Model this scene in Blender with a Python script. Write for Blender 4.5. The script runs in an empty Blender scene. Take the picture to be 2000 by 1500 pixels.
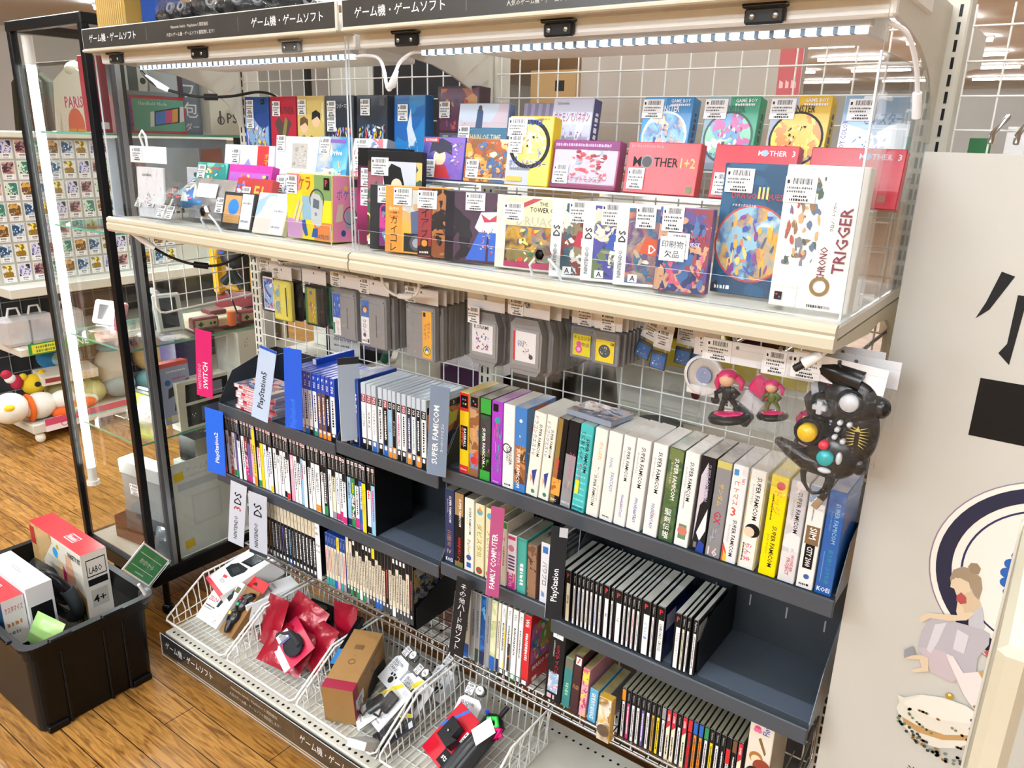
import bpy, math, random
from mathutils import Matrix, Vector, Euler
S = bpy.context.scene
COL = S.collection
PI = math.pi

# ------------------------------------------------------------------ camera
cam_d = bpy.data.cameras.new('camera'); cam = bpy.data.objects.new('camera', cam_d); COL.objects.link(cam)
RX, RY, RZ = (0.80627826, 0.59100269, 0.02512338), (0.19782982, -0.22937758, -0.95302114), (-0.55747532, 0.77337038, -0.30186011)
cam.matrix_world = Matrix(((RX[0], -RY[0], -RZ[0], 1.13026), (RX[1], -RY[1], -RZ[1], -1.03277), (RX[2], -RY[2], -RZ[2], 1.59134), (0, 0, 0, 1)))
cam_d.sensor_width = 36; cam_d.lens = 27.347; cam_d.clip_start = .02
S.camera = cam
# ------------------------------------------------------------------ world, exposure
W = bpy.data.worlds.new('world'); S.world = W; W.use_nodes = True
W.node_tree.nodes['Background'].inputs[0].default_value = (.93, .97, 1, 1)
W.node_tree.nodes['Background'].inputs[1].default_value = .38
S.view_settings.view_transform = 'Standard'; S.view_settings.look = 'None'
S.view_settings.exposure = -.6; S.view_settings.gamma = 1; S.view_settings.use_curve_mapping = False
S.cycles.transparent_max_bounces = 24
S.cycles.max_bounces = 7
S.cycles.caustics_reflective = False; S.cycles.caustics_refractive = False
def area(name, loc, rot, sx, sy, power, col=(1, 1, 1)):
    d = bpy.data.lights.new(name, 'AREA'); d.shape = 'RECTANGLE'; d.size = sx; d.size_y = sy; d.energy = power; d.color = col
    o = bpy.data.objects.new(name, d); COL.objects.link(o); o.location = loc; o.rotation_euler = rot
    return o
# the shop's ceiling tubes, with front rows added to brighten under the upper shelf (their own lamps are built further down, right under these lights)
TUBES = [(-3.4, .4), (-1.2, -1.5), (.6, -.7), (1.9, -1.9), (-2.2, 2.6), (1.6, 2.4), (-5.4, 2.2), (-5, -1.8), (.3, -3.6), (-1.9, -3.6), (2.4, -3.8), (.2, -5.6), (-2, -5.6), (1.8, -5.6)]
for i, (x, y) in enumerate(TUBES):
    area('ceiling_light', (x, y, 3.0), (0, 0, 0), 1.25, .1, (80, 20, 15, 14, 90, 90, 90, 60, 120, 115, 35, 230, 230, 100)[i], (.82, .925, 1))

# ------------------------------------------------------------------ materials
_mc = {}
def lin(c):
    if isinstance(c, str):
        c = c.lstrip('#'); c = tuple(int(c[i:i + 2], 16) / 255 for i in (0, 2, 4)) if len(c) == 6 else tuple(int(q * 2, 16) / 255 for q in c)
        c = tuple(((q + .055) / 1.055) ** 2.4 if q > .04045 else q / 12.92 for q in c)
    return (c[0], c[1], c[2], 1)
def N(t, k, **kw):
    n = t.nodes.new(k)
    for a, b in kw.items(): setattr(n, a, b)
    return n
def newmat(name):
    m = bpy.data.materials.new(name); m.use_nodes = True; t = m.node_tree
    return m, t, t.nodes['Principled BSDF']
def M(c, r=.45, metal=0., emit=0., spec=None):
    if spec is None: spec = .22 if max(lin(c)[:3]) < .035 else .5
    k = (c, r, metal, emit, spec)
    if k in _mc: return _mc[k]
    m, t, b = newmat('print'); b.inputs['Base Color'].default_value = lin(c)
    b.inputs['Roughness'].default_value = r; b.inputs['Metallic'].default_value = metal
    b.inputs['Specular IOR Level'].default_value = spec
    if emit: b.inputs['Emission Color'].default_value = lin(c); b.inputs['Emission Strength'].default_value = emit
    _mc[k] = m; return m
def NM(c1, c2, scale=30, r=.5, metal=0, bump=0., sx=(1, 1, 1), rr=.0):
    """painted / plastic / paper surface with slight procedural mottling"""
    k = ('n', c1, c2, scale, r, metal, bump, sx)
    if k in _mc: return _mc[k]
    m, t, b = newmat('surface'); tc = N(t, 'ShaderNodeTexCoord'); mp = N(t, 'ShaderNodeMapping'); mp.inputs['Scale'].default_value = sx
    no = N(t, 'ShaderNodeTexNoise'); no.inputs['Scale'].default_value = scale; no.inputs['Detail'].default_value = 4
    mx = N(t, 'ShaderNodeMix', data_type='RGBA'); mx.inputs[6].default_value = lin(c1); mx.inputs[7].default_value = lin(c2)
    L = t.links.new; L(tc.outputs['Object'], mp.inputs[0]); L(mp.outputs[0], no.inputs['Vector']); L(no.outputs['Fac'], mx.inputs[0]); L(mx.outputs[2], b.inputs['Base Color'])
    b.inputs['Roughness'].default_value = r; b.inputs['Metallic'].default_value = metal
    if bump:
        bu = N(t, 'ShaderNodeBump'); bu.inputs['Strength'].default_value = bump; bu.inputs['Distance'].default_value = .004
        L(no.outputs['Fac'], bu.inputs['Height']); L(bu.outputs[0], b.inputs['Normal'])
    _mc[k] = m; return m
def ART(cols, seed=0, scale=26, r=.22):
    """busy printed cover picture: noise-warped cells through a palette"""
    k = ('art', tuple(cols), seed, scale, r)
    if k in _mc: return _mc[k]
    m, t, b = newmat('cover_print'); L = t.links.new
    tc = N(t, 'ShaderNodeTexCoord'); mp = N(t, 'ShaderNodeMapping'); mp.inputs['Location'].default_value = (seed * 1.7, seed * .9, seed * .37)
    n1 = N(t, 'ShaderNodeTexNoise'); n1.inputs['Scale'].default_value = scale * .7; n1.inputs['Detail'].default_value = 3
    mxv = N(t, 'ShaderNodeMix', data_type='VECTOR'); mxv.inputs[0].default_value = .06
    vo = N(t, 'ShaderNodeTexVoronoi'); vo.inputs['Scale'].default_value = scale
    n2 = N(t, 'ShaderNodeTexNoise'); n2.inputs['Scale'].default_value = scale * .55; n2.inputs['Detail'].default_value = 5
    ad = N(t, 'ShaderNodeMath', operation='MULTIPLY_ADD'); ad.inputs[1].default_value = .35
    sep = N(t, 'ShaderNodeSeparateColor')
    ra = N(t, 'ShaderNodeValToRGB'); ra.color_ramp.interpolation = 'CONSTANT' if seed % 3 else 'LINEAR'
    L(tc.outputs['Object'], mp.inputs[0]); L(mp.outputs[0], n1.inputs['Vector']); L(mp.outputs[0], mxv.inputs[4]); L(n1.outputs['Color'], mxv.inputs[5])
    L(mxv.outputs[1], vo.inputs['Vector']); L(mxv.outputs[1], n2.inputs['Vector']); L(vo.outputs['Color'], sep.inputs[0])
    L(sep.outputs[0], ad.inputs[0]); L(n2.outputs['Fac'], ad.inputs[2]); L(ad.outputs[0], ra.inputs[0])
    e = ra.color_ramp.elements
    while len(e) < len(cols): e.new(.5)
    for i, c in enumerate(cols): e[i].position = .32 + .5 * i / max(1, len(cols) - 1); e[i].color = lin(c)
    L(ra.outputs[0], b.inputs['Base Color']); b.inputs['Roughness'].default_value = r
    _mc[k] = m; return m
def CLEAR(name, tint=(1, 1, 1), gl=.9, rough=.02, ior=1.45, wrinkle=0., dif=0., slope=.75):
    k = ('clear', name)
    if k in _mc: return _mc[k]
    m, t, b = newmat(name); L = t.links.new; t.nodes.remove(b); out = t.nodes['Material Output']
    tr = N(t, 'ShaderNodeBsdfTransparent'); tr.inputs[0].default_value = (*tint, 1)
    g = N(t, 'ShaderNodeBsdfGlossy'); g.inputs['Roughness'].default_value = rough; g.inputs[0].default_value = (gl, gl, gl, 1)
    lw = N(t, 'ShaderNodeLayerWeight'); lw.inputs[0].default_value = .5; pw = N(t, 'ShaderNodeMath', operation='POWER'); pw.inputs[1].default_value = 4
    fr = N(t, 'ShaderNodeMath', operation='MULTIPLY_ADD'); fr.inputs[1].default_value = slope; fr.inputs[2].default_value = ((ior - 1) / (ior + 1)) ** 2
    L(lw.outputs['Facing'], pw.inputs[0]); L(pw.outputs[0], fr.inputs[0])
    mx = N(t, 'ShaderNodeMixShader'); L(fr.outputs[0], mx.inputs[0]); L(tr.outputs[0], mx.inputs[1]); L(g.outputs[0], mx.inputs[2])
    last = mx
    if dif:
        d = N(t, 'ShaderNodeBsdfDiffuse'); d.inputs[0].default_value = (.95, .96, .97, 1); m2 = N(t, 'ShaderNodeMixShader'); m2.inputs[0].default_value = dif
        L(mx.outputs[0], m2.inputs[1]); L(d.outputs[0], m2.inputs[2]); last = m2
    if wrinkle:
        tc = N(t, 'ShaderNodeTexCoord'); no = N(t, 'ShaderNodeTexNoise'); no.inputs['Scale'].default_value = 38; no.inputs['Detail'].default_value = 4; no.inputs['Distortion'].default_value = 1.2
        bu = N(t, 'ShaderNodeBump'); bu.inputs['Strength'].default_value = wrinkle; bu.inputs['Distance'].default_value = .01
        L(tc.outputs['Object'], no.inputs['Vector']); L(no.outputs['Fac'], bu.inputs['Height']); L(bu.outputs[0], g.inputs['Normal']); L(bu.outputs[0], lw.inputs['Normal'])
    L(last.outputs[0], out.inputs[0]); _mc[k] = m; return m
ACRYL = CLEAR('acrylic', (.985, .99, .99), .9, .015, 1.3)
EDGE = M('dfe8ee', .15)
GLASS = CLEAR('shop_glass', (.985, .996, .99), .9, .0, 1.3)
BAG = CLEAR('poly_bag', (.985, .985, .985), 1, .1, 1.35, .8, .012, .6)
SLEEVE = CLEAR('clear_plastic', (.985, .985, .985), 1, .08, 1.4, .3, .015)
IVORY = NM('c4beaa', 'bab39d', 6, .4); IVORY2 = NM('d3d0c5', 'c9c5b8', 6, .4)
WHITE = M('f2f2f0', .35); PAPER = M('f1f1f3', .5); BLACK = M('101113', .35); INK = M('1a1a1c', .5)
NAVY = NM('3b424a', '454d57', 8, .35, .1); DARK = NM('23282d', '2b3137', 8, .4, .1)
WIRE = M('e9e9e6', .3); CHROME = M('b9bcc0', .18, 1); STEEL = M('8f949a', .3, .9)

# ------------------------------------------------------------------ mesh builder
_tc = {}
def textmesh(s):
    if s in _tc: return _tc[s]
    cu = bpy.data.curves.new('t', 'FONT'); cu.body = s; cu.resolution_u = 1; cu.offset = .004 if any(ord(c) > 0x2e80 for c in s) else .014; cu.fill_mode = 'FRONT'
    o = bpy.data.objects.new('t', cu); me = bpy.data.meshes.new_from_object(o)
    v = [(p.co.x, p.co.y) for p in me.vertices]; f = [tuple(p.vertices) for p in me.polygons]
    bpy.data.objects.remove(o); bpy.data.curves.remove(cu); bpy.data.meshes.remove(me)
    if v:
        x0 = min(p[0] for p in v); x1 = max(p[0] for p in v); y0 = min(p[1] for p in v); y1 = max(p[1] for p in v)
    else: x0 = y0 = 0; x1 = y1 = 1
    _tc[s] = (v, f, x0, x1, y0, y1); return _tc[s]
V = Vector
class MB:
    def __init__(s): s.v = []; s.f = []; s.mi = []; s.mats = []; s.T = Matrix(); s.sm = []
    def _m(s, m):
        if isinstance(m, (str, tuple)): m = M(m)
        if m not in s.mats: s.mats.append(m)
        return s.mats.index(m)
    def add(s, vs, fs, m, smooth=False):
        b = len(s.v); k = s._m(m); s.v += [tuple(s.T @ V(p)) for p in vs]
        for f in fs: s.f.append(tuple(b + i for i in f)); s.mi.append(k); s.sm.append(smooth)
        return s
    def box(s, x0, x1, y0, y1, z0, z1, m, ch=0., sides=None):
        """box with chamfered edges; sides = {'f','b','l','r','t','o': material} for single faces"""
        sides = sides or {}; c = min(ch, (x1 - x0) * .45, (y1 - y0) * .45, (z1 - z0) * .45)
        X, Y, Z = (x0, x1), (y0, y1), (z0, z1)
        if c <= 0:
            P = [(X[i], Y[j], Z[k]) for i in (0, 1) for j in (0, 1) for k in (0, 1)]
            for key, f in (('l', (0, 1, 3, 2)), ('r', (4, 6, 7, 5)), ('f', (0, 4, 5, 1)), ('b', (2, 3, 7, 6)), ('o', (0, 2, 6, 4)), ('t', (1, 5, 7, 3))): s.add([P[q] for q in f], [(0, 1, 2, 3)], sides.get(key, m))
            return s
        P = []; idx = {}
        for i in (0, 1):
            for j in (0, 1):
                for k in (0, 1):
                    sx, sy, sz = (c if i == 0 else -c), (c if j == 0 else -c), (c if k == 0 else -c)
                    for a in range(3):
                        idx[i, j, k, a] = len(P)
                        P.append((X[i] + (0 if a == 0 else sx), Y[j] + (0 if a == 1 else sy), Z[k] + (0 if a == 2 else sz)))
        F = {'l': [idx[0, j, k, 0] for j, k in ((0, 0), (0, 1), (1, 1), (1, 0))], 'r': [idx[1, j, k, 0] for j, k in ((0, 0), (1, 0), (1, 1), (0, 1))],
             'f': [idx[i, 0, k, 1] for i, k in ((0, 0), (1, 0), (1, 1), (0, 1))], 'b': [idx[i, 1, k, 1] for i, k in ((0, 0), (0, 1), (1, 1), (1, 0))],
             'o': [idx[i, j, 0, 2] for i, j in ((0, 0), (0, 1), (1, 1), (1, 0))], 't': [idx[i, j, 1, 2] for i, j in ((0, 0), (1, 0), (1, 1), (0, 1))]}
        for key, f in F.items(): s.add([P[q] for q in f], [(0, 1, 2, 3)], sides.get(key, m))
        E = []
        for i in (0, 1):
            for j in (0, 1): E.append((idx[i, j, 0, 0], idx[i, j, 0, 1], idx[i, j, 1, 1], idx[i, j, 1, 0]))
            for k in (0, 1): E.append((idx[i, 0, k, 0], idx[i, 0, k, 2], idx[i, 1, k, 2], idx[i, 1, k, 0]))
        for j in (0, 1):
            for k in (0, 1): E.append((idx[0, j, k, 1], idx[0, j, k, 2], idx[1, j, k, 2], idx[1, j, k, 1]))
        for i in (0, 1):
            for j in (0, 1):
                for k in (0, 1): E.append(tuple(idx[i, j, k, a] for a in range(3)))
        s.add(P, E, m); return s
    def quad(s, a, b, c, d, m): return s.add([a, b, c, d], [(0, 1, 2, 3)], m)
    def slab(s, pts, t, m, side=None):
        """prism over a planar outline, extruded by vector t"""
        n = len(pts); t = V(t); q = [tuple(V(p) + t) for p in pts]
        s.add(list(pts) + q, [tuple(range(n - 1, -1, -1)), tuple(range(n, 2 * n))], m)
        s.add(list(pts) + q, [(i, (i + 1) % n, n + (i + 1) % n, n + i) for i in range(n)], side or m); return s
    def tube(s, pts, r, m, n=6, closed=False, smooth=True):
        pts = [V(p) for p in pts]; k = len(pts); vs = []; fs = []; up = None
        for i, p in enumerate(pts):
            a = pts[(i - 1) % k] if (closed or i) else p; b = pts[(i + 1) % k] if (closed or i < k - 1) else p
            d = (b - a)
            if d.length < 1e-9: d = V((0, 0, 1))
            d.normalize()
            if up is None: up = V((0, 0, 1)) if abs(d.z) < .9 else V((1, 0, 0))
            sd = d.cross(up)
            if sd.length < 1e-6: sd = d.cross(V((0, 1, 0)))
            sd.normalize(); up = sd.cross(d).normalized()
            rr = r[i] if isinstance(r, (list, tuple)) else r
            for j in range(n):
                an = 2 * PI * j / n; vs.append(tuple(p + (sd * math.cos(an) + up * math.sin(an)) * rr))
        for i in range(k if closed else k - 1):
            for j in range(n): a = i * n; b = ((i + 1) % k) * n; fs.append((a + j, a + (j + 1) % n, b + (j + 1) % n, b + j))
        s.add(vs, fs, m, smooth)
        if not closed: s.add(vs[:n], [tuple(range(n - 1, -1, -1))], m); s.add(vs[-n:], [tuple(range(n))], m)
        return s
    def lathe(s, prof, m, n=24, c=(0, 0, 0), smooth=True):
        vs = []; fs = []
        for r, z in prof:
            for j in range(n): an = 2 * PI * j / n; vs.append((c[0] + r * math.cos(an), c[1] + r * math.sin(an), c[2] + z))
        for i in range(len(prof) - 1):
            for j in range(n): fs.append((i * n + j, i * n + (j + 1) % n, (i + 1) * n + (j + 1) % n, (i + 1) * n + j))
        s.add(vs, fs, m, smooth); return s
    def ell(s, c, r, m, n=16, k=10):
        pr = []; old = s.T
        s.T = old @ Matrix.Translation(c) @ Matrix.Diagonal((*r, 1))
        s.lathe([(max(1e-4, math.sin(PI * i / k)), -math.cos(PI * i / k)) for i in range(k + 1)], m, n); s.T = old; return s
    def disc(s, c, R, U, r, m, n=20, r2=None):
        c, R, U = V(c), V(R), V(U)
        vs = [tuple(c + R * (r * math.cos(2 * PI * j / n)) + U * (r * math.sin(2 * PI * j / n))) for j in range(n)]
        if r2 is None: return s.add(vs, [tuple(range(n))], m)
        vs += [tuple(c + R * (r2 * math.cos(2 * PI * j / n)) + U * (r2 * math.sin(2 * PI * j / n))) for j in range(n)]
        return s.add(vs, [(j, (j + 1) % n, n + (j + 1) % n, n + j) for j in range(n)], m)
    def text(s, t, c, R, U, h, m, maxw=None, align='c'):
        v, f, x0, x1, y0, y1 = textmesh(t)
        if not v: return s
        k = h / max(.5, y1 - y0); w = (x1 - x0) * k; kx = k
        if maxw and w > maxw: kx = k * maxw / w; w = maxw
        ox = {'c': (x0 + x1) / 2, 'l': x0, 'r': x1}[align]; oy = (y0 + y1) / 2
        c, R, U = V(c), V(R), V(U)
        return s.add([tuple(c + R * ((p[0] - ox) * kx) + U * ((p[1] - oy) * k)) for p in v], f, m)
    def art(s, O, R, U, w, h, ops, e0=.0002):
        """printed design on the rectangle O, R*w, U*h; ops in fractions of w and h"""
        O, R, U = V(O), V(R).normalized(), V(U).normalized(); Nn = R.cross(U); e = e0
        for op in ops:
            k = op[0]; P = lambda u, v: O + R * (u * w) + U * (v * h) + Nn * e
            if k == 'r': _, a, b, c, d, m = op; s.quad(P(a, b), P(c, b), P(c, d), P(a, d), m)
            elif k == 'p': s.add([P(*q) for q in op[1]], [tuple(range(len(op[1])))], op[2])
            elif k == 'c': s.disc(P(op[1], op[2]), R, U, op[3] * h, op[4])
            elif k == 'o': s.disc(P(op[1], op[2]), R, U, op[3] * h, op[5], 28, op[4] * h)
            elif k in 'tdu':      # t: along, d: reads downwards, u: reads upwards
                _, t, a, b, sz, m = op[:6]; mw = op[6] if len(op) > 6 else None
                r_, u_ = {'t': (R, U), 'd': (-U, R), 'u': (U, -R)}[k]; al = op[7] if len(op) > 7 else 'c'
                L = (w if k == 't' else h)
                s.text(t, P(a, b), r_, u_, sz * (h if k == 't' else w), m, mw * L if mw else None, al)
            elif k == 'v':        # stacked characters
                _, t, a, b, sz, m = op[:6]; st = sz * w * 1.12
                n = len(t)
                for i, chx in enumerate(t):
                    q = P(a, b) + U * (st * ((n - 1) / 2 - i))
                    if chx in 'ー－': s.text('ー', q, -U, R, sz * w * .6, m)
                    else: s.text(chx, q, R, U, sz * w * .92, m)
            elif k in 'sz':       # unreadable small print as bars: s along, z down
                _, a, b, c, d, m, sd = op; rn = random.Random(sd); q = a if k == 's' else d
                while True:
                    if k == 's':
                        l = (d - b) * h / w * rn.uniform(.35, 1.0)
                        if q + l > c: break
                        s.quad(P(q, b), P(q + l, b), P(q + l, d - (d - b) * rn.choice((0, 0, .3))), P(q, d), m); q += l + (d - b) * h / w * .3
                    else:
                        l = (c - a) * w / h * rn.uniform(.35, 1.0)
                        if q - l < b: break
                        s.quad(P(a, q - l), P(c - (c - a) * rn.choice((0, 0, .35)), q - l), P(c, q), P(a + (c - a) * rn.choice((0, .2)), q), m); q -= l + (c - a) * w / h * .3
            elif k == 'b':        # loose painted patches
                _, a, b, c, d, pal, n, sd = op; rn = random.Random(sd)
                n = int(n * 2.4)
                for i in range(n):
                    u, v = rn.uniform(a, c), rn.uniform(b, d); ru = rn.uniform(.02, .1) * (c - a); rv = rn.uniform(.02, .09) * (d - b); an = rn.uniform(0, 6)
                    pts = []
                    for j in range(9):
                        t = 2 * PI * j / 9; q = rn.uniform(.7, 1.15); x, y = ru * q * math.cos(t), rv * q * math.sin(t)
                        pts.append((min(c, max(a, u + x * math.cos(an) - y * math.sin(an))), min(d, max(b, v + x * math.sin(an) + y * math.cos(an)))))
                    s.add([P(*q) + Nn * (i * .00002) for q in pts], [tuple(range(9))], rn.choice(pal))
                e += n * .00002
            elif k == 'bar':      # barcode
                _, a, b, c, d, sd = op; rn = random.Random(sd); q = a
                while q < c - .03 * (c - a):
                    l = (c - a) * rn.choice((.015, .03, .045)); s.quad(P(q, b), P(min(c, q + l), b), P(min(c, q + l), d), P(q, d), INK); q += l + (c - a) * rn.choice((.02, .035))
            e += .00008
        return s
    def mesh(s, name):
        me = bpy.data.meshes.new(name); me.from_pydata(s.v, [], s.f)
        for m in s.mats: me.materials.append(m)
        me.polygons.foreach_set('material_index', s.mi); me.polygons.foreach_set('use_smooth', s.sm); me.update(); return me
    def build(s, name, parent=None, loc=(0, 0, 0), rot=(0, 0, 0), label=None):
        o = bpy.data.objects.new(name, s.mesh(name)); COL.objects.link(o); o.location = loc; o.rotation_euler = rot
        if parent: o.parent = parent
        if label: o['label'] = label
        return o
def tag(o, label, cat, group=None):
    o['label'] = label; o['category'] = cat
    if group: o['group'] = group
    return o
def struct(o): o['kind'] = 'structure'; return o
def thing(name, label, cat, loc=(0, 0, 0), rot=(0, 0, 0), group=None):
    o = bpy.data.objects.new(name, None); COL.objects.link(o); o.empty_display_size = .02; o.location = loc; o.rotation_euler = rot
    return tag(o, label, cat, group)
def place(name, me, parent=None, loc=(0, 0, 0), rot=(0, 0, 0), sc=None):
    o = bpy.data.objects.new(name, me); COL.objects.link(o); o.location = loc; o.rotation_euler = rot
    if sc: o.scale = sc
    if parent: o.parent = parent
    return o
_ones = 'first second third fourth fifth sixth seventh eighth ninth tenth eleventh twelfth thirteenth fourteenth fifteenth sixteenth seventeenth eighteenth nineteenth'.split()
def nth(n):
    if n < 20: return _ones[n - 1]
    t = {2: ('twenty', 'twentieth'), 3: ('thirty', 'thirtieth'), 4: ('forty', 'fortieth')}[n // 10]
    return t[1] if n % 10 == 0 else t[0] + '-' + _ones[n % 10 - 1]
# price stickers, shared by everything that carries one
def _sticker(sd, wide=False, fl=False):
    b = MB(); w, h = (.042, .034) if wide else (.032, .036)
    b.box(-w / 2, w / 2, -.0003, 0, -h / 2, h / 2, PAPER)
    b.art((-w / 2, -.0003, -h / 2), (1, 0, 0), (0, 0, 1), w, h, [('bar', .25, .7, .85, .93, sd), ('s', .06, .72, .2, .86, INK, sd), ('s', .08, .52, .92, .6, M('555'), sd + 1), ('s', .08, .38, .7, .46, M('555'), sd + 2), ('r', .06, .3, .94, .31, M('777')), ('s', .3, .2, .75, .27, INK, sd + 3), ('s', .2, .06, .85, .15, INK, sd + 4)], .0001)
    return b.mesh('price_sticker')
STK = [_sticker(3), _sticker(9), _sticker(17, True)]
def sticker(parent, x, y, z, k=0, rot=(0, 0, 0), s=1.):
    return place('price_sticker', STK[k % 3], parent, (x, y, z), rot, (s, s, s) if s != 1 else None)
# ------------------------------------------------------------------ floor, ceiling, walls
def wood_floor():
    m, t, b = newmat('plank_floor'); L = t.links.new
    tc = N(t, 'ShaderNodeTexCoord'); mp = N(t, 'ShaderNodeMapping'); mp.inputs['Location'].default_value = (.34, .417, 0)
    br = N(t, 'ShaderNodeTexBrick'); br.offset = .37; br.offset_frequency = 3; br.inputs['Scale'].default_value = 1
    br.inputs['Brick Width'].default_value = .92; br.inputs['Row Height'].default_value = .0917; br.inputs['Mortar Size'].default_value = .0014
    br.inputs['Color1'].default_value = lin('b98848'); br.inputs['Color2'].default_value = lin('a07236'); br.inputs['Mortar'].default_value = lin('2a1a0c')
    br.inputs['Mortar Smooth'].default_value = .1
    m2 = N(t, 'ShaderNodeMapping'); m2.inputs['Scale'].default_value = (2.2, 24, 1)
    no = N(t, 'ShaderNodeTexNoise'); no.inputs['Scale'].default_value = 3.2; no.inputs['Detail'].default_value = 7; no.inputs['Distortion'].default_value = 1.6
    mx = N(t, 'ShaderNodeMix', data_type='RGBA', blend_type='MULTIPLY'); mx.inputs[0].default_value = .75
    ra = N(t, 'ShaderNodeValToRGB'); ra.color_ramp.elements[0].color = lin('7a5a36'); ra.color_ramp.elements[0].position = .33; ra.color_ramp.elements[1].color = (1.1, 1.08, 1.03, 1); ra.color_ramp.elements[1].position = .6
    L(tc.outputs['Object'], mp.inputs[0]); L(mp.outputs[0], br.inputs[0]); L(tc.outputs['Object'], m2.inputs[0]); L(m2.outputs[0], no.inputs['Vector'])
    L(no.outputs['Fac'], ra.inputs[0]); L(br.outputs['Color'], mx.inputs[6]); L(ra.outputs[0], mx.inputs[7]); L(mx.outputs[2], b.inputs['Base Color'])
    b.inputs['Roughness'].default_value = .28; b.inputs['Specular IOR Level'].default_value = .45
    bu = N(t, 'ShaderNodeBump'); bu.inputs['Strength'].default_value = .12; bu.inputs['Distance'].default_value = .002; L(no.outputs['Fac'], bu.inputs['Height']); L(bu.outputs[0], b.inputs['Normal'])
    return m
X0, X1, Y0, Y1, ZC = -15, 6, -9, 26, 3.25
WALLM = NM('e2e2de', 'd8d8d4', 2, .7)
struct(MB().box(X0, X1, Y0, Y1, -.05, 0, wood_floor()).build('floor'))
struct(MB().box(X0, X1, Y0, Y1, ZC, ZC + .1, NM('f0f0ee', 'e8e8e6', 1.5, .8)).build('ceiling'))
struct(MB().box(X0 - .1, X0, Y0, Y1, 0, ZC, WALLM).build('wall_left'))
struct(MB().box(X1, X1 + .1, Y0, Y1, 0, ZC, WALLM).build('wall_right'))
struct(MB().box(X0, X1, Y1, Y1 + .1, 0, ZC, WALLM).build('wall_back'))
struct(MB().box(X0, X1, Y0 - .1, Y0, 0, ZC, WALLM).build('wall_front'))
LAMP = M((.95, .98, 1), .4, 0, 120); LAMPW = M('f4f4f0', .4)
def lamp_mesh():
    b = MB(); b.box(-.62, .62, -.028, .028, .06, .1, LAMPW, .008); return b.mesh('lamp_housing')
_lh = lamp_mesh(); _lt = MB().tube([(-.6, 0, .035), (.6, 0, .035)], .018, LAMP, 8).mesh('lamp_tube')
far = [(x, y) for y in (4.4, 6.6, 9, 11.4, 13.6, 15.8, 18.4, 21.5) for x in (-7.2, -5.2, -3.2, -1.2, .8)] + [(-9.2, 3.2), (-11, 3.6), (-10.2, 5.2), (-12.4, 2.2)]
spots = TUBES + far
for i, (x, y) in enumerate(spots):  # the added front rows are hung as lamps here too
    t = thing('ceiling_lamp', 'white fluorescent tube lamp on the shop ceiling', 'lamp', (x, y, ZC - .1), (0, 0, PI / 2 if i % 5 == 4 else 0), 'fluorescent lamps on the shop ceiling')
    place('housing', _lh, t); place('tube', _lt, t)
# ------------------------------------------------------------------ the gondola
def slots(b, x, y, z0, z1, m=BLACK):
    z = z0
    while z < z1:
        for dx in (-.009, .009): b.box(x + dx - .0022, x + dx + .0022, y - .0006, y + .002, z, z + .017, m)
        z += .025
for nm, x in (('left', -.9), ('middle', 0), ('right', .9)):
    t = thing('shelving_upright', 'slotted ivory metal upright post at the %s of the shelving' % ('seam' if nm == 'middle' else nm + ' end'), 'post', (0, 0, 0), (0, 0, 0), 'slotted shelving uprights')
    b = MB(); b.box(x - .022, x + .022, .42, .47, 0, 1.84, IVORY2, .003); b.build('post', t)
    b = MB(); slots(b, x, .4195, .16, 1.82); b.build('slot_strip', t)
for nm, x0 in (('left', -.9), ('right', 0)):
    b = MB(); b.box(x0 + .003, x0 + .897, .004, .418, .112, .13, IVORY2, .003)
    for k in range(40):
        for yy, s in ((.018, .0045), (.385, .004)): b.disc((x0 + .03 + k * .0215, yy, .1303), (1, 0, 0), (0, 1, 0), s, BLACK, 6)
    t = thing('base_deck', 'ivory perforated base deck of the %s bay under the baskets' % nm, 'base shelf', (0, 0, 0), (0, 0, 0), 'base decks')
    b.build('deck_plate', t); MB().box(x0 + .003, x0 + .897, .03, .045, 0, .112, IVORY2).build('kick_plate', t)
def bracket_mesh(pts, x, t=.006, m=IVORY2): return MB().slab([(x, y, z) for y, z in pts], (t, 0, 0), m)
arc = [(.06, 1.742), (.14, 1.736), (.22, 1.726), (.28, 1.710), (.33, 1.690), (.365, 1.665), (.39, 1.635), (.405, 1.60), (.417, 1.60), (.417, 1.80), (.06, 1.80)]
low = [(0, 1.35), (.417, 1.35), (.417, 1.22), (.405, 1.22), (.395, 1.27), (.37, 1.305), (.33, 1.325), (.26, 1.332), (.2, 1.325), (0, 1.338)]
# wire grids, one per bay
for nm, x0 in (('left', -.9), ('right', 0)):
    b = MB()
    for k in range(18): b.tube([(x0 + .035 + k * .0488, .418, .15), (x0 + .035 + k * .0488, .418, 1.795)], .0017, WIRE, 5)
    for k in range(34): b.tube([(x0 + .024, .4165, .16 + k * .0488), (x0 + .876, .4165, .16 + k * .0488)], .0017, WIRE, 5)
    tag(b.build('wire_grid'), 'white wire grid panel behind the %s bay of the shelving' % nm, 'grid', 'white wire grid panels')
# small loose grid hooked under the shelf at the left end
b = MB(); P = [(-.905, .10, 1.33), (-.905, .10, 1.12), (-.905, .11, 1.104), (-.905, .125, 1.10), (-.905, .415, 1.113)]
b.tube(P, .0032, WIRE, 6)
for k in range(6): b.tube([(-.905, .145 + k * .048, 1.102), (-.905, .145 + k * .048, 1.34)], .0016, WIRE, 5)
for k in range(5): b.tube([(-.903, .10, 1.145 + k * .046), (-.903, .415, 1.150 + k * .046)], .0016, WIRE, 5)
tag(b.build('side_grid'), 'small white wire grid with rounded corner hanging at the left end under the upper shelf', 'grid')
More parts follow.
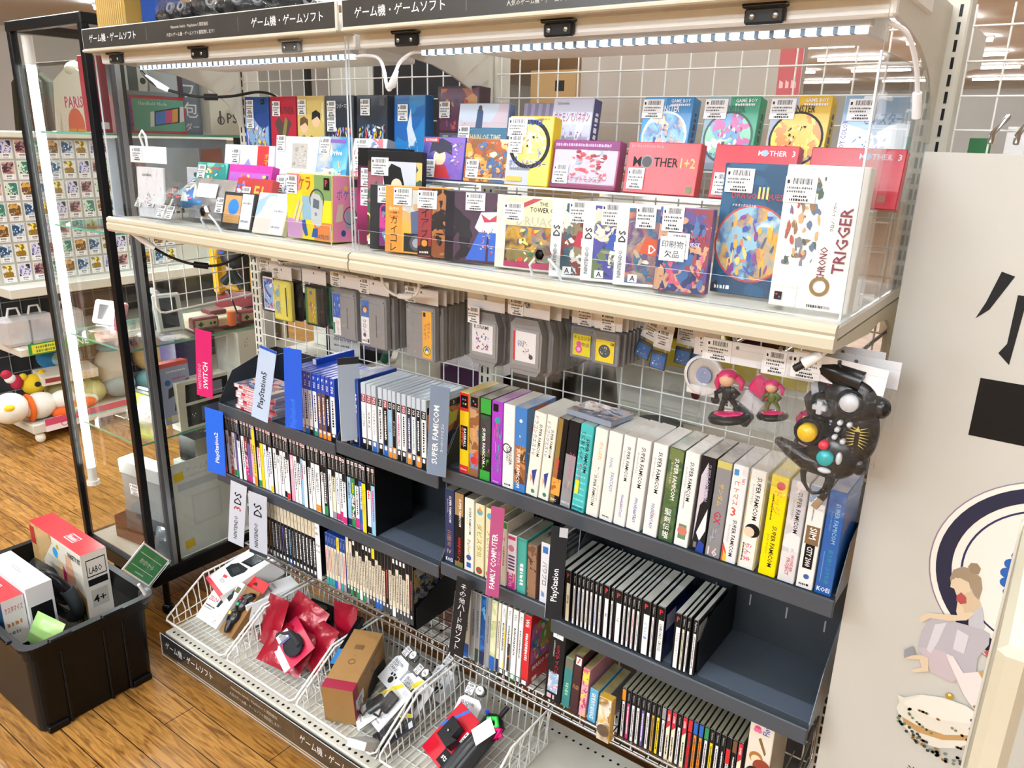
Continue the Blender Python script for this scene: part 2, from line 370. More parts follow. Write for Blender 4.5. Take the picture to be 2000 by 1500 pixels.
# upper shelves with price rail lips
for nm, x0, x1 in (('left', -.898, -.002), ('right', .002, .898)):
    t = thing('display_shelf', 'ivory metal upper shelf of the %s bay carrying boxed games' % nm, 'shelf', (0, 0, 0), (0, 0, 0), 'ivory upper shelves')
    MB().box(x0, x1, .004, .418, 1.352, 1.37, IVORY2, .002).build('shelf_board', t)
    for x in ((-.897,) if x0 < -.1 else (.003, .891)): bracket_mesh(low, x, m=IVORY).build('shelf_bracket', t)
    pr = [(.004, 1.372), (-.004, 1.374), (-.011, 1.370), (-.012, 1.364), (-.010, 1.360), (-.013, 1.356), (-.013, 1.343), (-.009, 1.337), (.004, 1.336)]
    MB().slab([(x0, y, z) for y, z in pr], (x1 - x0, 0, 0), IVORY).build('price_rail', t)
# canopies: lit cornice with the printed header strip
SIGN = NM('3b3936', '2d2b29', 14, .3); SIGNF = M('cfccc4', .4)
JA = 'ゲーム機・ゲームソフト'; J1 = 'Nintendo Switch・PlayStation 5 買取強化'; J2 = '人気のゲーム機・ゲームソフト買取致します！'
def sign_ops(w=None): return [('r', 0, 0, 1, 1, SIGN), ('t', JA, .15, .5, .42, PAPER, .27), ('r', .314, .2, .3152, .8, M('77746e')), ('t', J1, .5, .66, .2, M('c8c5bc'), .25), ('t', J2, .5, .32, .19, M('c8c5bc'), .25), ('r', .686, .2, .6872, .8, M('77746e')), ('t', JA, .85, .5, .42, PAPER, .27)]
LED = M((.86, .93, 1), .4, 0, 5)
for nm, x0, x1 in (('left', -.9, -.006), ('right', .006, .9)):
    t = thing('canopy', 'white lit canopy with dark header strip over the %s bay' % nm, 'canopy', (0, 0, 0), (0, 0, 0), 'lit canopies')
    b = MB(); b.box(x0, x1, .03, .25, 1.765, 1.80, WHITE, .004); b.box(x0, x1, .028, .045, 1.738, 1.766, WHITE, .003); b.box(x0 + .2, x1 - .05, .1, .245, 1.73, 1.766, WHITE, .004); b.build('housing', t)
    for x in ((-.897,) if x0 < -.1 else (.008, .891)): bracket_mesh(arc, x).build('canopy_bracket', t)
    b = MB(); b.box(x0, x1, -.012, -.004, 1.762, 1.812, IVORY2, .002); b.box(x0, x1, -.016, .03, 1.760, 1.766, IVORY, .002); b.art((x0 + .004, -.0122, 1.768), (1, 0, 0), (0, 0, 1), x1 - x0 - .008, .042, sign_ops()); b.build('header_strip', t)
    b = MB(); b.box(x0 + .12, x1 - .03, .05, .066, 1.732, 1.742, M('c9cdd2', .3)); b.build('light_rail', t)
    b = MB(); b.box(x0 + .13, x1 - .035, .052, .064, 1.724, 1.732, LED)
    for k in range(36): b.box(x0 + .14 + k * .02, x0 + .146 + k * .02, .0515, .0645, 1.7235, 1.7325, M('6f8fb0', .3))
    b.build('led_strip', t)
    xs = (-.82, -.48, -.175) if nm == 'left' else (.128, .438, .748)
    for i, x in enumerate(xs):
        b = MB(); m = BLACK if i != 2 or nm == 'right' else STEEL
        b.box(x - .026, x + .026, .018, .029, 1.736, 1.756, m, .003); b.box(x - .028, x + .028, .012, .03, 1.755, 1.763, m, .002)
        for dx in (-.015, .015): b.lathe([(.0001, -.003), (.0042, -.003), (.005, 0)], CHROME, 10, (0, 0, 0)) if 0 else b.ell((x + dx, .0175, 1.746), (.0045, .002, .0045), CHROME, 10, 6)
        b.build('hinge', t)
area('led_light_left', (-.42, .058, 1.722), (0, 0, 0), .76, .012, 1.9, (.9, .95, 1)); area('led_light_right', (.47, .058, 1.722), (0, 0, 0), .82, .012, 2.0, (.9, .95, 1))
# clear front doors hanging from the hinges, side pane, steps and fences
def clear_plate(x0, x1, y0, y1, z0, z1, name, parent=None):
    b = MB(); d = (x1 - x0, y1 - y0, z1 - z0); th = d.index(min(d)); sd = {k: EDGE for k in 'frltob'}
    for k in {0: 'lr', 1: 'fb', 2: 'to'}[th]: sd[k] = ACRYL
    b.box(x0, x1, y0, y1, z0, z1, ACRYL, 0, sd); return b.build(name, parent)
for nm, x0, x1 in (('left', -.897, -.012), ('right', -.004, .897)):
    o = clear_plate(x0, x1, .010, .014, 1.376, 1.757, 'clear_door'); tag(o, 'clear acrylic door hanging in front of the %s bay display' % nm, 'door', 'clear display doors')
tag(clear_plate(.893, .896, .016, .415, 1.372, 1.70, 'acrylic_screen'), 'clear acrylic screen closing the right end of the upper display', 'screen')
STEPS = {'left': [(-.76, -.02, .115, .20, 1.425), (-.76, -.02, .205, .285, 1.475), (-.80, -.02, .29, .405, 1.488)], 'right': [(0, .885, .155, .262, 1.508), (-.005, .885, .268, .40, 1.546)]}
for nm in STEPS:
    for k, (x0, x1, y0, y1, z) in enumerate(STEPS[nm]):
        t = thing('clear_step', 'clear acrylic display step in the %s bay, %s from the front' % (nm, _ones[k]), 'display step', (0, 0, 0), (0, 0, 0), 'clear display steps')
        clear_plate(x0, x1, y0, y1, z - .0035, z, 'top_plate', t); clear_plate(x0, x1, y0, y0 + .003, 1.371, z - .0037, 'front_plate', t)
for nm, x0, x1 in (('left', -.82, -.10), ('right', -.02, .83)):
    o = clear_plate(x0, x1, .034, .037, 1.371, 1.412, 'clear_fence'); tag(o, 'low clear acrylic fence along the %s shelf front' % nm, 'fence', 'low clear fences')
def cable(name, pts, r, m, label, cat='cable', extra=None):
    P = []; pts = [V(p) for p in pts]
    for i in range(len(pts) - 1):
        p0, p1, p2, p3 = pts[max(0, i - 1)], pts[i], pts[i + 1], pts[min(len(pts) - 1, i + 2)]
        for k in range(6):
            s = k / 6; P.append(.5 * ((2 * p1) + (p2 - p0) * s + (2 * p0 - 5 * p1 + 4 * p2 - p3) * s * s + (3 * p1 - p0 - 3 * p2 + p3) * s ** 3))
    P.append(pts[-1]); b = MB(); b.tube(P, r, m, 7)
    o = b.build(name); tag(o, label, cat)
    for (nm2, q, rr, mm) in extra or []: MB().tube(q, rr, mm, 10).build(nm2, o)
    return o
WCB = M('f4f6fa', .3)
cable('led_cable', [(-.04, .058, 1.728), (.0, .05, 1.728), (.035, .048, 1.722), (.05, .046, 1.70), (.056, .045, 1.678), (.064, .045, 1.668), (.075, .045, 1.685), (.088, .046, 1.712), (.115, .05, 1.728), (.14, .056, 1.729)], .0032, WCB, 'short white cable looping between the two light strips', extra=[('plug', [(.058, .045, 1.672), (.07, .045, 1.676), (.082, .045, 1.70)], [.005, .0075, .004], WCB)])
cable('power_cable', [(-.80, .07, 1.724), (-.78, .08, 1.70), (-.765, .10, 1.685), (-.73, .14, 1.672), (-.70, .17, 1.668), (-.66, .22, 1.672), (-.63, .28, 1.685), (-.61, .32, 1.675), (-.60, .34, 1.64)], .0035, BLACK, 'black power cable with white plug under the left canopy', extra=[('plug', [(-.79, .075, 1.712), (-.77, .095, 1.692), (-.755, .11, 1.681)], [.004, .008, .006], WCB), ('ferrite', [(-.70, .17, 1.668), (-.68, .195, 1.669)], .008, BLACK)])
cable('shelf_cable', [(-.905, .03, 1.345), (-.895, .05, 1.325), (-.87, .08, 1.295), (-.84, .12, 1.262), (-.80, .16, 1.243), (-.76, .20, 1.24), (-.72, .23, 1.258), (-.68, .27, 1.29), (-.66, .30, 1.335)], .0037, BLACK, 'black cable with white plug drooping below the upper shelf at the left', extra=[('plug', [(-.897, .046, 1.33), (-.88, .07, 1.308), (-.862, .09, 1.287)], [.004, .0085, .007], WCB), ('ferrite', [(-.80, .16, 1.243), (-.775, .186, 1.238)], .0085, BLACK)])
cable('white_lead', [(-.09, .16, 1.33), (-.095, .17, 1.285), (-.085, .18, 1.262), (-.05, .18, 1.255), (-.01, .18, 1.262), (.005, .18, 1.285), (.0, .17, 1.32)], .0032, WCB, 'white lead looped under the shelf at the seam of the bays', extra=[('plug', [(-.055, .18, 1.2555), (-.03, .18, 1.257), (-.012, .18, 1.262)], [.006, .0075, .005], WCB)])
cable('right_lead', [(.885, .06, 1.735), (.905, .08, 1.725), (.915, .12, 1.69), (.918, .16, 1.64)], .0032, WCB, 'thin white cable hanging at the right end of the canopy', extra=[('plug', [(.917, .145, 1.66), (.918, .16, 1.63)], .006, WCB)])
cable('barrel_plug', [(.892, .03, 1.345), (.886, .03, 1.335), (.872, .03, 1.322)], .0035, WCB, 'white cable end with barrel plug dangling from the right shelf corner', extra=[('barrel', [(.876, .03, 1.326), (.855, .03, 1.308)], [.0065, .0085], WCB), ('tip', [(.856, .03, 1.309), (.843, .03, 1.298)], .0055, M('3b3b3d', .3, .7))])
# price strip along the base and the four wire baskets
t = thing('base_sign', 'dark printed strip sign in a clear holder along the base front', 'sign', (0, 0, 0))
b = MB(); b.box(-.902, .9, -.006, -.002, .058, .126, M('262523', .4))
for k in (0, 1):
    b.art((-.898 + k * .9, -.0062, .06), (1, 0, 0), (0, 0, 1), .894, .064, sign_ops())
b.build('strip', t); clear_plate(-.903, .902, -.0105, -.0085, .052, .130, 'holder', t)
def basket(x0, x1, nm, label):
    t = thing(nm, label, 'basket', (0, 0, 0), (0, 0, 0), 'white wire baskets along the base'); R1, R2 = .0032, .0019
    zf, zb, yk = .168, .262, .155; y0, y1 = .012, .345; i = .012
    rim = [(x0, y0 + .01, zf), (x0, yk, zb - .004), (x0, y1 - .01, zb), (x0 + .012, y1, zb), (x1 - .012, y1, zb), (x1, y1 - .01, zb), (x1, yk, zb - .004), (x1, y0 + .01, zf), (x1 - .01, y0, zf - .003), (x0 + .01, y0, zf - .003)]
    MB().tube(rim, R1, WIRE, 7, True).build('rim', t)
    b = MB(); zt = lambda y: zf + (zb - zf) * min(1, max(0, (y - y0) / (yk - y0)))
    by0, by1, zl = y0 + .02, y1 - .015, .137; n = int((by1 - by0) / .0195)
    for k in range(n + 1):
        y = by0 + (by1 - by0) * k / n
        for x, d in ((x0, 1), (x1, -1)): b.tube([(x, y, zt(y)), (x + d * i * (.4 + .6 * (k % 2)), y + .006 * (-1) ** k, (zt(y) + zl) / 2), (x + d * i, y, zl)], R2, WIRE, 5)
    m = int((x1 - x0) / .02)
    for k in range(1, m):
        x = x0 + (x1 - x0) * k / m
        b.tube([(x, y0, zf - .003), (x, by0 - .004, zl)], R2, WIRE, 5); b.tube([(x, y1, zb), (x, by1, zl)], R2, WIRE, 5)
    b.tube([(x0 + i, by0, .16), (x0 + i, by1, .2), (x1 - i, by1, .2), (x1 - i, by0, .16)], R2, WIRE, 5)
    b.build('side_wires', t)
    b = MB()
    for k in range(0, m + 1): x = x0 + i + (x1 - x0 - 2 * i) * k / m; b.tube([(x, by0, zl), (x, by1, zl)], R2, WIRE, 5)
    for k in range(8): y = by0 + (by1 - by0) * k / 7; b.tube([(x0 + i, y, zl - .003), (x1 - i, y, zl - .003)], R2, WIRE, 5)
    b.build('bottom_grid', t)
basket(-.905, -.612, 'wire_basket', 'white wire basket at the left end, holding boxed controllers')
basket(-.598, -.308, 'wire_basket', 'white wire basket full of red foil bags')
basket(-.296, -.006, 'wire_basket', 'white wire basket holding a brown cardboard box and cable packs')
basket(.008, .30, 'wire_basket', 'white wire basket at the right with a red stand pack and umbrella')
# ------------------------------------------------------------------ boxes on the lit upper display
C_ = {'w': 'f0f0f2', 'k': '141517', 'n': '16264f', 'r': 'c8222c', 'y': 'f2d21e', 'g': '1f8a4c', 'b': '1e5fb8', 'o': 'e8892a', 'p': 'c9307e', 'v': '6a55a8', 's': '8fbfe0', 't': '2f9c98', 'br': '6d4a32', 'gy': '8d9096', 'cr': 'e6dfc6', 'pk': 'f0a7c0', 'gd': 'b8924a', 'dg': '24483a', 'sk': 'efcfae', 'mr': '7c1d35'}
def pal(s): return [C_.get(q, q) for q in s.split()]
def picture(P, sd, sc=26, n=14, box=(0, 0, 1, 1)):
    return [('a', *box, P, sd, sc), ('b', box[0] + .05, box[1] + .04, box[2] - .05, box[3] - .06, P, n, sd)]
_art0 = MB.art
def _art(s, O, R, U, w, h, ops, e0=.0002):
    out = []
    for op in ops: out.append(('r', op[1], op[2], op[3], op[4], ART(op[5], op[6], op[7])) if op[0] == 'a' else op)
    return _art0(s, O, R, U, w, h, out, e0)
MB.art = _art
def gbox(name, label, cat, group, x0, y, z, w, d, h, body, ops, yaw=0, lean=4, stk=None, ch=.0012, side=None, top=None, name2=None, sleeve=True):
    """boxed game: left-bottom-front corner at (x0, y, z), turned by yaw about it and leaning back; printed front, price sticker, clear sleeve"""
    b = MB(); sd = {}
    b.box(0, w, 0, d, 0, h, body, ch)
    b.art((ch, 0, ch), (1, 0, 0), (0, 0, 1), w - 2 * ch, h - 2 * ch, ops)
    if side: b.art((w, ch, ch), (0, 1, 0), (0, 0, 1), d - 2 * ch, h - 2 * ch, side)
    if top: b.art((ch, ch, h), (1, 0, 0), (0, 1, 0), w - 2 * ch, d - 2 * ch, top)
    dz = d * math.sin(math.radians(lean)) if lean < 0 else 0
    o = b.build(name, None, (x0, y, z + dz), (-math.radians(lean), 0, math.radians(yaw))); tag(o, label, cat, group)
    for q in ([stk] if stk and not isinstance(stk, list) else stk or []): sticker(o, q[0] * w, -.0016, q[1] * h, q[2] if len(q) > 2 else 0, s=q[3] if len(q) > 3 else 1)
    return o
GF, GM, GR = 'boxed games in the front display row', 'boxed games in the middle display row', 'boxed games in the rear display row'
Z0 = 1.3712
# --- right bay, front row
gbox('game_box', 'tall white game box with dark red sideways title at the right end', 'game box', GF, .788, .052, Z0 + .006, .106, .03, .19, M('e9e6e0', .35),
     [('b', .08, .3, .5, .93, ['a8483a', '5b6b8c', '8a6b4a', 'c9a070', '3f5a4a', '7a7a80'], 26, 41), ('u', 'CHRONO', .61, .33, .10, M('7a1f3a'), .24), ('u', 'TRIGGER', .81, .5, .15, M('7a1f3a'), .48), ('u', 'クロノ・トリガー', .66, .66, .05, INK, .2), ('o', .62, .17, .07, .045, M('8a6a3a')), ('u', 'SQUARESOFT', .93, .5, .03, INK, .2), ('r', .06, .04, .16, .10, BLACK), ('c', .09, .08, .008, M('c8222c')), ('c', .13, .06, .008, M('1e5fb8')), ('bar', .5, .015, .8, .035, 5)], lean=4, stk=(.2, .83, 2))
gbox('game_box', 'tall blue game box with round fantasy battle picture next to the white title box', 'game box', GF, .682, .098, Z0 + .004, .105, .03, .19, M('1f4668', .3),
     [('a', 0, 0, 1, 1, ['16324e', '24587e', '1d4a6c', '2f6f96'], 2, 20), ('c', .52, .4, .3, ART(['8db4c8', 'c8d8e0', '6a9ab8', 'd8a23a', '4a6a9a', '8db4c8'], 3, 30)), ('o', .52, .4, .3, .285, M('b03a3a')), ('b', .2, .14, .85, .62, ['d8a23a', '3a4fa0', 'c77a52', '7a3a86', 'e8c070', '4a5a6a'], 22, 7), ('t', 'DRAGON QUEST', .55, .76, .055, M('a82a34'), .8), ('t', 'III', .6, .79, .09, M('d8c070'), .3), ('t', 'ドラゴンクエストIII', .35, .69, .02, PAPER, .5), ('s', .06, .03, .3, .06, PAPER, 3)], lean=4, stk=(.24, .87, 2))
gbox('game_box', 'purple handheld game box with a missing-manual note sticker', 'game box', GF, .612, .046, Z0 + .004, .080, .022, .125, M('57447c', .3),
     picture(['5a4a8c', '8c3a4a', 'c89a7a', '2a3a6c', 'd0607a', '3f6aa0'], 4, 30, 20) + [('t', 'DRAGON', .6, .66, .1, M('b02a3a'), .6), ('t', 'QUEST', .66, .57, .06, M('d8d0e8'), .4)], yaw=10, lean=5, stk=[(.26, .86, 0), (.40, .55, 1, 1.05)])
b = MB(); b.box(0, .038, -.0006, 0, 0, .036, PAPER, 0); b.art((0, -.0006, 0), (1, 0, 0), (0, 0, 1), .038, .036, [('t', '印刷物', .5, .68, .3, INK, .86), ('t', '欠品', .5, .28, .3, INK, .6)], .0001)
_note = b.mesh('note')
o = [q for q in bpy.data.objects if q.get('label', '').startswith('purple handheld')][0]
place('note_sticker', _note, o, (.006, -.0042, .046))
for i, (x, P, cc, dsc) in enumerate([(.541, ['7a7a8a', 'b0a088', '5a4a7a', 'c87a52', '3a6a8a'], 'c8502a', 'third white-spined handheld game case, with purple and gold cover'), (.483, ['8a8a70', 'd8d0c0', '4a4a9a', '6a7a5a', '2a3a5a'], '2a4aa0', 'second white-spined handheld game case, with grey-green cover and blue title'), (.425, ['5a6a6a', '8a7a60', 'd8d8d0', '7a3a3a', '3a5a6a'], 'a8203a', 'first white-spined handheld game case, with red title on its cover')]):
    gbox('game_case', dsc, 'game case', GF, x, .048 - i * .004, Z0 + .003, .136, .0145, .124, M('e8e8ea', .3),
         [('a', .13, .03, .99, .97, P, 6 + i, 34), ('b', .2, .06, .9, .7, P + ['e8d8c0'], 14, 60 + i), ('u', 'NINTENDO', .06, .26, .045, M('777'), .42), ('u', 'DS', .065, .61, .085, M('333'), .2), ('p', [(.28, .42), (.98, .3), (.98, .5), (.34, .62)], M(cc)), ('t', 'DRAGON', .66, .47, .11, PAPER, .55), ('r', .17, .04, .28, .14, PAPER), ('t', 'A', .225, .09, .07, INK)], yaw=16, lean=4, stk=(.33, .86, 0, .95))
gbox('game_case', 'fat white-edged disc case with yellow knight picture and red flash', 'game case', GF, .30, .055, Z0 + .003, .142, .022, .124, M('dcd8cc', .3),
     [('a', .13, .02, .99, .60, ['5a5480', '8a7a4a', '2a2a3a', 'c89a3a', '6a6a8a'], 9, 24), ('b', .3, .08, .85, .56, ['e8b83a', 'f0d060', '4a4a6a', 'c84a3a', 'f0e8c0', '2f6a4a'], 22, 19), ('r', .13, .02, .99, .1, M('a8305a')), ('r', .13, .6, .99, .98, M('e6dcae')), ('p', [(.13, .8), (.5, .98), (.62, .98), (.13, .72)], M('b03a4a')), ('t', 'THE', .64, .91, .05, INK), ('t', 'TOWER OF', .64, .83, .07, INK, .36), ('t', 'DRUAGA', .6, .67, .13, M('b9b2a0'), .64), ('t', 'namco', .9, .93, .045, M('b03040'), .16)], yaw=8, lean=4, stk=(.24, .78, 2, .9))
gbox('game_case', 'dark disc case with a rider in white shirt and blue trousers', 'game case', GF, .19, .048, Z0 + .003, .142, .012, .125, M('26222c', .25),
     [('a', .12, 0, 1, 1, ['2a2030', '3a2a3a', '4a3448', '1f1a24'], 11, 16), ('c', .8, .85, .1, M('c9a060')), ('c', .82, .82, .075, M('eec9a8')), ('p', [(.42, .5), (.5, .72), (.75, .74), (.85, .5), (.7, .42), (.5, .42)], M('e2e2ea')), ('p', [(.5, .7), (.62, .62), (.75, .72), (.72, .6), (.55, .58)], M('b8304a')), ('p', [(.3, .03), (.48, .44), (.6, .44), (.58, .03)], M('2a5cc0')), ('p', [(.62, .03), (.62, .44), (.76, .44), (.95, .03)], M('2a5cc0')), ('b', .5, .1, .68, .5, ['b0b4c0', 'c03a44', '8a94a8'], 9, 5), ('b', .85, .2, 1, .6, ['d0448a', 'e0c040'], 6, 8)], yaw=14, lean=4, stk=(.42, .86, 2, .9))
gbox('game_case', 'dark red disc case with a black printed paper strip standing sideways', 'game case', GF, .125, .046, Z0 + .003, .142, .012, .125, M('30161a', .25),
     [('r', 0, 0, .2, 1, M('8c1f26')), ('v', 'ディアブロ', .1, .5, .12, BLACK), ('r', 0, .02, .2, .16, M('2a1a12')), ('c', .1, .2, .05, M('d89030')), ('s', .03, .05, .17, .08, PAPER, 3)] + picture(['4a1a1a', '8a4a2a', '1f1416', 'a86a3a'], 13, 24, 10, (.21, 0, 1, 1)), yaw=13, lean=4, stk=(.14, .84, 2, .95))
gbox('game_case', 'orange-striped disc case with two people beside an old car', 'game case', GF, .036, .05, Z0 + .003, .142, .012, .126, M('d98a2e', .25),
     [('a', .26, 0, 1, .95, ['d9a070', 'c8c8c0', '8a9aa8', 'e0a84a'], 15, 12), ('r', .0, 0, .27, 1, M('dc8f2c')), ('v', 'カイコレ', .135, .28, .11, BLACK), ('t', '名作が', .135, .66, .055, M('f6e9c8'), .2), ('t', 'この価格で', .135, .6, .04, INK, .2), ('t', '￥2,800', .135, .54, .045, M('b02a20'), .22), ('r', .3, .02, .95, .3, M('2a2a30')), ('c', .5, .16, .12, M('50545c')), ('c', .5, .16, .07, M('a0a4aa')), ('p', [(.42, .3), (.4, .62), (.55, .66), (.6, .3)], M('4a5a80')), ('p', [(.62, .3), (.62, .66), (.8, .7), (.85, .3)], M('cfd6dc')), ('c', .48, .7, .05, M('c89a70')), ('c', .71, .76, .05, M('c87a4a'))], yaw=12, lean=4, stk=(.28, .84, 2, .95))
gbox('game_case', 'black disc case with magenta spiky picture leaning in the front row', 'game case', GF, -.014, .058, Z0 + .003, .13, .012, .125, M('17161a', .25),
     [('r', 0, 0, .16, 1, M('26262a'))] + picture(['7a2a7a', 'c03a8a', '3a2a5a', 'd84a4a', '5a8a9a'], 17, 22, 16, (.17, .05, 1, .98)) + [('o', .5, .3, .2, .16, M('c8303a')), ('t', 'O3IM', .4, .2, .1, PAPER, .3)], yaw=12, lean=4, stk=(.3, .85, 2, .95))
gbox('game_case', 'tall black-topped game case showing a dark-haired figure, nearer one of two', 'game case', GF, -.048, .082, Z0 + .002, .134, .014, .188, M('16171a', .25),
     [('a', 0, 0, 1, .9, ['c8a860', '8aa0a8', '4a3a2a', 'd8c070', '3a5a4a', '9a5a6a'], 19, 18), ('b', .05, .05, .9, .5, ['d8c050', '3a6a4a', 'b8a050', '6a2a3a'], 16, 9), ('r', .3, .5, .9, .9, M('c3c8d8')), ('p', [(.35, .55), (.3, .75), (.45, .88), (.62, .84), (.72, .6)], BLACK), ('c', .55, .66, .07, M('efcfae')), ('r', .03, .02, .12, .08, PAPER)], yaw=7, lean=4, stk=(.24, .84, 2))
gbox('game_case', 'tall black game case with magenta lower cover and two white price notes', 'game case', GF, -.096, .10, Z0 + .002, .134, .014, .192, M('121316', .25),
     [('a', 0, 0, 1, .82, ['8c1f52', '6a1a44', 'a82a66', '4a1436'], 21, 9), ('t', 'PlayStation 2', .42, .93, .045, M('dadada'), .7)], yaw=6, lean=4, stk=[(.2, .70, 0), (.2, .5, 1)])
# --- right bay, middle row on the first step
Z1 = 1.5085
P_G = ['b02a6a', '8a2a6a', 'd0506a', 'c8b8d0', '5a2a5a']
gbox('game_box', 'red handheld game box, one behind the blue and white tall boxes at the right end', 'game box', GM, .782, .17, Z1, .128, .022, .083, M('b01f34', .25), [('t', 'MOTHER', .7, .87, .1, M('c9ccd6'), .42), ('t', '3', .95, .87, .11, M('c9ccd6')), ('c', .612, .87, .06, M('8fa6d8')), ('r', .8, .1, .88, .22, M('6a7a4a'))], lean=12)
gbox('game_box', 'red handheld game box with sticker at its lower left, second from the right end', 'game box', GM, .634, .172, Z1, .130, .022, .083, M('b81f34', .25), [('t', 'MOTHER', .7, .87, .1, M('c9ccd6'), .42), ('t', '3', .95, .87, .11, M('c9ccd6')), ('c', .612, .87, .06, M('8fa6d8'))], lean=12, stk=(.16, .27, 0, .95))
gbox('game_box', 'red handheld game box with globe in its black title and gold numerals', 'game box', GM, .482, .17, Z1, .130, .022, .083, M('c4202f', .25), [('t', 'M', .15, .62, .2, INK), ('c', .29, .62, .13, M('3a3a3e')), ('o', .29, .62, .13, .11, M('8a8a90')), ('t', 'THER', .56, .62, .18, INK, .34), ('t', '1+2', .86, .62, .2, M('d8b060'), .2), ('s', .04, .9, .5, .95, M('e0808a'), 6), ('r', .88, .04, .96, .17, M('6a7a4a'))], lean=10, stk=(.17, .28, 0, .95))
gbox('game_box', 'maroon handheld game box with a red creature on a silver panel', 'game box', GM, .335, .168, Z1, .134, .022, .083, M('8a2456', .25), [('r', .02, .1, .98, .82, M('b9b0c0')), ('b', .3, .2, .85, .82, ['c23a4a', 'e05a5a', 'f0f0f4', '8a2030', '9aa0b0'], 26, 33), ('r', 0, .82, 1, 1, M('7a2a6a')), ('s', .03, .88, .9, .94, M('c0a0c8'), 4), ('t', 'ポケットモンスター', .55, .2, .14, M('c03a5a'), .62), ('r', 0, 0, 1, .07, M('7a2050'))], lean=10, stk=(.16, .3, 0, .95))
gbox('game_box', 'yellow and silver handheld game box with a damaged-box note on its corner', 'game box', GM, .243, .155, Z1, .092, .03, .122, M('e8c31e', .25), [('r', 0, 0, .55, 1, M('b8bcc8')), ('c', .5, .6, .3, ART(['f2d84a', 'e8a82a', 'f6e9a0', 'd8c23a', '3a5aa0'], 5, 40)), ('o', .5, .6, .36, .3, M('1a1a1a')), ('b', .3, .5, .75, .75, ['f0c83a', 'e8a82a', 'd8483a', '2a2a2a', 'f6e08a'], 12, 21), ('t', 'MONSTER', .52, .92, .08, M('2a4a9a'), .5), ('t', 'ポケットモンスター', .5, .32, .12, M('3a3f9c'), .86), ('t', 'GAME BOY', .78, .965, .035, M('8a6a10'), .3), ('s', .1, .22, .6, .26, M('777'), 3), ('r', .04, .05, .4, .12, M('d8b040'))], yaw=4, lean=9, stk=[(.2, .84, 2, .95), (.2, .60, 1, .9)])
gbox('game_box', 'handheld game box with red-haired hero on orange sky beside the yellow box', 'game box', GM, .13, .172, Z1, .128, .02, .081, M('b89a6a', .25), picture(['d8b070', 'f0e0b0', 'b05a3a', '8a5a3a', 'e89a4a', '4a6a9a'], 23, 30, 22) + [('t', 'ファイアーエムブレム', .55, .2, .15, M('a8402a'), .75), ('r', .1, .06, .9, .1, M('d8c8a0'))], lean=9, stk=(.17, .3, 0, .95))
gbox('game_box', 'blue handheld game box with black-haired cartoon lad in red', 'game box', GM, .02, .172, Z1, .108, .02, .082, M('3a4fa0', .25), [('a', 0, 0, 1, 1, ['3a4fb0', '5a6ac0', '2a3a80', '8a6ac0'], 24, 16), ('c', .42, .52, .2, M('f0cfae')), ('p', [(.15, .6), (.2, .9), (.45, .98), (.7, .86), (.72, .58), (.55, .66), (.4, .6), (.28, .68)], M('1c1c3c')), ('p', [(.2, .02), (.3, .34), (.58, .34), (.72, .02)], M('c8303a')), ('b', .65, .3, .98, .9, ['d8b050', '7a4aa0', 'e0d0c0', '3a6ab0'], 10, 3), ('r', 0, .88, .38, .99, M('c8223a')), ('t', 'KONAMI', .19, .935, .07, PAPER, .3)], lean=9, stk=(.2, .25, 0, .95))
# --- right bay, rear row
Z2 = 1.5465
def gbcart(x, y, col, col2, lab, P, sd, extra=(), w=.094, lean=11, stk=(.2, .83, 2, .95)):
    return gbox('game_box', lab, 'game box', GR, x, y, Z2, w, .03, .122, M(col, .25), [('r', 0, 0, .45, 1, M(col2)), ('c', .5, .45, .34, ART([P[0], P[2], P[3], P[0], P[4]], sd, 34)), ('o', .5, .45, .36, .33, M(P[1])), ('b', .28, .2, .74, .62, P, 16, sd), ('t', 'MONSTER', .5, .84, .1, M(P[1]), .5), ('t', 'GAME BOY', .75, .95, .05, PAPER, .4), ('s', .55, .88, .95, .91, PAPER, sd), ('t', 'ポケットモンスター', .5, .2, .1, M('3a3f9c'), .8), *extra], lean=lean, stk=stk, side=[('r', 0, 0, 1, 1, M(col)), ('z', .3, .2, .7, .8, M('33335a'), sd)])
gbcart(.448, .275, '2a86c8', '4aa0dc', 'blue handheld game box with round emblem in the rear row', ['7ac0e8', 'e8f4fa', 'e8c89a', '2a5aa0', 'd8a0a8'], 51)
gbcart(.565, .275, '1f9a78', '9ab0c4', 'green handheld game box with round emblem in the rear row', ['8ad0b0', '2a5a4a', 'c85aa0', '6aa0d0', 'e8e8f0'], 52)
gbcart(.678, .275, 'e2b81e', 'a8b4c8', 'yellow handheld game box with round emblem in the rear row', ['f2d84a', '1a1a1a', 'f0c03a', 'e08a2a', 'fae8a0'], 53)
gbox('game_box', 'silver-blue handheld game box at the right end of the rear row', 'game box', GR, .79, .275, Z2, .1, .03, .122, M('a9c4dc', .18), [('a', 0, 0, 1, 1, ['c8dcec', '8ab0d0', 'e8f2fa', '6a9ac8'], 25, 10), ('u', 'GAME BOY COLOR', .06, .4, .08, M('5a4a9a'), .6), ('t', 'モンスター', .6, .72, .15, M('3a4a8a'), .6), ('t', '銀', .93, .72, .13, M('9098a4')), ('b', .2, .2, .7, .5, ['4a7ab8', 'f4f8fc', 'a8c4e0'], 10, 8)], lean=11, stk=(.27, .82, 2, .95))
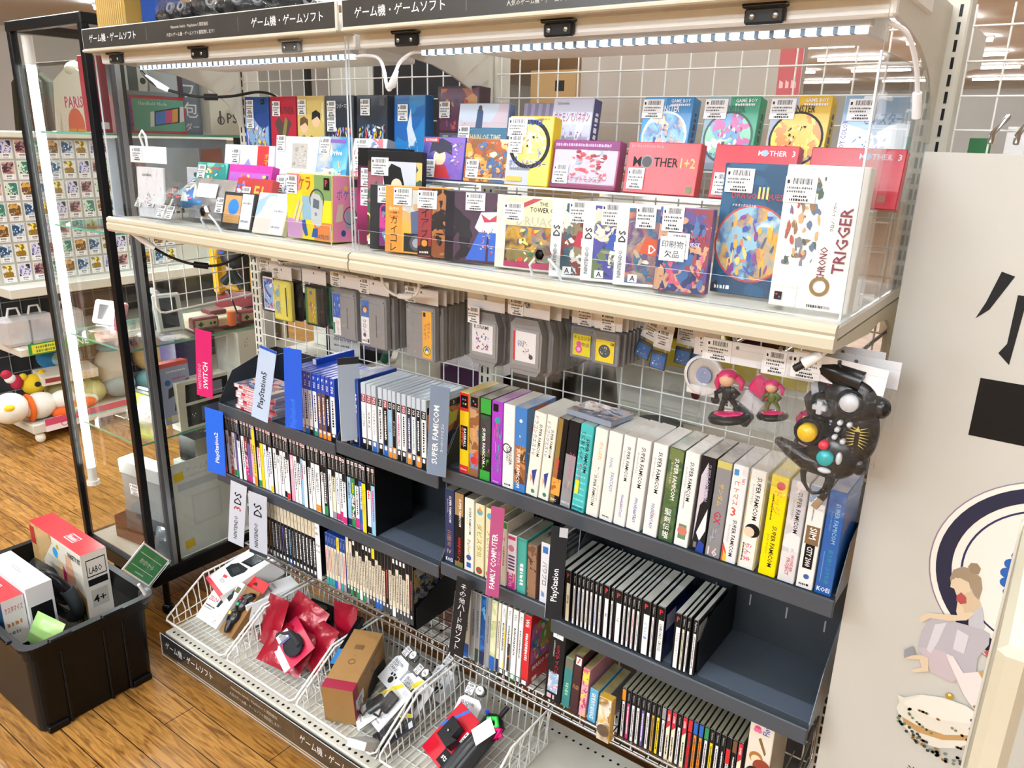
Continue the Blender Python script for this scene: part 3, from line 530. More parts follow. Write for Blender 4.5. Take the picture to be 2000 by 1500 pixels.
gbox('game_box', 'white and lilac handheld game box tilted behind the yellow one', 'game box', GR, .255, .275, Z2, .09, .03, .121, M('c8c8e0', .25), [('a', 0, 0, 1, .6, ['d8d8ec', 'b0b0d8', 'f0f0f8', '8a8ac8'], 26, 12), ('t', 'ポケモンでパネポン', .5, .72, .16, M('b03a4a'), .9), ('b', .3, .15, .8, .55, ['b06ab0', 'f4f4fa', '8a9ad0', 'd86a7a'], 12, 6), ('t', 'Nintendo', .25, .93, .05, M('9a9aa0'), .3)], lean=10, side=[('r', 0, 0, 1, 1, M('3a3f7c')), ('z', .3, .2, .7, .8, PAPER, 4)])
gbox('game_box', 'lilac striped handheld game box half hidden behind the yellow box', 'game box', GR, .162, .315, Z2 + .03, .128, .022, .083, M('8c86a8', .25), [('r', k * .14, 0, k * .14 + .07, 1, M('a8a2c4')) for k in range(7)] + [('c', .82, .5, .16, M('d8b08a')), ('p', [(.7, .5), (.7, .72), (.84, .78), (.96, .66), (.92, .52), (.82, .62)], M('c8b060'))], lean=9)
gbox('game_box', 'handheld game box with a person in blue gazing at a pale sea', 'game box', GR, .018, .285, Z2 + .028, .13, .022, .084, M('6a86a8', .2), [('r', 0, 0, 1, .42, M('3a7a9c')), ('r', 0, .42, 1, .62, M('d8c8d0')), ('a', 0, .55, 1, 1, ['a8b8d8', 'd8c0d0', 'c8d4e8'], 27, 9), ('p', [(.36, .4), (.38, .86), (.44, .92), (.5, .8), (.5, .4)], M('2a4a7a')), ('c', .43, .9, .06, M('4a3a34')), ('t', 'CHAIN OF TIME', .55, .18, .15, M('e8d8b0'), .7), ('b', .05, .35, .3, .6, ['e0a0b0', 'd8607a'], 5, 4)], lean=9, stk=(.15, .24, 0, .95))
gbox('game_box', 'large dark red framed game box in clear wrap at the back by the seam', 'game box', GR, -.083, .335, Z2 + .02, .118, .04, .128, M('3a2030', .2), [('a', .08, .28, .97, .97, ['8c2a34', 'b0603a', '5a2a4a', 'c88a4a'], 28, 16), ('b', .2, .3, .9, .8, ['c8904a', '6a3a5a', '3a5a8a', 'a83a3a'], 14, 15), ('r', .08, .04, .97, .24, M('3f4858')), ('r', .16, .07, .3, .2, M('8a9a6a')), ('r', .4, .07, .55, .2, M('6a5a8a')), ('r', .66, .07, .82, .2, M('a84a4a'))], lean=3, stk=(.2, .62, 0, .95))
# --- left bay, rear row of upright boxes
def sfc(x, lab, body, ops, stk, y=.305, w=.103, yaw=-2, lean=2): return gbox('game_box', lab, 'game box', 'upright boxed games at the back of the left bay', x, y, 1.4885, w, .028, .188, M(body, .25), ops, lean=lean, yaw=yaw, stk=stk)
sfc(-.735, 'tall blue game box with a crowd picture at the left end of the rear row', '1d4f9c', [('a', 0, .0, 1, .75, ['3a6ac0', '8ab0e0', '2a4a90', 'c8d8f0'], 31, 9), ('b', .05, .3, .9, .62, ['e8d040', 'd8d8e0', '8a4a7a', 'e0b04a', '3a7a4a', 'f0f0f0'], 24, 15), ('t', 'FINAL FANTASY', .5, .9, .05, PAPER, .0)][:2] + [('r', .72, .9, .86, .97, BLACK), ('c', .79, .935, .012, M('1f8a4c'))], [(.24, .86, 0), (.24, .68, 1)])
sfc(-.628, 'tall red game box with a brown emblem in the rear row', 'b8243c', [('t', 'MOTHER', .62, .82, .1, M('5a2028'), .66), ('p', [(.15, .66), (.5, .35), (.85, .66), (.66, .74), (.5, .66), (.34, .74)], M('4a3a34')), ('p', [(.42, .42), (.58, .42), (.7, .7), (.6, .74)], M('8a7a3a'))], (.26, .84, 0))
sfc(-.522, 'tall game box with several drawn faces on yellow in the rear row', 'd8c890', [('a', 0, 0, 1, 1, ['d8c070', 'e8d8a0', 'c8a860', '9a7a5a'], 32, 8)] + sum(([('c', u, v, .085, M('e8c09a')), ('p', [(u - .17, v), (u - .15, v + .1), (u, v + .13), (u + .16, v + .09), (u + .16, v), (u + .05, v + .05)], M(h))] for u, v, h in ((.25, .62, '6a4a2a'), (.72, .7, '1c1c1e'), (.25, .38, '2a4a4a'), (.55, .38, '8a2a3a'), (.8, .32, 'a8703a'))), []), (.2, .86, 0))
sfc(-.418, 'tall dark game box with bright toy-like shapes and a long white note', '27313c', [('a', 0, .55, 1, 1, ['1f2830', '2f3a48', '26303c'], 33, 9), ('b', .1, .33, .95, .62, ['3a6ad0', 'd0404a', 'e8c83a', 'f0f0f0', '8a5ac0'], 26, 17), ('t', 'ボンバーマン', .6, .88, .06, M('d8d8e0'), .5)], [(.24, .84, 0), (.24, .66, 1)])
sfc(-.308, 'tall dark game box with bright toy-like shapes under glossy wrap', '28323c', [('a', 0, .55, 1, 1, ['1f2830', '2f3a48', '26303c'], 34, 9), ('b', .08, .33, .95, .66, ['3a6ad0', 'd0404a', 'e8e8f0', 'e8c83a', '5aa0d0'], 28, 23), ('r', .78, .88, .95, .97, M('4a4a50'))], (.3, .86, 0))
sfc(-.196, 'teal-blue game box with a white winged figure near the seam', '1f6ab0', [('a', 0, 0, 1, 1, ['1f6ab8', '2a86cc', '1a5090'], 35, 7), ('p', [(.5, .42), (.42, .62), (.55, .86), (.6, .64), (.74, .5), (.62, .42)], M('d8e4ee')), ('b', .4, .3, .8, .5, ['c8d8e8', '9ab8d8'], 8, 5)], (.3, .8, 0), y=.315, w=.098)
# --- left bay, middle and front
GL = 'smaller games at the front of the left bay'
gbox('game_box', 'wide white game box with a grey embossed square and red letters', 'game box', 'boxed games in the left middle row', -.50, .212, 1.4765, .188, .028, .106, M('e4e2de', .3), [('r', .32, .3, .62, .86, M('b8b4ac')), ('b', .34, .34, .6, .82, ['a8a49c', 'c8c4bc', '98948c'], 16, 3), ('t', 'LIVE A LIVE', .62, .14, .16, M('9c2a30'), .5), ('r', .86, .8, .93, .94, BLACK)], lean=8, stk=(.1, .84, 0))
gbox('game_box', 'sky-blue racing game box tilted sideways in the middle row', 'game box', 'boxed games in the left middle row', -.343, .20, 1.477, .098, .028, .11, M('6ab4d8', .25), [('a', 0, 0, 1, 1, ['5ab0e0', '8ad0f0', '3a90c8', 'f0d8b0'], 36, 10), ('t', 'SkyDrive', .5, .66, .15, PAPER, .9), ('b', .2, .1, .9, .5, ['f0f0f0', 'e8b070', 'd8607a', '4ab0a0'], 14, 9), ('r', .1, .88, .9, .95, M('7a4ab0'))], lean=14, yaw=3, stk=(.24, .8, 0))
gbox('game_box', 'pale blue game box with a long white note next to the dark game case', 'game box', 'boxed games in the left middle row', -.232, .205, 1.477, .098, .028, .108, M('b8c4d8', .25), picture(['c8d4e8', '6a8ac0', 'e8e0e8', 'd07a8a', 'f0f0f8'], 37, 16, 16), lean=14, yaw=4, stk=[(.28, .82, 0), (.28, .5, 1)])
gbox('game_box', 'wide white game box with lilac logo and red paper strip', 'game box', GL, -.70, .205, 1.4765, .20, .028, .082, M('d6d6e6', .3), [('t', 'FINAL FANTASY', .5, .3, .13, M('7a7ab8'), .5), ('p', [(.42, .4), (.5, .6), (.56, .4)], M('8a8ac8')), ('r', .68, 0, .9, 1, M('d8242e')), ('v', 'オマケ', .86, .5, .07, M('f0c030'))], lean=10, stk=(.24, .66, 0))
gbox('game_box', 'teal handheld game box with an orange lion-like creature', 'game box', GL, -.735, .135, 1.4265, .128, .022, .09, M('2a9a90', .25), [('a', 0, 0, 1, 1, ['2aa898', '1f8a80', '6ac8b8'], 38, 12), ('b', .3, .1, .75, .85, ['e8862a', 'd8401f', 'f0c04a', '3a6ab0', 'f0e0b0'], 22, 11), ('t', 'CONTINENT', .6, .86, .08, M('d83a2a'), .5)], lean=16, stk=(.18, .72, 0))
gbox('game_box', 'magenta handheld game box with cartoon faces', 'game box', GL, -.60, .135, 1.4265, .165, .022, .09, M('c82aa0', .25), [('r', .03, .05, .97, .8, M('b05ac0')), ('c', .42, .45, .2, M('e0503a')), ('c', .62, .42, .16, M('f0d04a')), ('c', .78, .48, .16, M('f0d0a0')), ('b', .1, .1, .95, .75, ['d83a5a', '3a2a5a', 'f0e06a', 'e87a3a', 'f4f0f0'], 16, 12)], lean=16)
gbox('game_box', 'handheld game box with yellow block letters on red, lying back', 'game box', GL, -.515, .085, 1.4265 - .05, .13, .02, .115, M('b8322e', .25), [('r', 0, .55, 1, 1, M('b02a2a')), ('t', 'F1', .66, .72, .28, M('e8b02a'), .25), ('t', 'グランプリ', .5, .3, .2, M('4a9a4a'), .7), ('b', .02, .05, .35, .95, ['3a7ac0', 'e8e8ec', 'c85aa0'], 10, 14)], lean=18, stk=(.32, .66, 1))
gbox('game_box', 'white handheld game box with pale blue letters in the third row', 'game box', GL, -.425, .145, 1.4265, .10, .022, .07, M('e0e6ee', .25), [('t', 'なるほど', .5, .55, .3, M('3a8ac8'), .8), ('t', 'Nintendo', .5, .86, .08, M('b05a6a'), .3)], lean=14, stk=(.2, .7, 0))
gbox('game_box', 'white and blue handheld game box marked with a blue band', 'game box', GL, -.318, .145, 1.4265, .10, .022, .066, M('dce6f0', .25), [('r', .1, .5, .9, .8, M('2a7ac8')), ('t', 'コルビー', .55, .65, .2, PAPER, .6), ('s', .1, .2, .8, .35, M('5a8ac0'), 5)], lean=14)
gbox('game_box', 'blue handheld game box lying nearly flat behind the silver bag', 'game box', GL, -.76, .085, 1.42, .13, .02, .09, M('3a8ac8', .25), [('a', 0, 0, 1, 1, ['3a9ad8', '7ac8e0', 'e8e0d0', '2a6ab0'], 39, 12), ('b', .1, .1, .9, .9, ['e8c86a', 'f0f0f0', 'd86a7a', '5ac0a8'], 14, 13)], lean=55, stk=(.2, .7, 0))
o = gbox('game_box', 'large colourful game box with a grey pocket player wearing headphones', 'game box', GF, -.262, .055, Z0 + .004, .142, .075, .135, M('d8cf38', .25),
     [('r', 0, .5, .3, 1, M('d88a8a')), ('r', .3, .66, .62, 1, M('d8c020')), ('r', .62, .6, 1, 1, M('7a9a5a')), ('r', 0, .3, .35, .74, M('e0d020')), ('r', .35, .3, .62, .66, M('8ab0c4')), ('r', .62, .28, 1, .62, M('e0d21c')), ('r', 0, 0, .35, .3, M('c090b8')), ('r', .35, 0, .62, .3, M('e0c820')), ('r', .62, 0, 1, .28, M('dc8040')), ('o', .68, .62, .17, .145, M('3a3f5a')), ('p', [(.56, .28), (.54, .64), (.6, .72), (.74, .7), (.82, .58), (.78, .24), (.7, .2)], M('b8bcc0')), ('p', [(.59, .5), (.61, .64), (.74, .61), (.73, .48)], M('5a646c')), ('c', .66, .4, .03, M('7a8086')), ('p', [(.36, .14), (.34, .28), (.42, .3), (.48, .06), (.42, .04)], M('1f4f9a')), ('p', [(.56, .04), (.6, .18), (.7, .18), (.7, .04)], M('1f4f9a')), ('p', [(.14, .3), (.26, .6), (.3, .58), (.18, .28)], M('d8c8a0')), ('p', [(.2, .26), (.34, .58), (.38, .55), (.26, .24)], M('d8c8a0')), ('t', 'ポケラ', .34, .87, .22, M('c83038'), .4), ('r', .84, .78, .96, .96, BLACK), ('t', 'P', .9, .88, .1, M('c8303a')), ('t', 'ATLUS', .83, .06, .07, M('55606a'), .24)], lean=3, stk=(.13, .82, 0, 1.05),
     side=[('r', 0, 0, 1, 1, M('e68aae')), ('t', 'ポケラ', .5, .72, .16, M('2a5ac0'), .7), ('c', .5, .82, .04, M('e8c040')), ('p', [(.1, .3), (.2, .56), (.4, .58), (.36, .32)], M('d8c8b0')), ('p', [(.5, .2), (.5, .46), (.78, .46), (.8, .2)], M('9aa4b0')), ('o', .65, .4, .14, .125, M('3a3f5a')), ('c', .4, .13, .05, M('1f4f9a')), ('c', .8, .13, .05, M('1f4f9a')), ('r', .7, .84, .92, .96, M('3a1a1e'))])
# pale loose bag, handheld game with blue mascot-free cover, silver bag, game cards
o = gbox('game_case', 'dark handheld game case with a white side note, blue blob on its cover', 'game case', GL, -.505, .052, Z0 + .003, .105, .016, .085, M('34383c', .25), [('r', .06, .15, .6, .92, M('c89a60')), ('c', .36, .6, .22, M('1f7ad0')), ('r', .62, .02, .98, .98, M('dfe0ee')), ('s', .66, .7, .94, .76, M('777'), 3), ('s', .66, .2, .94, .26, M('777'), 4)], lean=16, yaw=4)
o = gbox('game_case', 'pale translucent pack with blue blotch and a white side note', 'game case', GL, -.385, .052, Z0 + .003, .10, .014, .092, M('e6dccb', .2), [('a', 0, 0, .6, 1, ['e8dccc', 'd8d0c8', '9ab8d8', 'f0e4d8'], 40, 8), ('r', .56, 0, .98, .75, M('dfe0f2')), ('s', .6, .55, .92, .6, M('777'), 3), ('s', .6, .15, .92, .2, M('777'), 4)], lean=20, yaw=3)
def pouch(name, label, loc, rot, w, h, t, m, cat, group=None, ops=None, seed=1):
    rn = random.Random(seed); b = MB(); nx, nz = 9, 9; vs = []
    for s in (-1, 1):
        for j in range(nz + 1):
            for i in range(nx + 1):
                u, v = i / nx, j / nz; q = (max(0, math.sin(PI * u)) * max(0, math.sin(PI * v))) ** .5
                vs.append(((u - .5) * w, s * t * .5 * q * rn.uniform(.6, 1.15), v * h))
    k = (nx + 1) * (nz + 1); fs = []
    for s in (0, 1):
        for j in range(nz):
            for i in range(nx):
                a = s * k + j * (nx + 1) + i; f = (a, a + 1, a + nx + 2, a + nx + 1); fs.append(f if s == 0 else f[::-1])
    b.add(vs, fs, m, True); o = b.build(name, None, loc, rot)
    tag(o, label, cat, group); return o
FOIL = NM('b9bcc2', 'e6e8ec', 14, .18, .75, .8)
o = pouch('foil_bag', 'crinkled silver foil bag at the front of the left bay', (-.60, .085, Z0 + .012), (-.35, 0, 0), .165, .10, .022, FOIL, 'bag', None)
MB().box(-.05, .03, -.0005, .0005, 0, .034, PAPER).build('label', o, (0, -.012, .05), (0, 0, 0)); sticker(o, .055, -.013, .035, 1); 
def game_card(x, y, z, i, lab):
    t = thing('game_card_pack', lab, 'game card', (x, y, z), (-.5, 0, .05 * (i % 3 - 1)), 'small game cards in clear packs')
    b = MB(); b.box(-.0108, .0108, -.0035, 0, 0, .031, M('131416', .4), .0015); b.art((-.009, -.0036, .004), (1, 0, 0), (0, 0, 1), .018, .024, [('r', 0, 0, 1, 1, M(['8a7a3a', '3a4046', '5a2a30', '4a5a3a', '2a2a2e'][i])), ('r', 0, .76, 1, 1, M('c8303a'))]); b.build('card', t)
    b = MB(); b.box(-.022, .022, -.006, .001, -.035, .045, SLEEVE); b.build('clear_pack', t); sticker(t, -.004, -.0065, -.018, i, s=.9)
for i, (x, y, z) in enumerate([(-.855, .075, 1.425), (-.80, .078, 1.427), (-.738, .08, 1.424), (-.705, .045, 1.411), (-.672, .047, 1.410)]):
    game_card(x, y, z, i, 'small black game card in a clear pack, %s from the left at the front' % _ones[i])
# white carded pack at the far left, with clear hang tab
t = thing('carded_pack', 'white header card pack with hang tab at the far left of the display', 'pack', (-.80, .055, Z0 + .002), (-.06, 0, .06))
b = MB(); b.box(-.075, .075, 0, .001, .135, .175, PAPER); b.build('header', t); sticker(t, -.045, -.001, .155, 2)
b = MB(); b.box(-.06, .05, .004, .012, .0, .125, M('e8e8ee', .3), .002); b.art((-.055, .004, .005), (1, 0, 0), (0, 0, 1), .10, .115, [('b', .2, .2, .8, .5, ['d8b050', 'c86a7a', '8a8a94', 'e8e0e8'], 9, 3), ('s', .2, .85, .6, .9, M('888'), 3)]); b.build('pack_card', t)
b = MB(); b.box(-.075, .075, -.002, .014, .0, .135, BAG); b.build('clear_bag', t)
b = MB(); b.tube([(-.025, .006, .172), (-.03, .0, .20), (-.018, 0, .212), (-.006, 0, .20), (-.01, .006, .172)], .003, M('f4f4f6', .25), 7); b.build('hang_hook', t)
gbox('phone_box', 'small white box with dark round logo, left of two', 'box', None, -.80, .16, 1.372, .05, .04, .125, M('e8eaf0', .3), [('c', .6, .86, .05, M('5a5e66'))], lean=3, yaw=14)
gbox('phone_box', 'small white box with dark round logo, right of two', 'box', None, -.74, .155, 1.372, .045, .04, .118, M('ddd8d4', .3), [('c', .5, .86, .05, M('5a5e66'))], lean=3, yaw=10)
# hexagon lock knobs on the doors
for i, (x, z, lb) in enumerate([(-.482, 1.415, 'left'), (.435, 1.415, 'right')]):
    t = thing('display_lock', 'round chrome lock fitted low on the %s clear door' % lb, 'lock', (x, .009, z), (PI / 2, 0, 0), 'chrome door locks')
    MB().lathe([(.016, 0), (.016, .006), (.012, .012), (.009, .012)], CHROME, 6, smooth=False).build('collar', t); MB().lathe([(.0001, .009), (.009, .011), (.0001, .011)], BLACK, 14).build('keyhole', t)
    MB().tube([(-.028, -.045, -.014), (-.026, -.02, 0), (-.012, -.006, .004), (.012, -.006, .004), (.026, -.02, 0), (.028, -.045, -.014)], .0025, M('dfe6ec', .1), 6).build('clear_clasp', t)
# ------------------------------------------------------------------ dark game trays hooked on the grid
def tray(x0, x1, z, label, y0=.198, y1=.408, hb=.2):
    t = thing('game_tray', label, 'tray', (0, 0, 0), (0, 0, 0), 'dark metal game trays')
    b = MB(); b.box(x0, x1, y0, y1, z - .004, z, NAVY); b.box(x0, x1, y0 + .02, y0 + .07, z, z + .0012, NM('566070', '606b7c', 8, .3, .2)); b.build('floor_plate', t)
    b = MB(); b.box(x0, x1, y0 - .006, y0, z - .03, z + .004, NAVY, .002); b.build('front_lip', t)
    b = MB(); b.box(x0, x1, y1 - .002, y1, z, z + hb, DARK)
    for k in range(int((x1 - x0) / .075)): b.box(x0 + .05 + k * .075, x0 + .053 + k * .075, y1 - .0026, y1, z + .07, z + .095, M('8c8f94'))
    b.build('back_plate', t)
    for x in (x0, x1 - .0015):
        MB().slab([(x, y0, z), (x, y1, z), (x, y1, z + hb), (x, y1 - .03, z + hb), (x, y0 + .05, z + .09), (x, y0 + .012, z + .03), (x, y0, z + .012)], (.0015, 0, 0), NAVY).build('side_plate', t)
    return t
ZL1, ZM1, ZR1, Z2L, Z2R, Z2P = .836, .848, .872, .615, .630, .608
tray(-.80, -.302, ZL1 - .001, 'dark metal tray on the upper row, left, holding blue-topped cases', hb=.13)
tray(-.298, .046, ZM1 - .001, 'dark metal tray on the upper row holding clear-topped cases at the seam', hb=.13)
tray(.058, .915, ZR1 - .001, 'long dark metal tray carrying the white and coloured cardboard boxes', hb=.13)
tray(-.84, .046, Z2L - .001, 'long dark metal tray carrying the black-topped cases, empty at its right')
tray(.052, .362, Z2R - .001, 'short dark metal tray below the long box tray, with a pink divider')
tray(.366, .908, Z2P - .001, 'dark metal tray of thin disc cases, empty at its right half')
# lowest row: chrome rod shelves
def rod_shelf(x0, x1, z, label, y0=.19, y1=.405):
    t = thing('rod_shelf', label, 'shelf', (0, 0, 0), (0, 0, 0), 'chrome rod shelves in the lowest row'); b = MB()
    b.tube([(x0, y0, z + .012), (x1, y0, z + .012)], .003, CHROME, 7); b.tube([(x0, y0, z - .006), (x1, y0, z - .006)], .0028, CHROME, 7)
    for x in (x0, x1): b.tube([(x, y0, z + .012), (x, y0, z - .006), (x, y1, z - .006), (x, y1, z + .10), (x, y0 + .02, z + .012)], .0026, CHROME, 6)
    b.build('frame', t); b = MB()
    for k in range(int((x1 - x0) / .03) + 1): b.tube([(x0 + k * .03, y0, z - .006), (x0 + k * .03, y1, z - .006)], .0016, CHROME, 5)
    for k in range(4): b.tube([(x0, y0 + .05 * k, z - .0085), (x1, y0 + .05 * k, z - .0085)], .0016, CHROME, 5)
    b.build('floor_rods', t)
rod_shelf(-.68, .075, .397, 'chrome rod shelf in the lowest row of the left bay'); rod_shelf(.10, .885, .384, 'chrome rod shelf in the lowest row of the right bay')
# ------------------------------------------------------------------ spine-out cases and boxes
def spine(name, label, group, x0, x1, z, h, d, shell, ops, y=.205, shells=None, lean=0, cat='game case', rightface=None, stk=None, ins=(.0006, .0006)):
    w = x1 - x0 - .0008; b = MB(); b.box(0, w, 0, d, 0, h, shell, .0012, shells)
    if rightface: b.art((w, .003, .003), (0, 1, 0), (0, 0, 1), d - .006, h - .006, rightface)
    o = b.build(name, None, (x0, y, z + math.sin(lean) * w), (0, lean, 0)); tag(o, label, cat, group)
    b = MB(); b.box(ins[0], w - ins[0], -.0004, 0, ins[1], h - ins[1], shell if cat == 'game box' else PAPER); b.art((ins[0], -.0004, ins[1]), (1, 0, 0), (0, 0, 1), w - 2 * ins[0], h - 2 * ins[1], ops, .00012); b.build('spine_label', o)
    if stk: place('price_sticker', STK[0], o, (w + .0016, stk[0], stk[1]), (0, 0, PI / 2))
    return o
def near(c): return {'w': 'white', 'k': 'black', 'n': 'navy', 'r': 'red', 'y': 'yellow', 'g': 'green', 'b': 'blue', 'o': 'orange', 'p': 'magenta', 'v': 'purple', 's': 'pale blue', 't': 'teal', 'br': 'brown', 'gy': 'grey', 'cr': 'cream', 'pk': 'pink', 'gd': 'gold', 'dg': 'dark green', 'mr': 'maroon'}.get(c, c)
def col(c): return M(C_[c], .3)
LOGO = [('r', .18, .925, .82, .975, PAPER), ('r', .35, .935, .65, .965, M('c0404a'))]
# black-topped row on the long tray: label colour / foot colour / text colour [:title]
ps2 = 's/b/n w/s/b br/p/w w/w/k o/r/k w/g/k v/g/k w/w/k w/w/k mr/p/w v/p/k pk/w/k y/o/k w/g/r y/y/o w/w/b w/w/b w/y/k w/w/k w/w/k w/w/k w/k/k w/r/k pk/pk/w w/w/k w/w/k s/s/r w/w/k w/w/k w/w/k w/o/k w/w/k k/g/w w/w/n cr/gy/k w/p/b w/p/k w/p/k s/n/k g/g/y w/p/k b/v/w y/y/br w/k/r s/s/p'.split()
ttl = {33: 'FINAL FANTASY X-2', 35: 'FRONT MISSION 4', 14: 'ワールド', 30: '.hack//G.U.', 42: 'クレイジータクシー'}
X = -.838; wd = (.157 + .682) / 46 * .0 + (.678) / 46
for i, q in enumerate(ps2):
    c, ft, tx = q.split('/'); thick = .0205 if i == 30 else .01455
    ops = [('r', 0, 0, 1, 1, M('15161a', .3)), ('r', 0, 0, 1, .73 - .09 * (i % 3 == 1), col(c))] + LOGO + ([('d', 'PlayStation.2', .5, .835, .5, M('c9c9cc'), .15)] if c != 'y' or i != 12 else [])
    if i == 12: ops += [('r', 0, 0, 1, .92, col('y'))]
    if ft != c: ops.append(('r', 0, .01, 1, .11 if i % 4 else .16, col(ft)))
    ops += [('d', ttl[i], .5, .46, .55, col(tx), .4)] if i in ttl else [('z', .28, .2 + .1 * (i % 4), .72, .66, col(tx) if tx != 'k' else M('55565c'), i + 5)]
    if i in (4, 9, 39): ops.append(('a', 0, .12, 1, .5, [C_[c], C_[ft], 'd0d0d0', '3a3a4a'], 50 + i, 60))
    rf = None
    if i == 45: rf = [('r', 0, 0, 1, 1, M('0e0f14', .2)), ('a', 0, .42, 1, .82, ['101a4a', '1a2a6a', '0e1236', '2a3f8a'], 55, 8), ('o', .62, .5, .1, .08, M('b8a03a')), ('p', [(.4, .55), (.72, .78), (.78, .74), (.5, .5)], M('8a7a3a')), ('t', 'PlayStation 2', .42, .9, .05, M('c9c9cc'), .6), ('s', .1, .06, .9, .1, M('3a4a7a'), 3)]
    spine('game_case', 'black-topped case with %s%s spine, %s from the left on the long tray' % (near(c), '' if ft in (c, 'w') else ' and ' + near(ft), nth(i + 1)), 'black-topped cases on the long tray', X, X + thick, Z2L, .19, .135, M('131417', .25), ops, y=.205 - .004 * (i % 5 == 2), rightface=rf, stk=(.03, .13) if i == 45 else None)
    X += thick + (.003 if i == 30 else 0)
# blue-topped row
PSB = M('1747b8', .2); 
b4 = [(-.478, -.460, 's', 'b', 'b'), (-.460, -.442, 'w', 'k', 'k'), (-.440, -.428, 'w', 'gy', 'k'), (-.428, -.411, 'w', 'b', 'k'), (-.411, -.395, 'w', 'k', 'gy'), (-.393, -.377, 'w', 'g', 'k'), (-.375, -.361, 'br', 'o', 'w'), (-.359, -.345, 'br', 'o', 'w'), (-.343, -.328, 'k', 'o', 'w'), (-.326, -.308, 'w', 'k', 'k')]
for i, (a, c, lc, fc, tx) in enumerate(b4):
    ops = [('r', 0, 0, 1, 1, PSB), ('r', 0, .0, 1, .72, col(lc)), ('t', 'P', .5, .93, .05, PAPER, .6), ('d', 'PS4', .5, .82, .55, PAPER, .12), ('r', 0, .0, 1, .13, col(fc)), ('r', .2, .08, .8, .12, PAPER), ('z', .3, .22, .7, .66, col(tx), 70 + i)]
    if i == 1: ops += [('r', 0, .8, 1, .86, col('br')), ('b', .1, .15, .9, .6, ['2a2c30', '8a8d92', 'f0f0f0'], 8, 3)]
    spine('game_case', 'blue-topped case with %s spine and %s foot, %s beside the blue tag' % (near(lc), near(fc), nth(i + 1)), 'blue-topped cases', a, c, ZL1, .171, .135, PSB, ops)
spine('game_case', 'blue-topped case with white front edge lying on the row beside the grid', 'blue-topped cases', -.455, -.44, ZL1 + .0, .185, .135, PSB, [('r', 0, 0, 1, 1, PAPER)], y=.262, cat='game case')
# clear-topped row
CT = M('b9c6d2', .12)
b3 = [('dg', 'o', 'w', 'キルゾーン2', 'r'), ('k', 'k', 'gy', '', 'k'), ('n', 'k', 'w', 'GT6', 'n'), ('w', 'k', 'k', 'パワプロ', 'r'), ('w', 'k', 'k', 'H.A.W.X.', 'r'), ('w', 'b', 'k', 'ソウルキャリバー', 'r'), ('w', 'k', 'k', '', 'k'), ('k', 'b', 'w', '', 'r'), ('s', 'o', 'b', 'バトル4', 'k'), ('k', 'o', 'w', 'ダークソウルII', 'k'), ('w', 'k', 'p', '', 'k'), ('w', 'k', 'k', '', 'r'), ('n', 'o', 'w', '', 'k'), ('w', 'k', 't', '', 'k'), ('k', 'o', 'w', '', 'k'), ('w', 'k', 'k', '', 'k')]
xs = [(-.285, -.27), (-.27, -.256), (-.249, -.222), (-.213, -.196), (-.194, -.178), (-.177, -.161), (-.155, -.140), (-.138, -.123), (-.122, -.109), (-.108, -.096), (-.093, -.080), (-.078, -.063), (-.060, -.046), (-.045, -.033), (-.031, -.017), (-.015, .0)]
for i, ((lc, fc, tx, tt, tc), (a, c)) in enumerate(zip(b3, xs)):
    ops = [('r', 0, 0, 1, 1, CT), ('r', 0, 0, 1, .84, col(lc)), ('r', 0, .72, 1, .84, M('8c1f36') if tc == 'r' else col(tc)), ('d', 'PS3', .5, .78, .6, PAPER, .09), ('r', 0, 0, 1, .17, col(fc)), ('r', .2, .09, .8, .15, PAPER)]
    if i == 2: ops = [('r', 0, 0, 1, 1, M('163a8c', .2)), ('t', 'P', .5, .92, .06, PAPER, .5), ('z', .3, .5, .75, .78, PAPER, 4), ('t', '6', .5, .4, .1, PAPER), ('t', 'PS3', .5, .22, .03, M('8aa0d0'), .6), ('r', .1, .02, .9, .14, BLACK), ('r', .3, .06, .7, .12, PAPER)]
    ops += [('d', tt, .5, .46, .55, col(tx), .42)] if tt and i != 2 else ([('z', .3, .22, .7, .68, col(tx), 90 + i)] if i != 2 else [])
    rf = [('r', 0, .9, 1, 1, CT), ('a', 0, 0, 1, .88, ['6a5a6a', 'c87a4a', '8a5a4a', '4a4a5a', 'a89a8a'], 58, 14), ('r', .0, .8, 1, .9, M('2a2a30')), ('p', [(.25, .6), (.3, .74), (.45, .7), (.55, .8), (.68, .7), (.85, .72), (.8, .56), (.55, .5)], M('c8bc4a')), ('p', [(.1, .2), (.3, .28), (.6, .22), (.9, .3), (.85, .14), (.5, .1)], M('c03a2a')), ('b', .1, .05, .9, .2, ['e0b03a', '2a4a9a', 'c8382a'], 8, 4), ('t', '3', .72, .85, .05, PAPER)] if i == 15 else None
    spine('game_case', 'clear-topped case with %s spine, %s foot, %s from the left' % (near(lc), near(fc), nth(i + 1)), 'clear-topped cases beside the grey tag', a, c, ZM1, .171 if i != 2 else .176, .135, CT if i != 2 else M('163a8c', .2), ops, rightface=rf, stk=(.03, .125) if i == 15 else None)
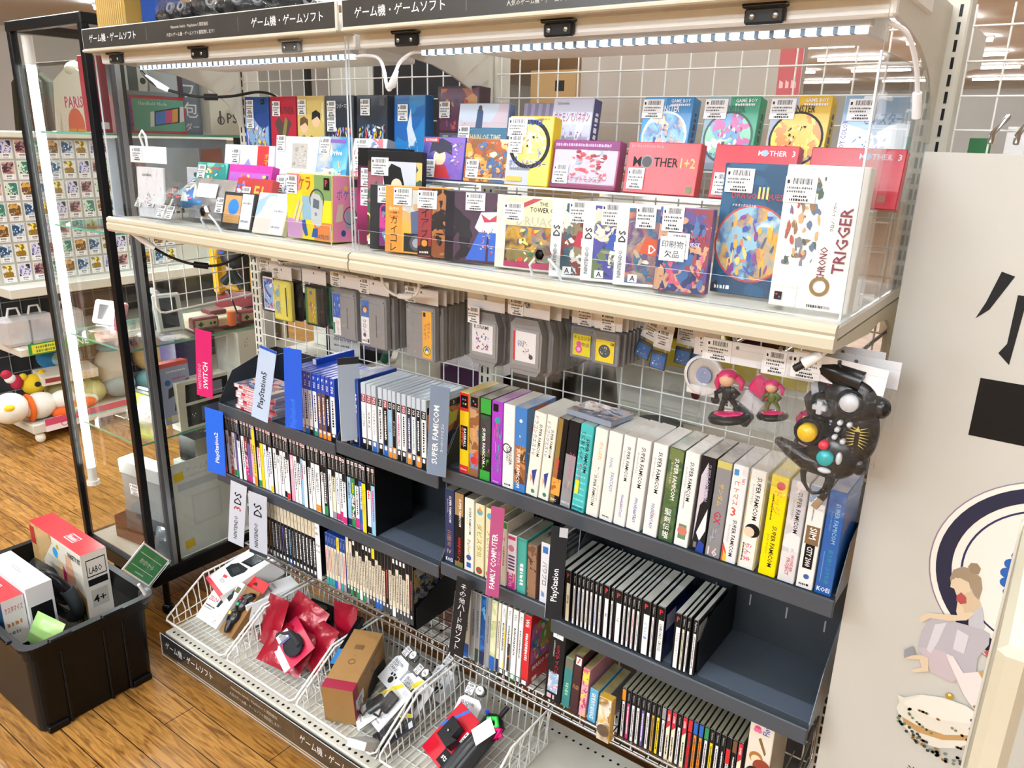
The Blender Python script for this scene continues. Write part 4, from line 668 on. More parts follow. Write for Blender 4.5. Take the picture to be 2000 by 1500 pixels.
# a lying stack of red-spined cases at the left end of the upper tray
for i in range(7):
    b = MB(); b.box(0, .17, 0, .105, 0, .0102, M(['c9ccd2', 'd8dade'][i % 2], .2), .001); b.art((.002, 0, .001), (1, 0, 0), (0, 0, 1), .166, .0082, [('r', 0, 0, 1, 1, M(['c8283a', 'd8607a', 'b82434', 'd8788a', 'c03048', 'e08a98', 'b82a3a'][i])), ('r', .02, .1, .14, .9, PAPER), ('s', .25, .2, .7, .8, PAPER, i)])
    if i == 6: b.art((.003, .003, .0102), (1, 0, 0), (0, 1, 0), .164, .099, picture(['8a9ab0', 'c8505a', 'e0d0b0', '5a6a90', 'd8a0a0'], 61, 24, 12))
    o = b.build('game_case', None, (-.735 + .006 * ((i * 7) % 3), .206 + .003 * (i % 2), ZL1 + .0105 * i), (0, 0, .03 * ((i * 5) % 3 - 1))); tag(o, 'flat red-edged game case, %s from the bottom of the lying stack' % nth(i + 1), 'game case', 'lying stack of red-edged cases')
# cardboard boxes on the long right tray
SF, SJ = 'SUPER FAMICOM', 'スーパーファミコン'
def sf_ops(bg, ink=INK, foot=None, ft=None, extra=()):
    o = [('r', 0, 0, 1, 1, M(bg, .3)), ('d', SF, .56, .70, .3, ink, .5), ('d', SJ, .22, .74, .16, ink, .36)]
    return o + list(extra)
FF = [('d', 'FINAL', .5, .30, .22, M('5a6ab8'), .12), ('d', 'FANTASY', .5, .17, .22, M('5a6ab8'), .18)]
sfr = [
 (.098, .125, 'yellow and red box with two small emblems, first on the long box tray', 'e8c41e', [('r', 0, .78, 1, 1, M('c8242e')), ('r', .1, .82, .9, .97, BLACK), ('c', .35, .92, .012, M('3a8ad0')), ('c', .62, .92, .012, M('d83a4a')), ('c', .4, .87, .012, M('3aa05a')), ('c', .66, .87, .012, M('e8c040')), ('r', .1, .3, .9, .6, BLACK), ('d', 'BASEBALL', .6, .45, .3, PAPER, .26), ('z', .2, .33, .4, .58, M('d04a4a'), 4), ('r', 0, 0, 1, .1, M('c8242e')), ('t', 'Nintendo', .5, .05, .025, PAPER, .7)], 0),
 (.126, .153, 'slim box with brown and blue road picture, second on the long box tray', '7a6a5a', [('r', .1, .86, .9, .98, BLACK), ('c', .4, .93, .012, M('3a8ad0')), ('c', .62, .9, .012, M('d83a4a')), ('a', 0, .1, 1, .84, ['4a6aa0', 'b8906a', '8a5a3a', '6a8ac0', 'c84a3a'], 71, 22), ('c', .5, .2, .05, M('c02a2a')), ('d', 'F-ZERO', .5, .55, .3, M('e8a050'), .2), ('r', 0, 0, 1, .08, M('8a5a40'))], 0),
 (.156, .186, 'green and black box with white lettering near the tray left end', '17181a', [('r', 0, .82, 1, 1, M('2f9a3a')), ('a', 0, .3, 1, .8, ['1a2a1f', '0f1012', '2a5a3a', '3a3a44'], 72, 30), ('d', SF, .35, .42, .3, PAPER, .6), ('b', .2, .1, .9, .4, ['4ac04a', 'c83ac0', 'e8d84a'], 6, 2), ('r', 0, 0, 1, .12, M('2f9a3a'))], 0),
 (.187, .217, 'bright purple box with turquoise zigzag letters', 'a23ac0', [('r', .1, .88, .6, .97, BLACK), ('c', .55, .78, .04, M('2a9a9a')), ('d', 'ヨッシーアイランド', .55, .45, .42, M('1f8a8a'), .6), ('b', .1, .15, .95, .75, ['2a3a9a', 'd84a8a', '3aa0a0', 'c87ad0'], 10, 8), ('t', 'Nintendo', .5, .03, .022, PAPER, .6)], 0),
 (.218, .248, 'plain white box with black sideways lettering and ring emblem', 'e8e8e6', [('d', 'CHRONO', .42, .42, .25, INK, .18), ('d', 'TRIGGER', .7, .4, .28, INK, .26), ('o', .35, .48, .06, .045, M('3a3a3a')), ('s', .2, .03, .8, .05, INK, 3)], 0),
 (.249, .279, 'blue and brown box with mountain picture, wide side showing', '3a7ac0', [('a', 0, .1, 1, .55, ['8a5a3a', 'b87a4a', '5a3a2a', '4a6a8a'], 73, 30), ('b', .2, .4, .9, .7, ['e8c83a', 'c84a3a', 'f0f0f0'], 6, 4), ('d', SF, .35, .28, .32, PAPER, .55), ('c', .5, .85, .02, PAPER)], 0),
 (.280, .310, 'leaning cream box with vertical blue title, first of two alike', 'e6e4da', [('d', 'ドラゴンクエストV', .25, .72, .36, M('22408c'), .46), ('d', SF, .66, .68, .26, INK, .4), ('p', [(.3, .3), (.75, .34), (.6, .12), (.45, .2)], M('2a3a8a')), ('p', [(.2, .26), (.45, .22), (.3, .16)], M('e0a050')), ('c', .6, .06, .025, M('2f8a6a'))], .09),
 (.312, .338, 'leaning cream box with vertical blue title, second of two alike', 'e6e4da', [('d', 'ドラゴンクエストV', .25, .72, .36, M('22408c'), .46), ('d', SF, .66, .68, .26, INK, .4), ('p', [(.3, .3), (.75, .34), (.6, .12), (.45, .2)], M('2a3a8a')), ('p', [(.2, .26), (.45, .22), (.3, .16)], M('e0a050')), ('c', .6, .06, .025, M('2f8a6a'))], .085),
 (.340, .364, 'black and gold slanted box with pink lettering, left of the silver-edged one', '15161c', [('r', 0, 0, .5, 1, M('8a7034')), ('d', '餓狼伝説', .35, .42, .5, M('c8304a'), .22), ('a', 0, .1, 1, .3, ['b8602a', 'd8a04a', '8a3a2a'], 74, 40), ('t', 'SHVC', .4, .04, .03, PAPER, .6)], .08),
 (.366, .392, 'black and silver slanted box with pink lettering and red car', '17181e', [('r', 0, 0, 1, .62, M('8e9096')), ('d', 'スペシャル', .6, .5, .5, M('d84a7a'), .3), ('b', .2, .18, .8, .32, ['d8483a', '3a4a9a', 'e8c040'], 7, 5), ('t', 'SHVC-TI', .5, .05, .028, PAPER, .8)], .075),
 (.394, .424, 'turquoise box with rows of tiny letters and yellow label', '3fb8bc', [('s', .05, .05 + .07 * k, .95, .07 + .07 * k, M('8ad8da'), k) for k in range(13)] + [('d', 'くにおくんの', .3, .76, .34, INK, .34), ('d', SF, .7, .66, .26, INK, .5), ('d', 'ドッジボール', .3, .4, .34, M('c83a7a'), .3), ('r', .1, .2, .4, .36, M('e8e03a')), ('t', 'SHVC-ND', .5, .04, .03, INK, .9)], .07),
 (.428, .456, 'white box with yellow sideways letters and blue figure patch', 'e4e3de', [('d', SF, .45, .3, .26, INK, .42), ('d', SJ, .75, .28, .14, INK, .3), ('d', 'がんばれ', .62, .76, .34, M('d8a02a'), .26), ('b', .35, .46, .75, .6, ['5a7ac0', 'd8d8e8', '8a6a4a'], 8, 6)], .065),
 (.459, .489, 'white box with faded blue sideways title only', 'e6e5e2', [('d', 'FINAL', .4, .66, .22, M('8a92c0'), .2), ('d', 'FANTASY', .6, .45, .26, M('7a82b8'), .3), ('s', .2, .04, .8, .055, INK, 4)], .06),
 (.491, .517, 'slim white box with black lettering and small red blue figure, first of three', 'e9e8e6', sf_ops('e9e8e6', extra=FF + [('b', .35, .2, .7, .3, ['c83a4a', '3a4ab0'], 4, 5)]), .058),
 (.519, .549, 'white box with black lettering, blue title and knight figure, second of three', 'eae9e7', sf_ops('eae9e7', extra=FF + [('b', .4, .12, .7, .28, ['3a5ab0', '2a3a7a'], 5, 9)]), .055),
 (.555, .585, 'white box with black lettering, red figure patch, third of three', 'eae9e7', sf_ops('eae9e7', extra=FF + [('b', .35, .18, .75, .3, ['c83a5a', '7a2a4a'], 5, 2)]), .045),
 (.588, .618, 'dark green forest picture box with white lettering', '2c4a34', [('a', 0, 0, 1, 1, ['2a4a32', '1f3a2a', '4a6a3a', '35553c', '6a7a4a'], 75, 40), ('d', SF, .6, .68, .3, PAPER, .5), ('d', SJ, .28, .74, .16, PAPER, .34), ('v', '聖剣伝説', .45, .2, .5, PAPER), ('t', '2', .5, .06, .06, PAPER)], .042),
 (.620, .648, 'white box with a small round green stamp at its foot', 'e9e9e8', sf_ops('e9e9e8', extra=[('z', .28, .4, .36, .6, M('666'), 3), ('r', .2, .08, .8, .24, M('5a8a6a')), ('c', .5, .17, .05, M('c87a6a'))]), .038),
 (.652, .680, 'black and white curved-stripe box with dark blue foot', '1a1a20', [('p', [(.1, .1), (.1, .8), (.5, .95), (.75, .6), (.3, .5)], M('c8c0cc')), ('p', [(.3, .2), (.9, .48), (.95, .25), (.6, .12)], M('e4e4ea')), ('d', SF, .62, .74, .28, M('8a86a0'), .46), ('p', [(.4, 0), (.6, .14), (1, .1), (1, 0)], M('1f3f9a')), ('s', .2, .04, .5, .1, M('777'), 4)], .032),
 (.682, .710, 'grey box with gold and red letters and white number sixteen', '85868a', [('r', 0, .93, 1, 1, M('c8bc6a')), ('d', 'サンダム', .5, .66, .4, M('d8b050'), .26), ('d', 'GX', .5, .42, .5, M('b8203a'), .14), ('b', .2, .16, .8, .34, ['5a7ac0', 'd8dce8', '8a9ab0'], 9, 7), ('t', '16', .5, .06, .09, M('e8c8c8'), .7)], .028),
 (.712, .740, 'white box with orange red letters and striped foot, numbered three', 'e4e4e6', [('d', 'ヒトマス', .4, .72, .4, M('d84a3a'), .3), ('t', '3', .4, .53, .09, M('c8483a')), ('d', SF, .62, .26, .28, INK, .42), ('d', SJ, .28, .3, .14, INK, .28), ('p', [(0, 0), (0, .2), (.3, .1), (.3, 0)], M('d8483a')), ('p', [(.1, 0), (.1, .12), (.35, .06), (.35, 0)], M('e8c040')), ('r', .1, .9, .4, .96, M('3a8ac8')), ('u', 'UPL', .8, .86, .2, M('c8403a'), .08)], .022),
 (.743, .774, 'white box edged gold with a black-haired head and pink title', 'e6e5e0', [('r', 0, 0, .06, 1, M('b8a060')), ('r', .94, 0, 1, 1, M('b8a060')), ('d', SF, .6, .72, .28, INK, .46), ('d', SJ, .3, .76, .14, INK, .3), ('c', .6, .4, .07, BLACK), ('c', .42, .38, .05, M('e8c8b0')), ('d', 'らんま', .5, .17, .42, M('d0305a'), .18), ('z', .15, .06, .25, .26, INK, 2)], .018),
 (.781, .811, 'bright yellow box with orange block title and red burst', 'f0d800', [('d', 'ドッジ', .5, .74, .5, M('d8902a'), .24), ('c', .6, .91, .04, M('c8243a')), ('z', .2, .55, .3, .82, INK, 3), ('d', SF, .6, .3, .28, INK, .42), ('d', SJ, .28, .32, .14, INK, .28)], .012),
 (.815, .844, 'pale marbled box with red fan emblem at the foot', 'd8d6d8', [('a', 0, .3, 1, 1, ['d8d4d8', 'c8c6cc', 'e4e2e4'], 76, 30), ('d', SF, .62, .70, .28, INK, .46), ('d', SJ, .3, .72, .14, INK, .3), ('d', 'WONDER', .72, .2, .2, M('a8304a'), .2), ('d', 'PROJECT', .45, .16, .3, M('b83a4a'), .2)], .008),
 (.847, .875, 'white box with sky top, brown name plate and blue emblem', 'e6e6e4', [('r', 0, .84, 1, 1, M('8aa0c0')), ('z', .3, .66, .4, .8, M('777'), 3), ('r', .1, .44, .95, .62, M('7a6040')), ('d', 'SIM', .55, .55, .45, PAPER, .11), ('r', .2, .2, .8, .44, BLACK), ('d', 'CITY 2000', .5, .32, .36, PAPER, .2), ('c', .55, .12, .025, M('2a5a9a')), ('s', .15, .03, .85, .05, INK, 3)], .004),
 (.878, .906, 'deep blue box with pale lettering at the right end of the tray', '1f5aa4', [('d', SF, .62, .70, .28, M('8ab8d8'), .46), ('d', SJ, .3, .72, .14, M('8ab8d8'), .3), ('d', '蒼き狼と白き牝鹿', .6, .28, .3, M('2a8a9a'), .34), ('r', .2, .12, .24, .42, M('6a9ac8')), ('t', 'KOEI', .5, .05, .045, PAPER, .8)], 0)]
for (a, c, lab, bg, ops, ln) in sfr:
    wide = [('a', 0, 0, 1, 1, ['3a5a8a', 'a8603a', '6a8ab0', 'c8a070'], 77, 20)] if 'wide side' in lab else None
    spine('game_box', lab, 'cardboard game boxes on the long tray', a, c, ZR1, .19, .108, M(bg, .3), ops, y=.206, lean=ln, cat='game box', rightface=wide, shells={'t': NM('d8d4ca', bg if len(bg) == 6 else 'e0e0e0', 25, .12)}, ins=(.0008, .0008))
b = MB(); b.box(0, .11, 0, .075, 0, .012, M('8a94a8', .2), .001); b.art((.002, .002, .012), (1, 0, 0), (0, 1, 0), .106, .071, picture(['a8b4c8', '6a7a9a', 'c8c0b8', '8a6a5a', '4a5a7a'], 78, 26, 12))
tag(b.build('game_case', None, (.36, .225, ZR1 + .194), (0, 0, -.12)), 'small flat grey-blue game case lying on top of the slanted boxes', 'game case')
# second row right: boxes on the short tray
for (a, c, lab, bg, ops, h) in [
 (.056, .084, 'dark blue box with orange kanji, first on the short tray', '1f2f58', [('d', SF, .6, .74, .26, PAPER, .44), ('d', SJ, .3, .78, .14, PAPER, .3), ('v', '三國志', .5, .34, .5, M('a87a5a')), ('t', 'IV', .5, .16, .06, M('b88a6a')), ('t', 'KOEI', .5, .05, .05, PAPER, .8)], .19),
 (.086, .113, 'black box with red sideways title beside the dark blue one', '17171a', [('r', 0, .7, 1, 1, M('9a7a50')), ('d', SF, .6, .74, .28, PAPER, .46), ('d', 'HANJUKU', .5, .28, .4, M('c8202e'), .3), ('t', '2', .5, .1, .08, M('c8202e')), ('r', 0, 0, 1, .07, M('6a6a3a'))], .19),
 (.115, .143, 'white box with gold script and round badge on the short tray', 'e2dfd4', [('d', SF, .6, .7, .26, INK, .44), ('d', SJ, .3, .74, .14, INK, .3), ('d', 'Parlor!', .5, .34, .4, M('a8703a'), .2), ('c', .5, .19, .04, M('3a4a8a')), ('r', .25, .05, .75, .12, M('2a5ab0'))], .185),
 (.146, .173, 'cream box with yellow outlined vertical title and coloured disc', 'dcd2ac', [('c', .5, .9, .045, M('4aa0c0')), ('p', [(.3, .9), (.5, .98), (.7, .9)], M('e08a3a')), ('d', 'ダビスタIII', .5, .5, .66, M('8a8a1f'), .6), ('c', .5, .07, .05, M('a83a2a')), ('c', .5, .07, .025, M('2a7a4a'))], .18),
 (.176, .200, 'cream box with yellow outlined vertical title half behind the pink tag', 'dcd2ac', [('c', .5, .9, .045, M('4aa0c0')), ('d', 'ダビスタII', .5, .5, .66, M('8a8a1f'), .6), ('c', .5, .07, .05, M('a83a2a'))], .178),
 (.220, .236, 'tall pale box with green top edge right of the pink tag', 'd8d0c0', [('r', 0, .9, 1, 1, M('4a7a3a')), ('d', 'VI', .5, .74, .5, M('c83a4a'), .1), ('z', .3, .3, .7, .62, M('c0707a'), 3)], .16),
 (.238, .262, 'white and magenta box with striped middle', 'e6e0e4', [('r', 0, 0, 1, .3, M('b8248a')), ('d', '燃えプロ', .4, .18, .45, PAPER, .26), ('d', 'BASEBALL', .8, .22, .2, M('e8e04a'), .3)] + [('r', .1, .36 + .06 * k, .9, .39 + .06 * k, M('5a2a6a')) for k in range(5)] + [('c', .45, .76, .06, M('d07a9a')), ('r', .05, .92, .95, .98, M('c83a6a'))], .135),
 (.265, .290, 'teal cartridge-sized box in wrinkled wrap', '3f9a90', [('r', .1, .05, .9, .95, M('4aa89c')), ('z', .3, .1, .7, .55, PAPER, 6)], .135),
 (.292, .317, 'brown box in wrinkled wrap on the short tray', '6a4c3c', [('a', 0, 0, 1, 1, ['6a4a3a', '8a6a54', '4a342a'], 79, 40)], .13),
 (.326, .350, 'white box with blue mark and bold brown letters by the black tag', 'd4d6de', [('r', .2, .84, .8, .95, M('2a6ab0')), ('d', 'パワプロ', .5, .5, .6, M('4a3a2a'), .5), ('s', .2, .1, .8, .2, M('6a8ac0'), 3)], .145)]:
    spine('game_box', lab, 'boxes on the short tray', a, c, Z2R, h, .105, M(bg, .3), ops, cat='game box', shells={'t': NM('8a8474', '5a5448', 30, .15)}, ins=(.0008, .0008))
b = MB(); b.box(0, .05, 0, .10, 0, .14, M('26282c', .25), .001); b.art((.05, .004, .004), (0, 1, 0), (0, 0, 1), .092, .132, [('r', 0, 0, 1, 1, M('2a3238')), ('r', .08, .55, .3, .8, M('4a5a58')), ('s', .4, .6, .9, .64, M('8a7a5a'), 3), ('s', .4, .5, .9, .54, M('7a6a4a'), 4)])
tag(b.build('game_box', None, (.388 - .026 - .05 + .0, .25, Z2R + .001)), 'dark game box turned sideways behind the black divider tag', 'game box')
# thin disc cases on the right tray
p1 = [(.370, .386, 'gy', 'k', ''), (.390, .404, 'cr', 'k', '里見の謎'), (.409, .418, 'w', 'k', ''), (.420, .429, 'w', 'b', ''), (.430, .439, 'w', 'k', ''), (.440, .449, 'w', 'br', ''), (.450, .459, 'w', 'k', ''), (.461, .470, 'w', 'b', ''), (.471, .480, 'w', 'k', ''), (.482, .496, 'w', 'k', 'R4'), (.499, .507, 'w', 'k', ''), (.508, .525, 'w', 'k', 'I.Q'), (.527, .536, 'w', 'k', ''), (.537, .546, 'w', 'k', ''), (.547, .556, 'w', 'r', ''), (.557, .567, 'w', 'k', ''), (.568, .588, 'w', 'b', 'ヒカルの碁'), (.590, .599, 'w', 'k', ''), (.601, .619, 'w', 'k', 'CHRONO CROSS'), (.639, .653, 'w', 'k', 'カクテル・ハーモニー'), (.654, .663, 'cr', 'k', ''), (.664, .672, 'w', 'k', ''), (.676, .687, 'w', 'k', '')]
JT = M('b9bab4', .12)
for i, (a, c, lc, tx, tt) in enumerate(p1):
    fat = c - a > .0125
    ops = [('r', 0, 0, 1, 1, M('141416', .3)), ('r', .32 if fat else .25, .02, .98 if fat else .8, .76, col(lc))]
    ops += [('r', .12, .80, .9, .98, BLACK), ('t', 'P', .55, .9, .09, M('c8303a'), .5)] if fat else [('d', 'PlayStation', .5, .88, .5, M('c8c8ca'), .2)]
    ops += [('d', tt, .64, .45, .4, col(tx), .5)] if tt else [('z', .38, .12, .66, .7, M('4a4a50') if tx == 'k' else col(tx), 120 + i)]
    if i == 0: ops += [('r', 0, 0, 1, .2, col('o'))]
    rf = [('r', 0, 0, 1, 1, M('141c40', .12)), ('a', .1, .05, .95, .8, ['141c44', '1f2a5a', '2a3a70', '0f1430'], 81, 12), ('r', .05, .55, .35, .85, M('9aa0b8'))] if i == 18 else ([('r', 0, 0, 1, 1, M('101216', .15)), ('r', .0, .62, .3, .92, M('8a8d92'))] if i == 22 else None)
    spine('disc_case', 'disc case with %s spine%s, %s from the left on the right tray' % (near(lc), ' and ' + near(tx) + ' print', nth(i + 1)), 'thin disc cases on the right tray', a, c, Z2P, .125, .142, M('2a2c2e', .2), ops, shells={'t': JT}, rightface=rf, cat='disc case')
MB().slab([(.688, .215, Z2P), (.688, .40, Z2P), (.688, .40, Z2P + .12), (.688, .25, Z2P + .11), (.688, .215, Z2P + .08)], (.0015, 0, 0), BLACK).build('book_end')
tag(bpy.data.objects['book_end'], 'black metal book end closing the thin disc cases on the right tray', 'book end')
# lowest row, left: cream-topped cases, blue-topped small cases, black-topped small cases
for i in range(16):
    fc = 'k k k s k k k k b k k k k k k k'.split()[i]; a = -.653 + i * .01495
    ops = [('r', 0, 0, 1, 1, M('17181b', .3)), ('r', 0, .72, 1, .99, M('cfc6ae', .35)), ('d', 'PSP', .5, .86, .4, M('8a846f'), .1), ('z', .3, .18, .7, .66, col(['gy', 'w', 'gd', 'w', 'w', 'gy', 'v', 'w', 's', 'gy', 'w', 'w', 'w', 'w', 'w', 'w'][i]), 150 + i), ('r', .1, .02, .9, .13, col(fc) if fc != 'k' else M('3a3c40')), ('r', .25, .06, .75, .12, PAPER)]
    spine('game_case', 'cream-topped black case, %s of sixteen in the lowest left row' % nth(i + 1), 'cream-topped cases in the lowest row', a, a + .0145, .400, .177, .105, M('1a1a1c', .25), ops)
b = MB(); b.box(0, .018, 0, .0015, 0, .178, PAPER); b.art((0, 0, 0), (1, 0, 0), (0, 0, 1), .018, .178, [('t', '取扱', .5, .62, .045, INK, .9), ('t', '欠品', .5, .52, .045, INK, .9), ('s', .1, .8, .9, .84, M('888'), 2), ('s', .1, .9, .9, .94, M('888'), 3)])
tag(b.build('note_card', None, (-.409, .2, .402)), 'white note card with black characters after the cream-topped cases', 'card')
for i in range(7):
    a = -.375 + i * .0115; ops = [('r', 0, 0, 1, 1, M('d9d0ba', .35)), ('r', 0, .76, 1, 1, col('y') if i == 4 else M('1d3f86', .25)), ('d', 'PSVITA', .5, .88, .45, M('8aa0d0') if i != 4 else INK, .16), ('z', .3, .25, .7, .7, col(['p', 'r', 'gd', 'br', 'k', 'gy', 'p'][i]), 170 + i), ('r', 0, 0, 1, .15, col(['t', 't', 't', 'b', 'pk', 't', 'gy'][i]))]
    spine('game_case', 'small cream-spined case with %s top, %s of seven in the lowest row' % ('yellow' if i == 4 else 'blue', nth(i + 1)), 'small blue-topped cases', a, a + .0113, .401, .160, .105, M('23479a', .2), ops)
fe = 'k g k g w g gy k k b b k k k w k k k k k'.split()
for i in range(20):
    a = -.292 + i * .01215; dk = i in (12, 19); ops = [('r', 0, 0, 1, 1, M('1a1b1e', .3)), ('r', 0, .0, 1, .97 - .05 * (i % 4) if i < 2 else .8 - .06 * (i % 3), M('1c1c20') if dk else M('d6cdb8', .35))] + ([('r', .2, .88, .8, .95, PAPER)] if i in (2, 5, 6, 7, 14, 15, 16, 17) else []) + ([('r', 0, .8, 1, 1, col('y'))] if i == 8 else []) + [('z', .3, .24, .7, .72, M('c04a4a') if dk else M('4a463e'), 190 + i), ('r', 0, 0, 1, .16, col(fe[i]) if fe[i] != 'k' else M('3a3c40')), ('r', .25, .1, .75, .15, PAPER)]
    spine('game_case', 'black-topped case with %s spine, %s of twenty in the lowest left row' % ('black' if dk else 'cream', nth(i + 1)), 'black-topped cases in the lowest row', a, a + .0119, .404, .178, .105, M('141518', .25), ops, rightface=[('r', 0, 0, 1, 1, M('17181c', .2)), ('a', .0, .35, .95, .9, ['1a2a5a', '3a4a7a', '6a6a5a', '1a1a24', '8a7a4a'], 83, 40), ('r', .1, .75, .5, .92, M('8a8d92'))] if i == 19 else None)
t = MB().slab([(-.045, .21, .392), (-.045, .375, .392), (-.045, .375, .47), (-.045, .33, .505), (-.045, .21, .455)], (.002, 0, 0), BLACK).slab([(-.07, .203, .394), (-.045, .203, .394), (-.045, .375, .394), (-.07, .375, .394)], (0, 0, .002), BLACK).build('book_end')
tag(t, 'black metal book end at the right of the lowest left row', 'book end')
for i in range(5):
    a = -.733 + i * .0125; spine('game_case', 'white-edged handheld case between two white tags, %s from the left' % nth(i + 1), 'handheld cases between white tags', a, a + .0115, .405, .124, .136, M('d8d8d4', .2), [('r', 0, 0, 1, 1, PAPER), ('r', .2, .3, .8, .95, M(['26262a', 'c8c8cc', '9a8aa0', 'c8b8a8', '6a6a70'][i])), ('r', .1, .03, .9, .28, M(['d86a8a', 'c84a5a', '6a7ac0', 'b8a0c0', '4a6ab0'][i]))], y=.215)
MB_ = MB(); MB_.tube([(-.745, .205, .398), (-.665, .205, .398)], .003, CHROME, 6); MB_.tube([(-.745, .205, .398), (-.745, .39, .398), (-.665, .39, .398), (-.665, .205, .398)], .0025, CHROME, 6)
tag(MB_.build('wire_rest'), 'small chrome wire rest under the cases between the white tags', 'rest')
# lowest row, right
wii = [(.112, .131, 'cr', 'b', 'cream spine with blue foot'), (.134, .147, 'gy', 'gy', 'clear grey edge'), (.148, .160, 'gy', 'dg', 'dark clear edge'), (.162, .178, 'b', 'n', 'blue picture spine'), (.180, .190, 'gy', 'gy', 'clear edge beside the blue picture one'), (.192, .209, 'cr', 'b', 'green-cream spine and blue foot'), (.211, .220, 'cr', 'n', 'slim cream spine'), (.221, .235, 'w', 'k', 'white and yellow-edged spine'), (.237, .251, 'w', 'k', 'white spine with orange streaks'), (.253, .268, 'w', 'g', 'white spine with black kanji'), (.270, .282, 'w', 'k', 'plain white spine'), (.284, .303, 'r', 'k', 'red spine, its picture cover showing')]
for i, (a, c, lc, fc, d) in enumerate(wii):
    ops = [('r', 0, 0, 1, 1, col(lc)), ('r', 0, 0, 1, .2 if i < 7 else .09, col(fc)), ('z', .3, .35, .7, .75, M('4a4a4a') if lc != 'r' else PAPER, 210 + i)]
    if i > 6: ops += [('d', 'Wii' if i in (9, 11) else 'Wii U', .5, .9, .6, M('8a8d92') if lc != 'r' else PAPER, .12), ('r', .15, .02, .85, .08, PAPER)]
    if i in (3, 5): ops.append(('a', 0, .2, 1, 1, ['2a6ab0', '1a4a8a', '5a9ad0'] if i == 3 else ['c8d09a', 'a8b87a', 'd8dcb8'], 85 + i, 40))
    if i == 7: ops.append(('r', .8, .1, 1, .9, col('y')))
    if i == 8: ops.append(('a', .4, .1, 1, .5, ['d8602a', '2a2a30', 'c83a2a'], 92, 50))
    rf = [('r', 0, 0, 1, 1, M('b81f28')), ('a', .03, .3, .97, .86, ['3a9ad0', '6ab04a', 'e0b050', 'd86a9a', '2a6ab0'], 87, 16), ('b', .1, .32, .9, .8, ['e8c84a', 'd84a3a', 'f0f0f0', '4ab05a', 'd86ab0'], 14, 4), ('t', 'MARIO PARTY', .5, .22, .07, PAPER, .8), ('r', .1, .02, .25, .08, PAPER)] if i == 11 else None
    spine('game_case', 'tall case with %s on the lowest right shelf' % d, 'tall cases on the lowest right shelf', a, c, .392, .19, .135, M('c8cccc', .15) if lc != 'r' else M('b81f28', .25), ops, lean=.035, shells={'t': M('6a6654', .2)}, rightface=rf)
for (a, c, lab, bg, ops, h, z) in [
 (.350, .392, 'black upright game box with red vertical title and white emblem', '16171a', [('r', .2, .86, .85, .97, PAPER), ('b', .35, .88, .7, .95, ['3a7a4a', '2a2a6a'], 4, 3), ('v', 'ミスティカル', .6, .58, .3, M('b0243c')), ('z', .3, .6, .4, .82, M('9a9aa0'), 3), ('a', .15, .12, .8, .4, ['c88a9a', 'd8d0e0', '8ab0d0', '7a4a4a'], 88, 60), ('s', .15, .03, .8, .09, M('d8b0b8'), 2)], .195, .39),
 (.395, .416, 'teal wrapped box beside the black upright one', '2f7a7c', [('r', 0, .8, 1, 1, M('6a6a5a')), ('z', .3, .2, .7, .5, M('8ad0a0'), 4)], .13, .392),
 (.417, .438, 'maroon wrapped box with white square emblem', '3a1a22', [('r', .2, .84, .9, .97, PAPER), ('p', [(.3, .86), (.6, .96), (.8, .96), (.5, .86)], M('c8603a')), ('t', 'がんばれ', .5, .45, .08, M('d8a06a'), .8)], .15, .39),
 (.440, .458, 'pink and yellow patterned box in wrap', 'c88a9a', [('a', 0, 0, 1, 1, ['d8607a', 'e0d04a', 'e8a0b0', 'b84a6a'], 89, 60)], .125, .39),
 (.462, .483, 'pale blue slim box with white sideways lettering', '5aa8d0', [('d', 'GAME BOY ADVANCE', .5, .5, .55, PAPER, .8)], .085, .388),
 (.486, .506, 'grey slim box with sideways lettering, next to the pale blue one', '8e9094', [('d', 'GAME BOY ADVANCE', .5, .5, .55, M('4a4c50'), .8)], .083, .388)]:
    spine('game_box', lab, 'wrapped boxes on the lowest right shelf', a, c, z, h, .105, M(bg, .3), ops, cat='game box', lean=.05, shells={'t': NM('a89a6a', '6a5c3a', 40, .15, 0, .5)}, ins=(.0008, .0008))
o = gbox('game_box', 'gold and white wrapped box with a rider picture before the disc cases', 'game box', None, .505, .17, .388, .030, .02, .105, M('c8a040', .2), [('a', 0, 0, 1, 1, ['d0a84a', 'e0dcd0', '8a6a3a', 'c88a3a'], 90, 26), ('c', .5, .25, .14, M('5a4a3a'))], lean=2)
MB().slab([(.538, .2, .388), (.538, .40, .388), (.538, .40, .51), (.538, .24, .505), (.538, .21, .48)], (.0015, 0, 0), BLACK).build('book_end.002'); tag([q for q in bpy.data.objects if q.name.startswith('book_end') and 'label' not in q][0], 'black metal book end before the disc cases on the lowest right shelf', 'book end')
b5 = 'w/o p/k w/k w/k v/k w/k gd/k y/k w/gy w/S w/S w/k w/S r/r o/b o/b w/g y/k w/k k/k w/R k/br w/S'.split()
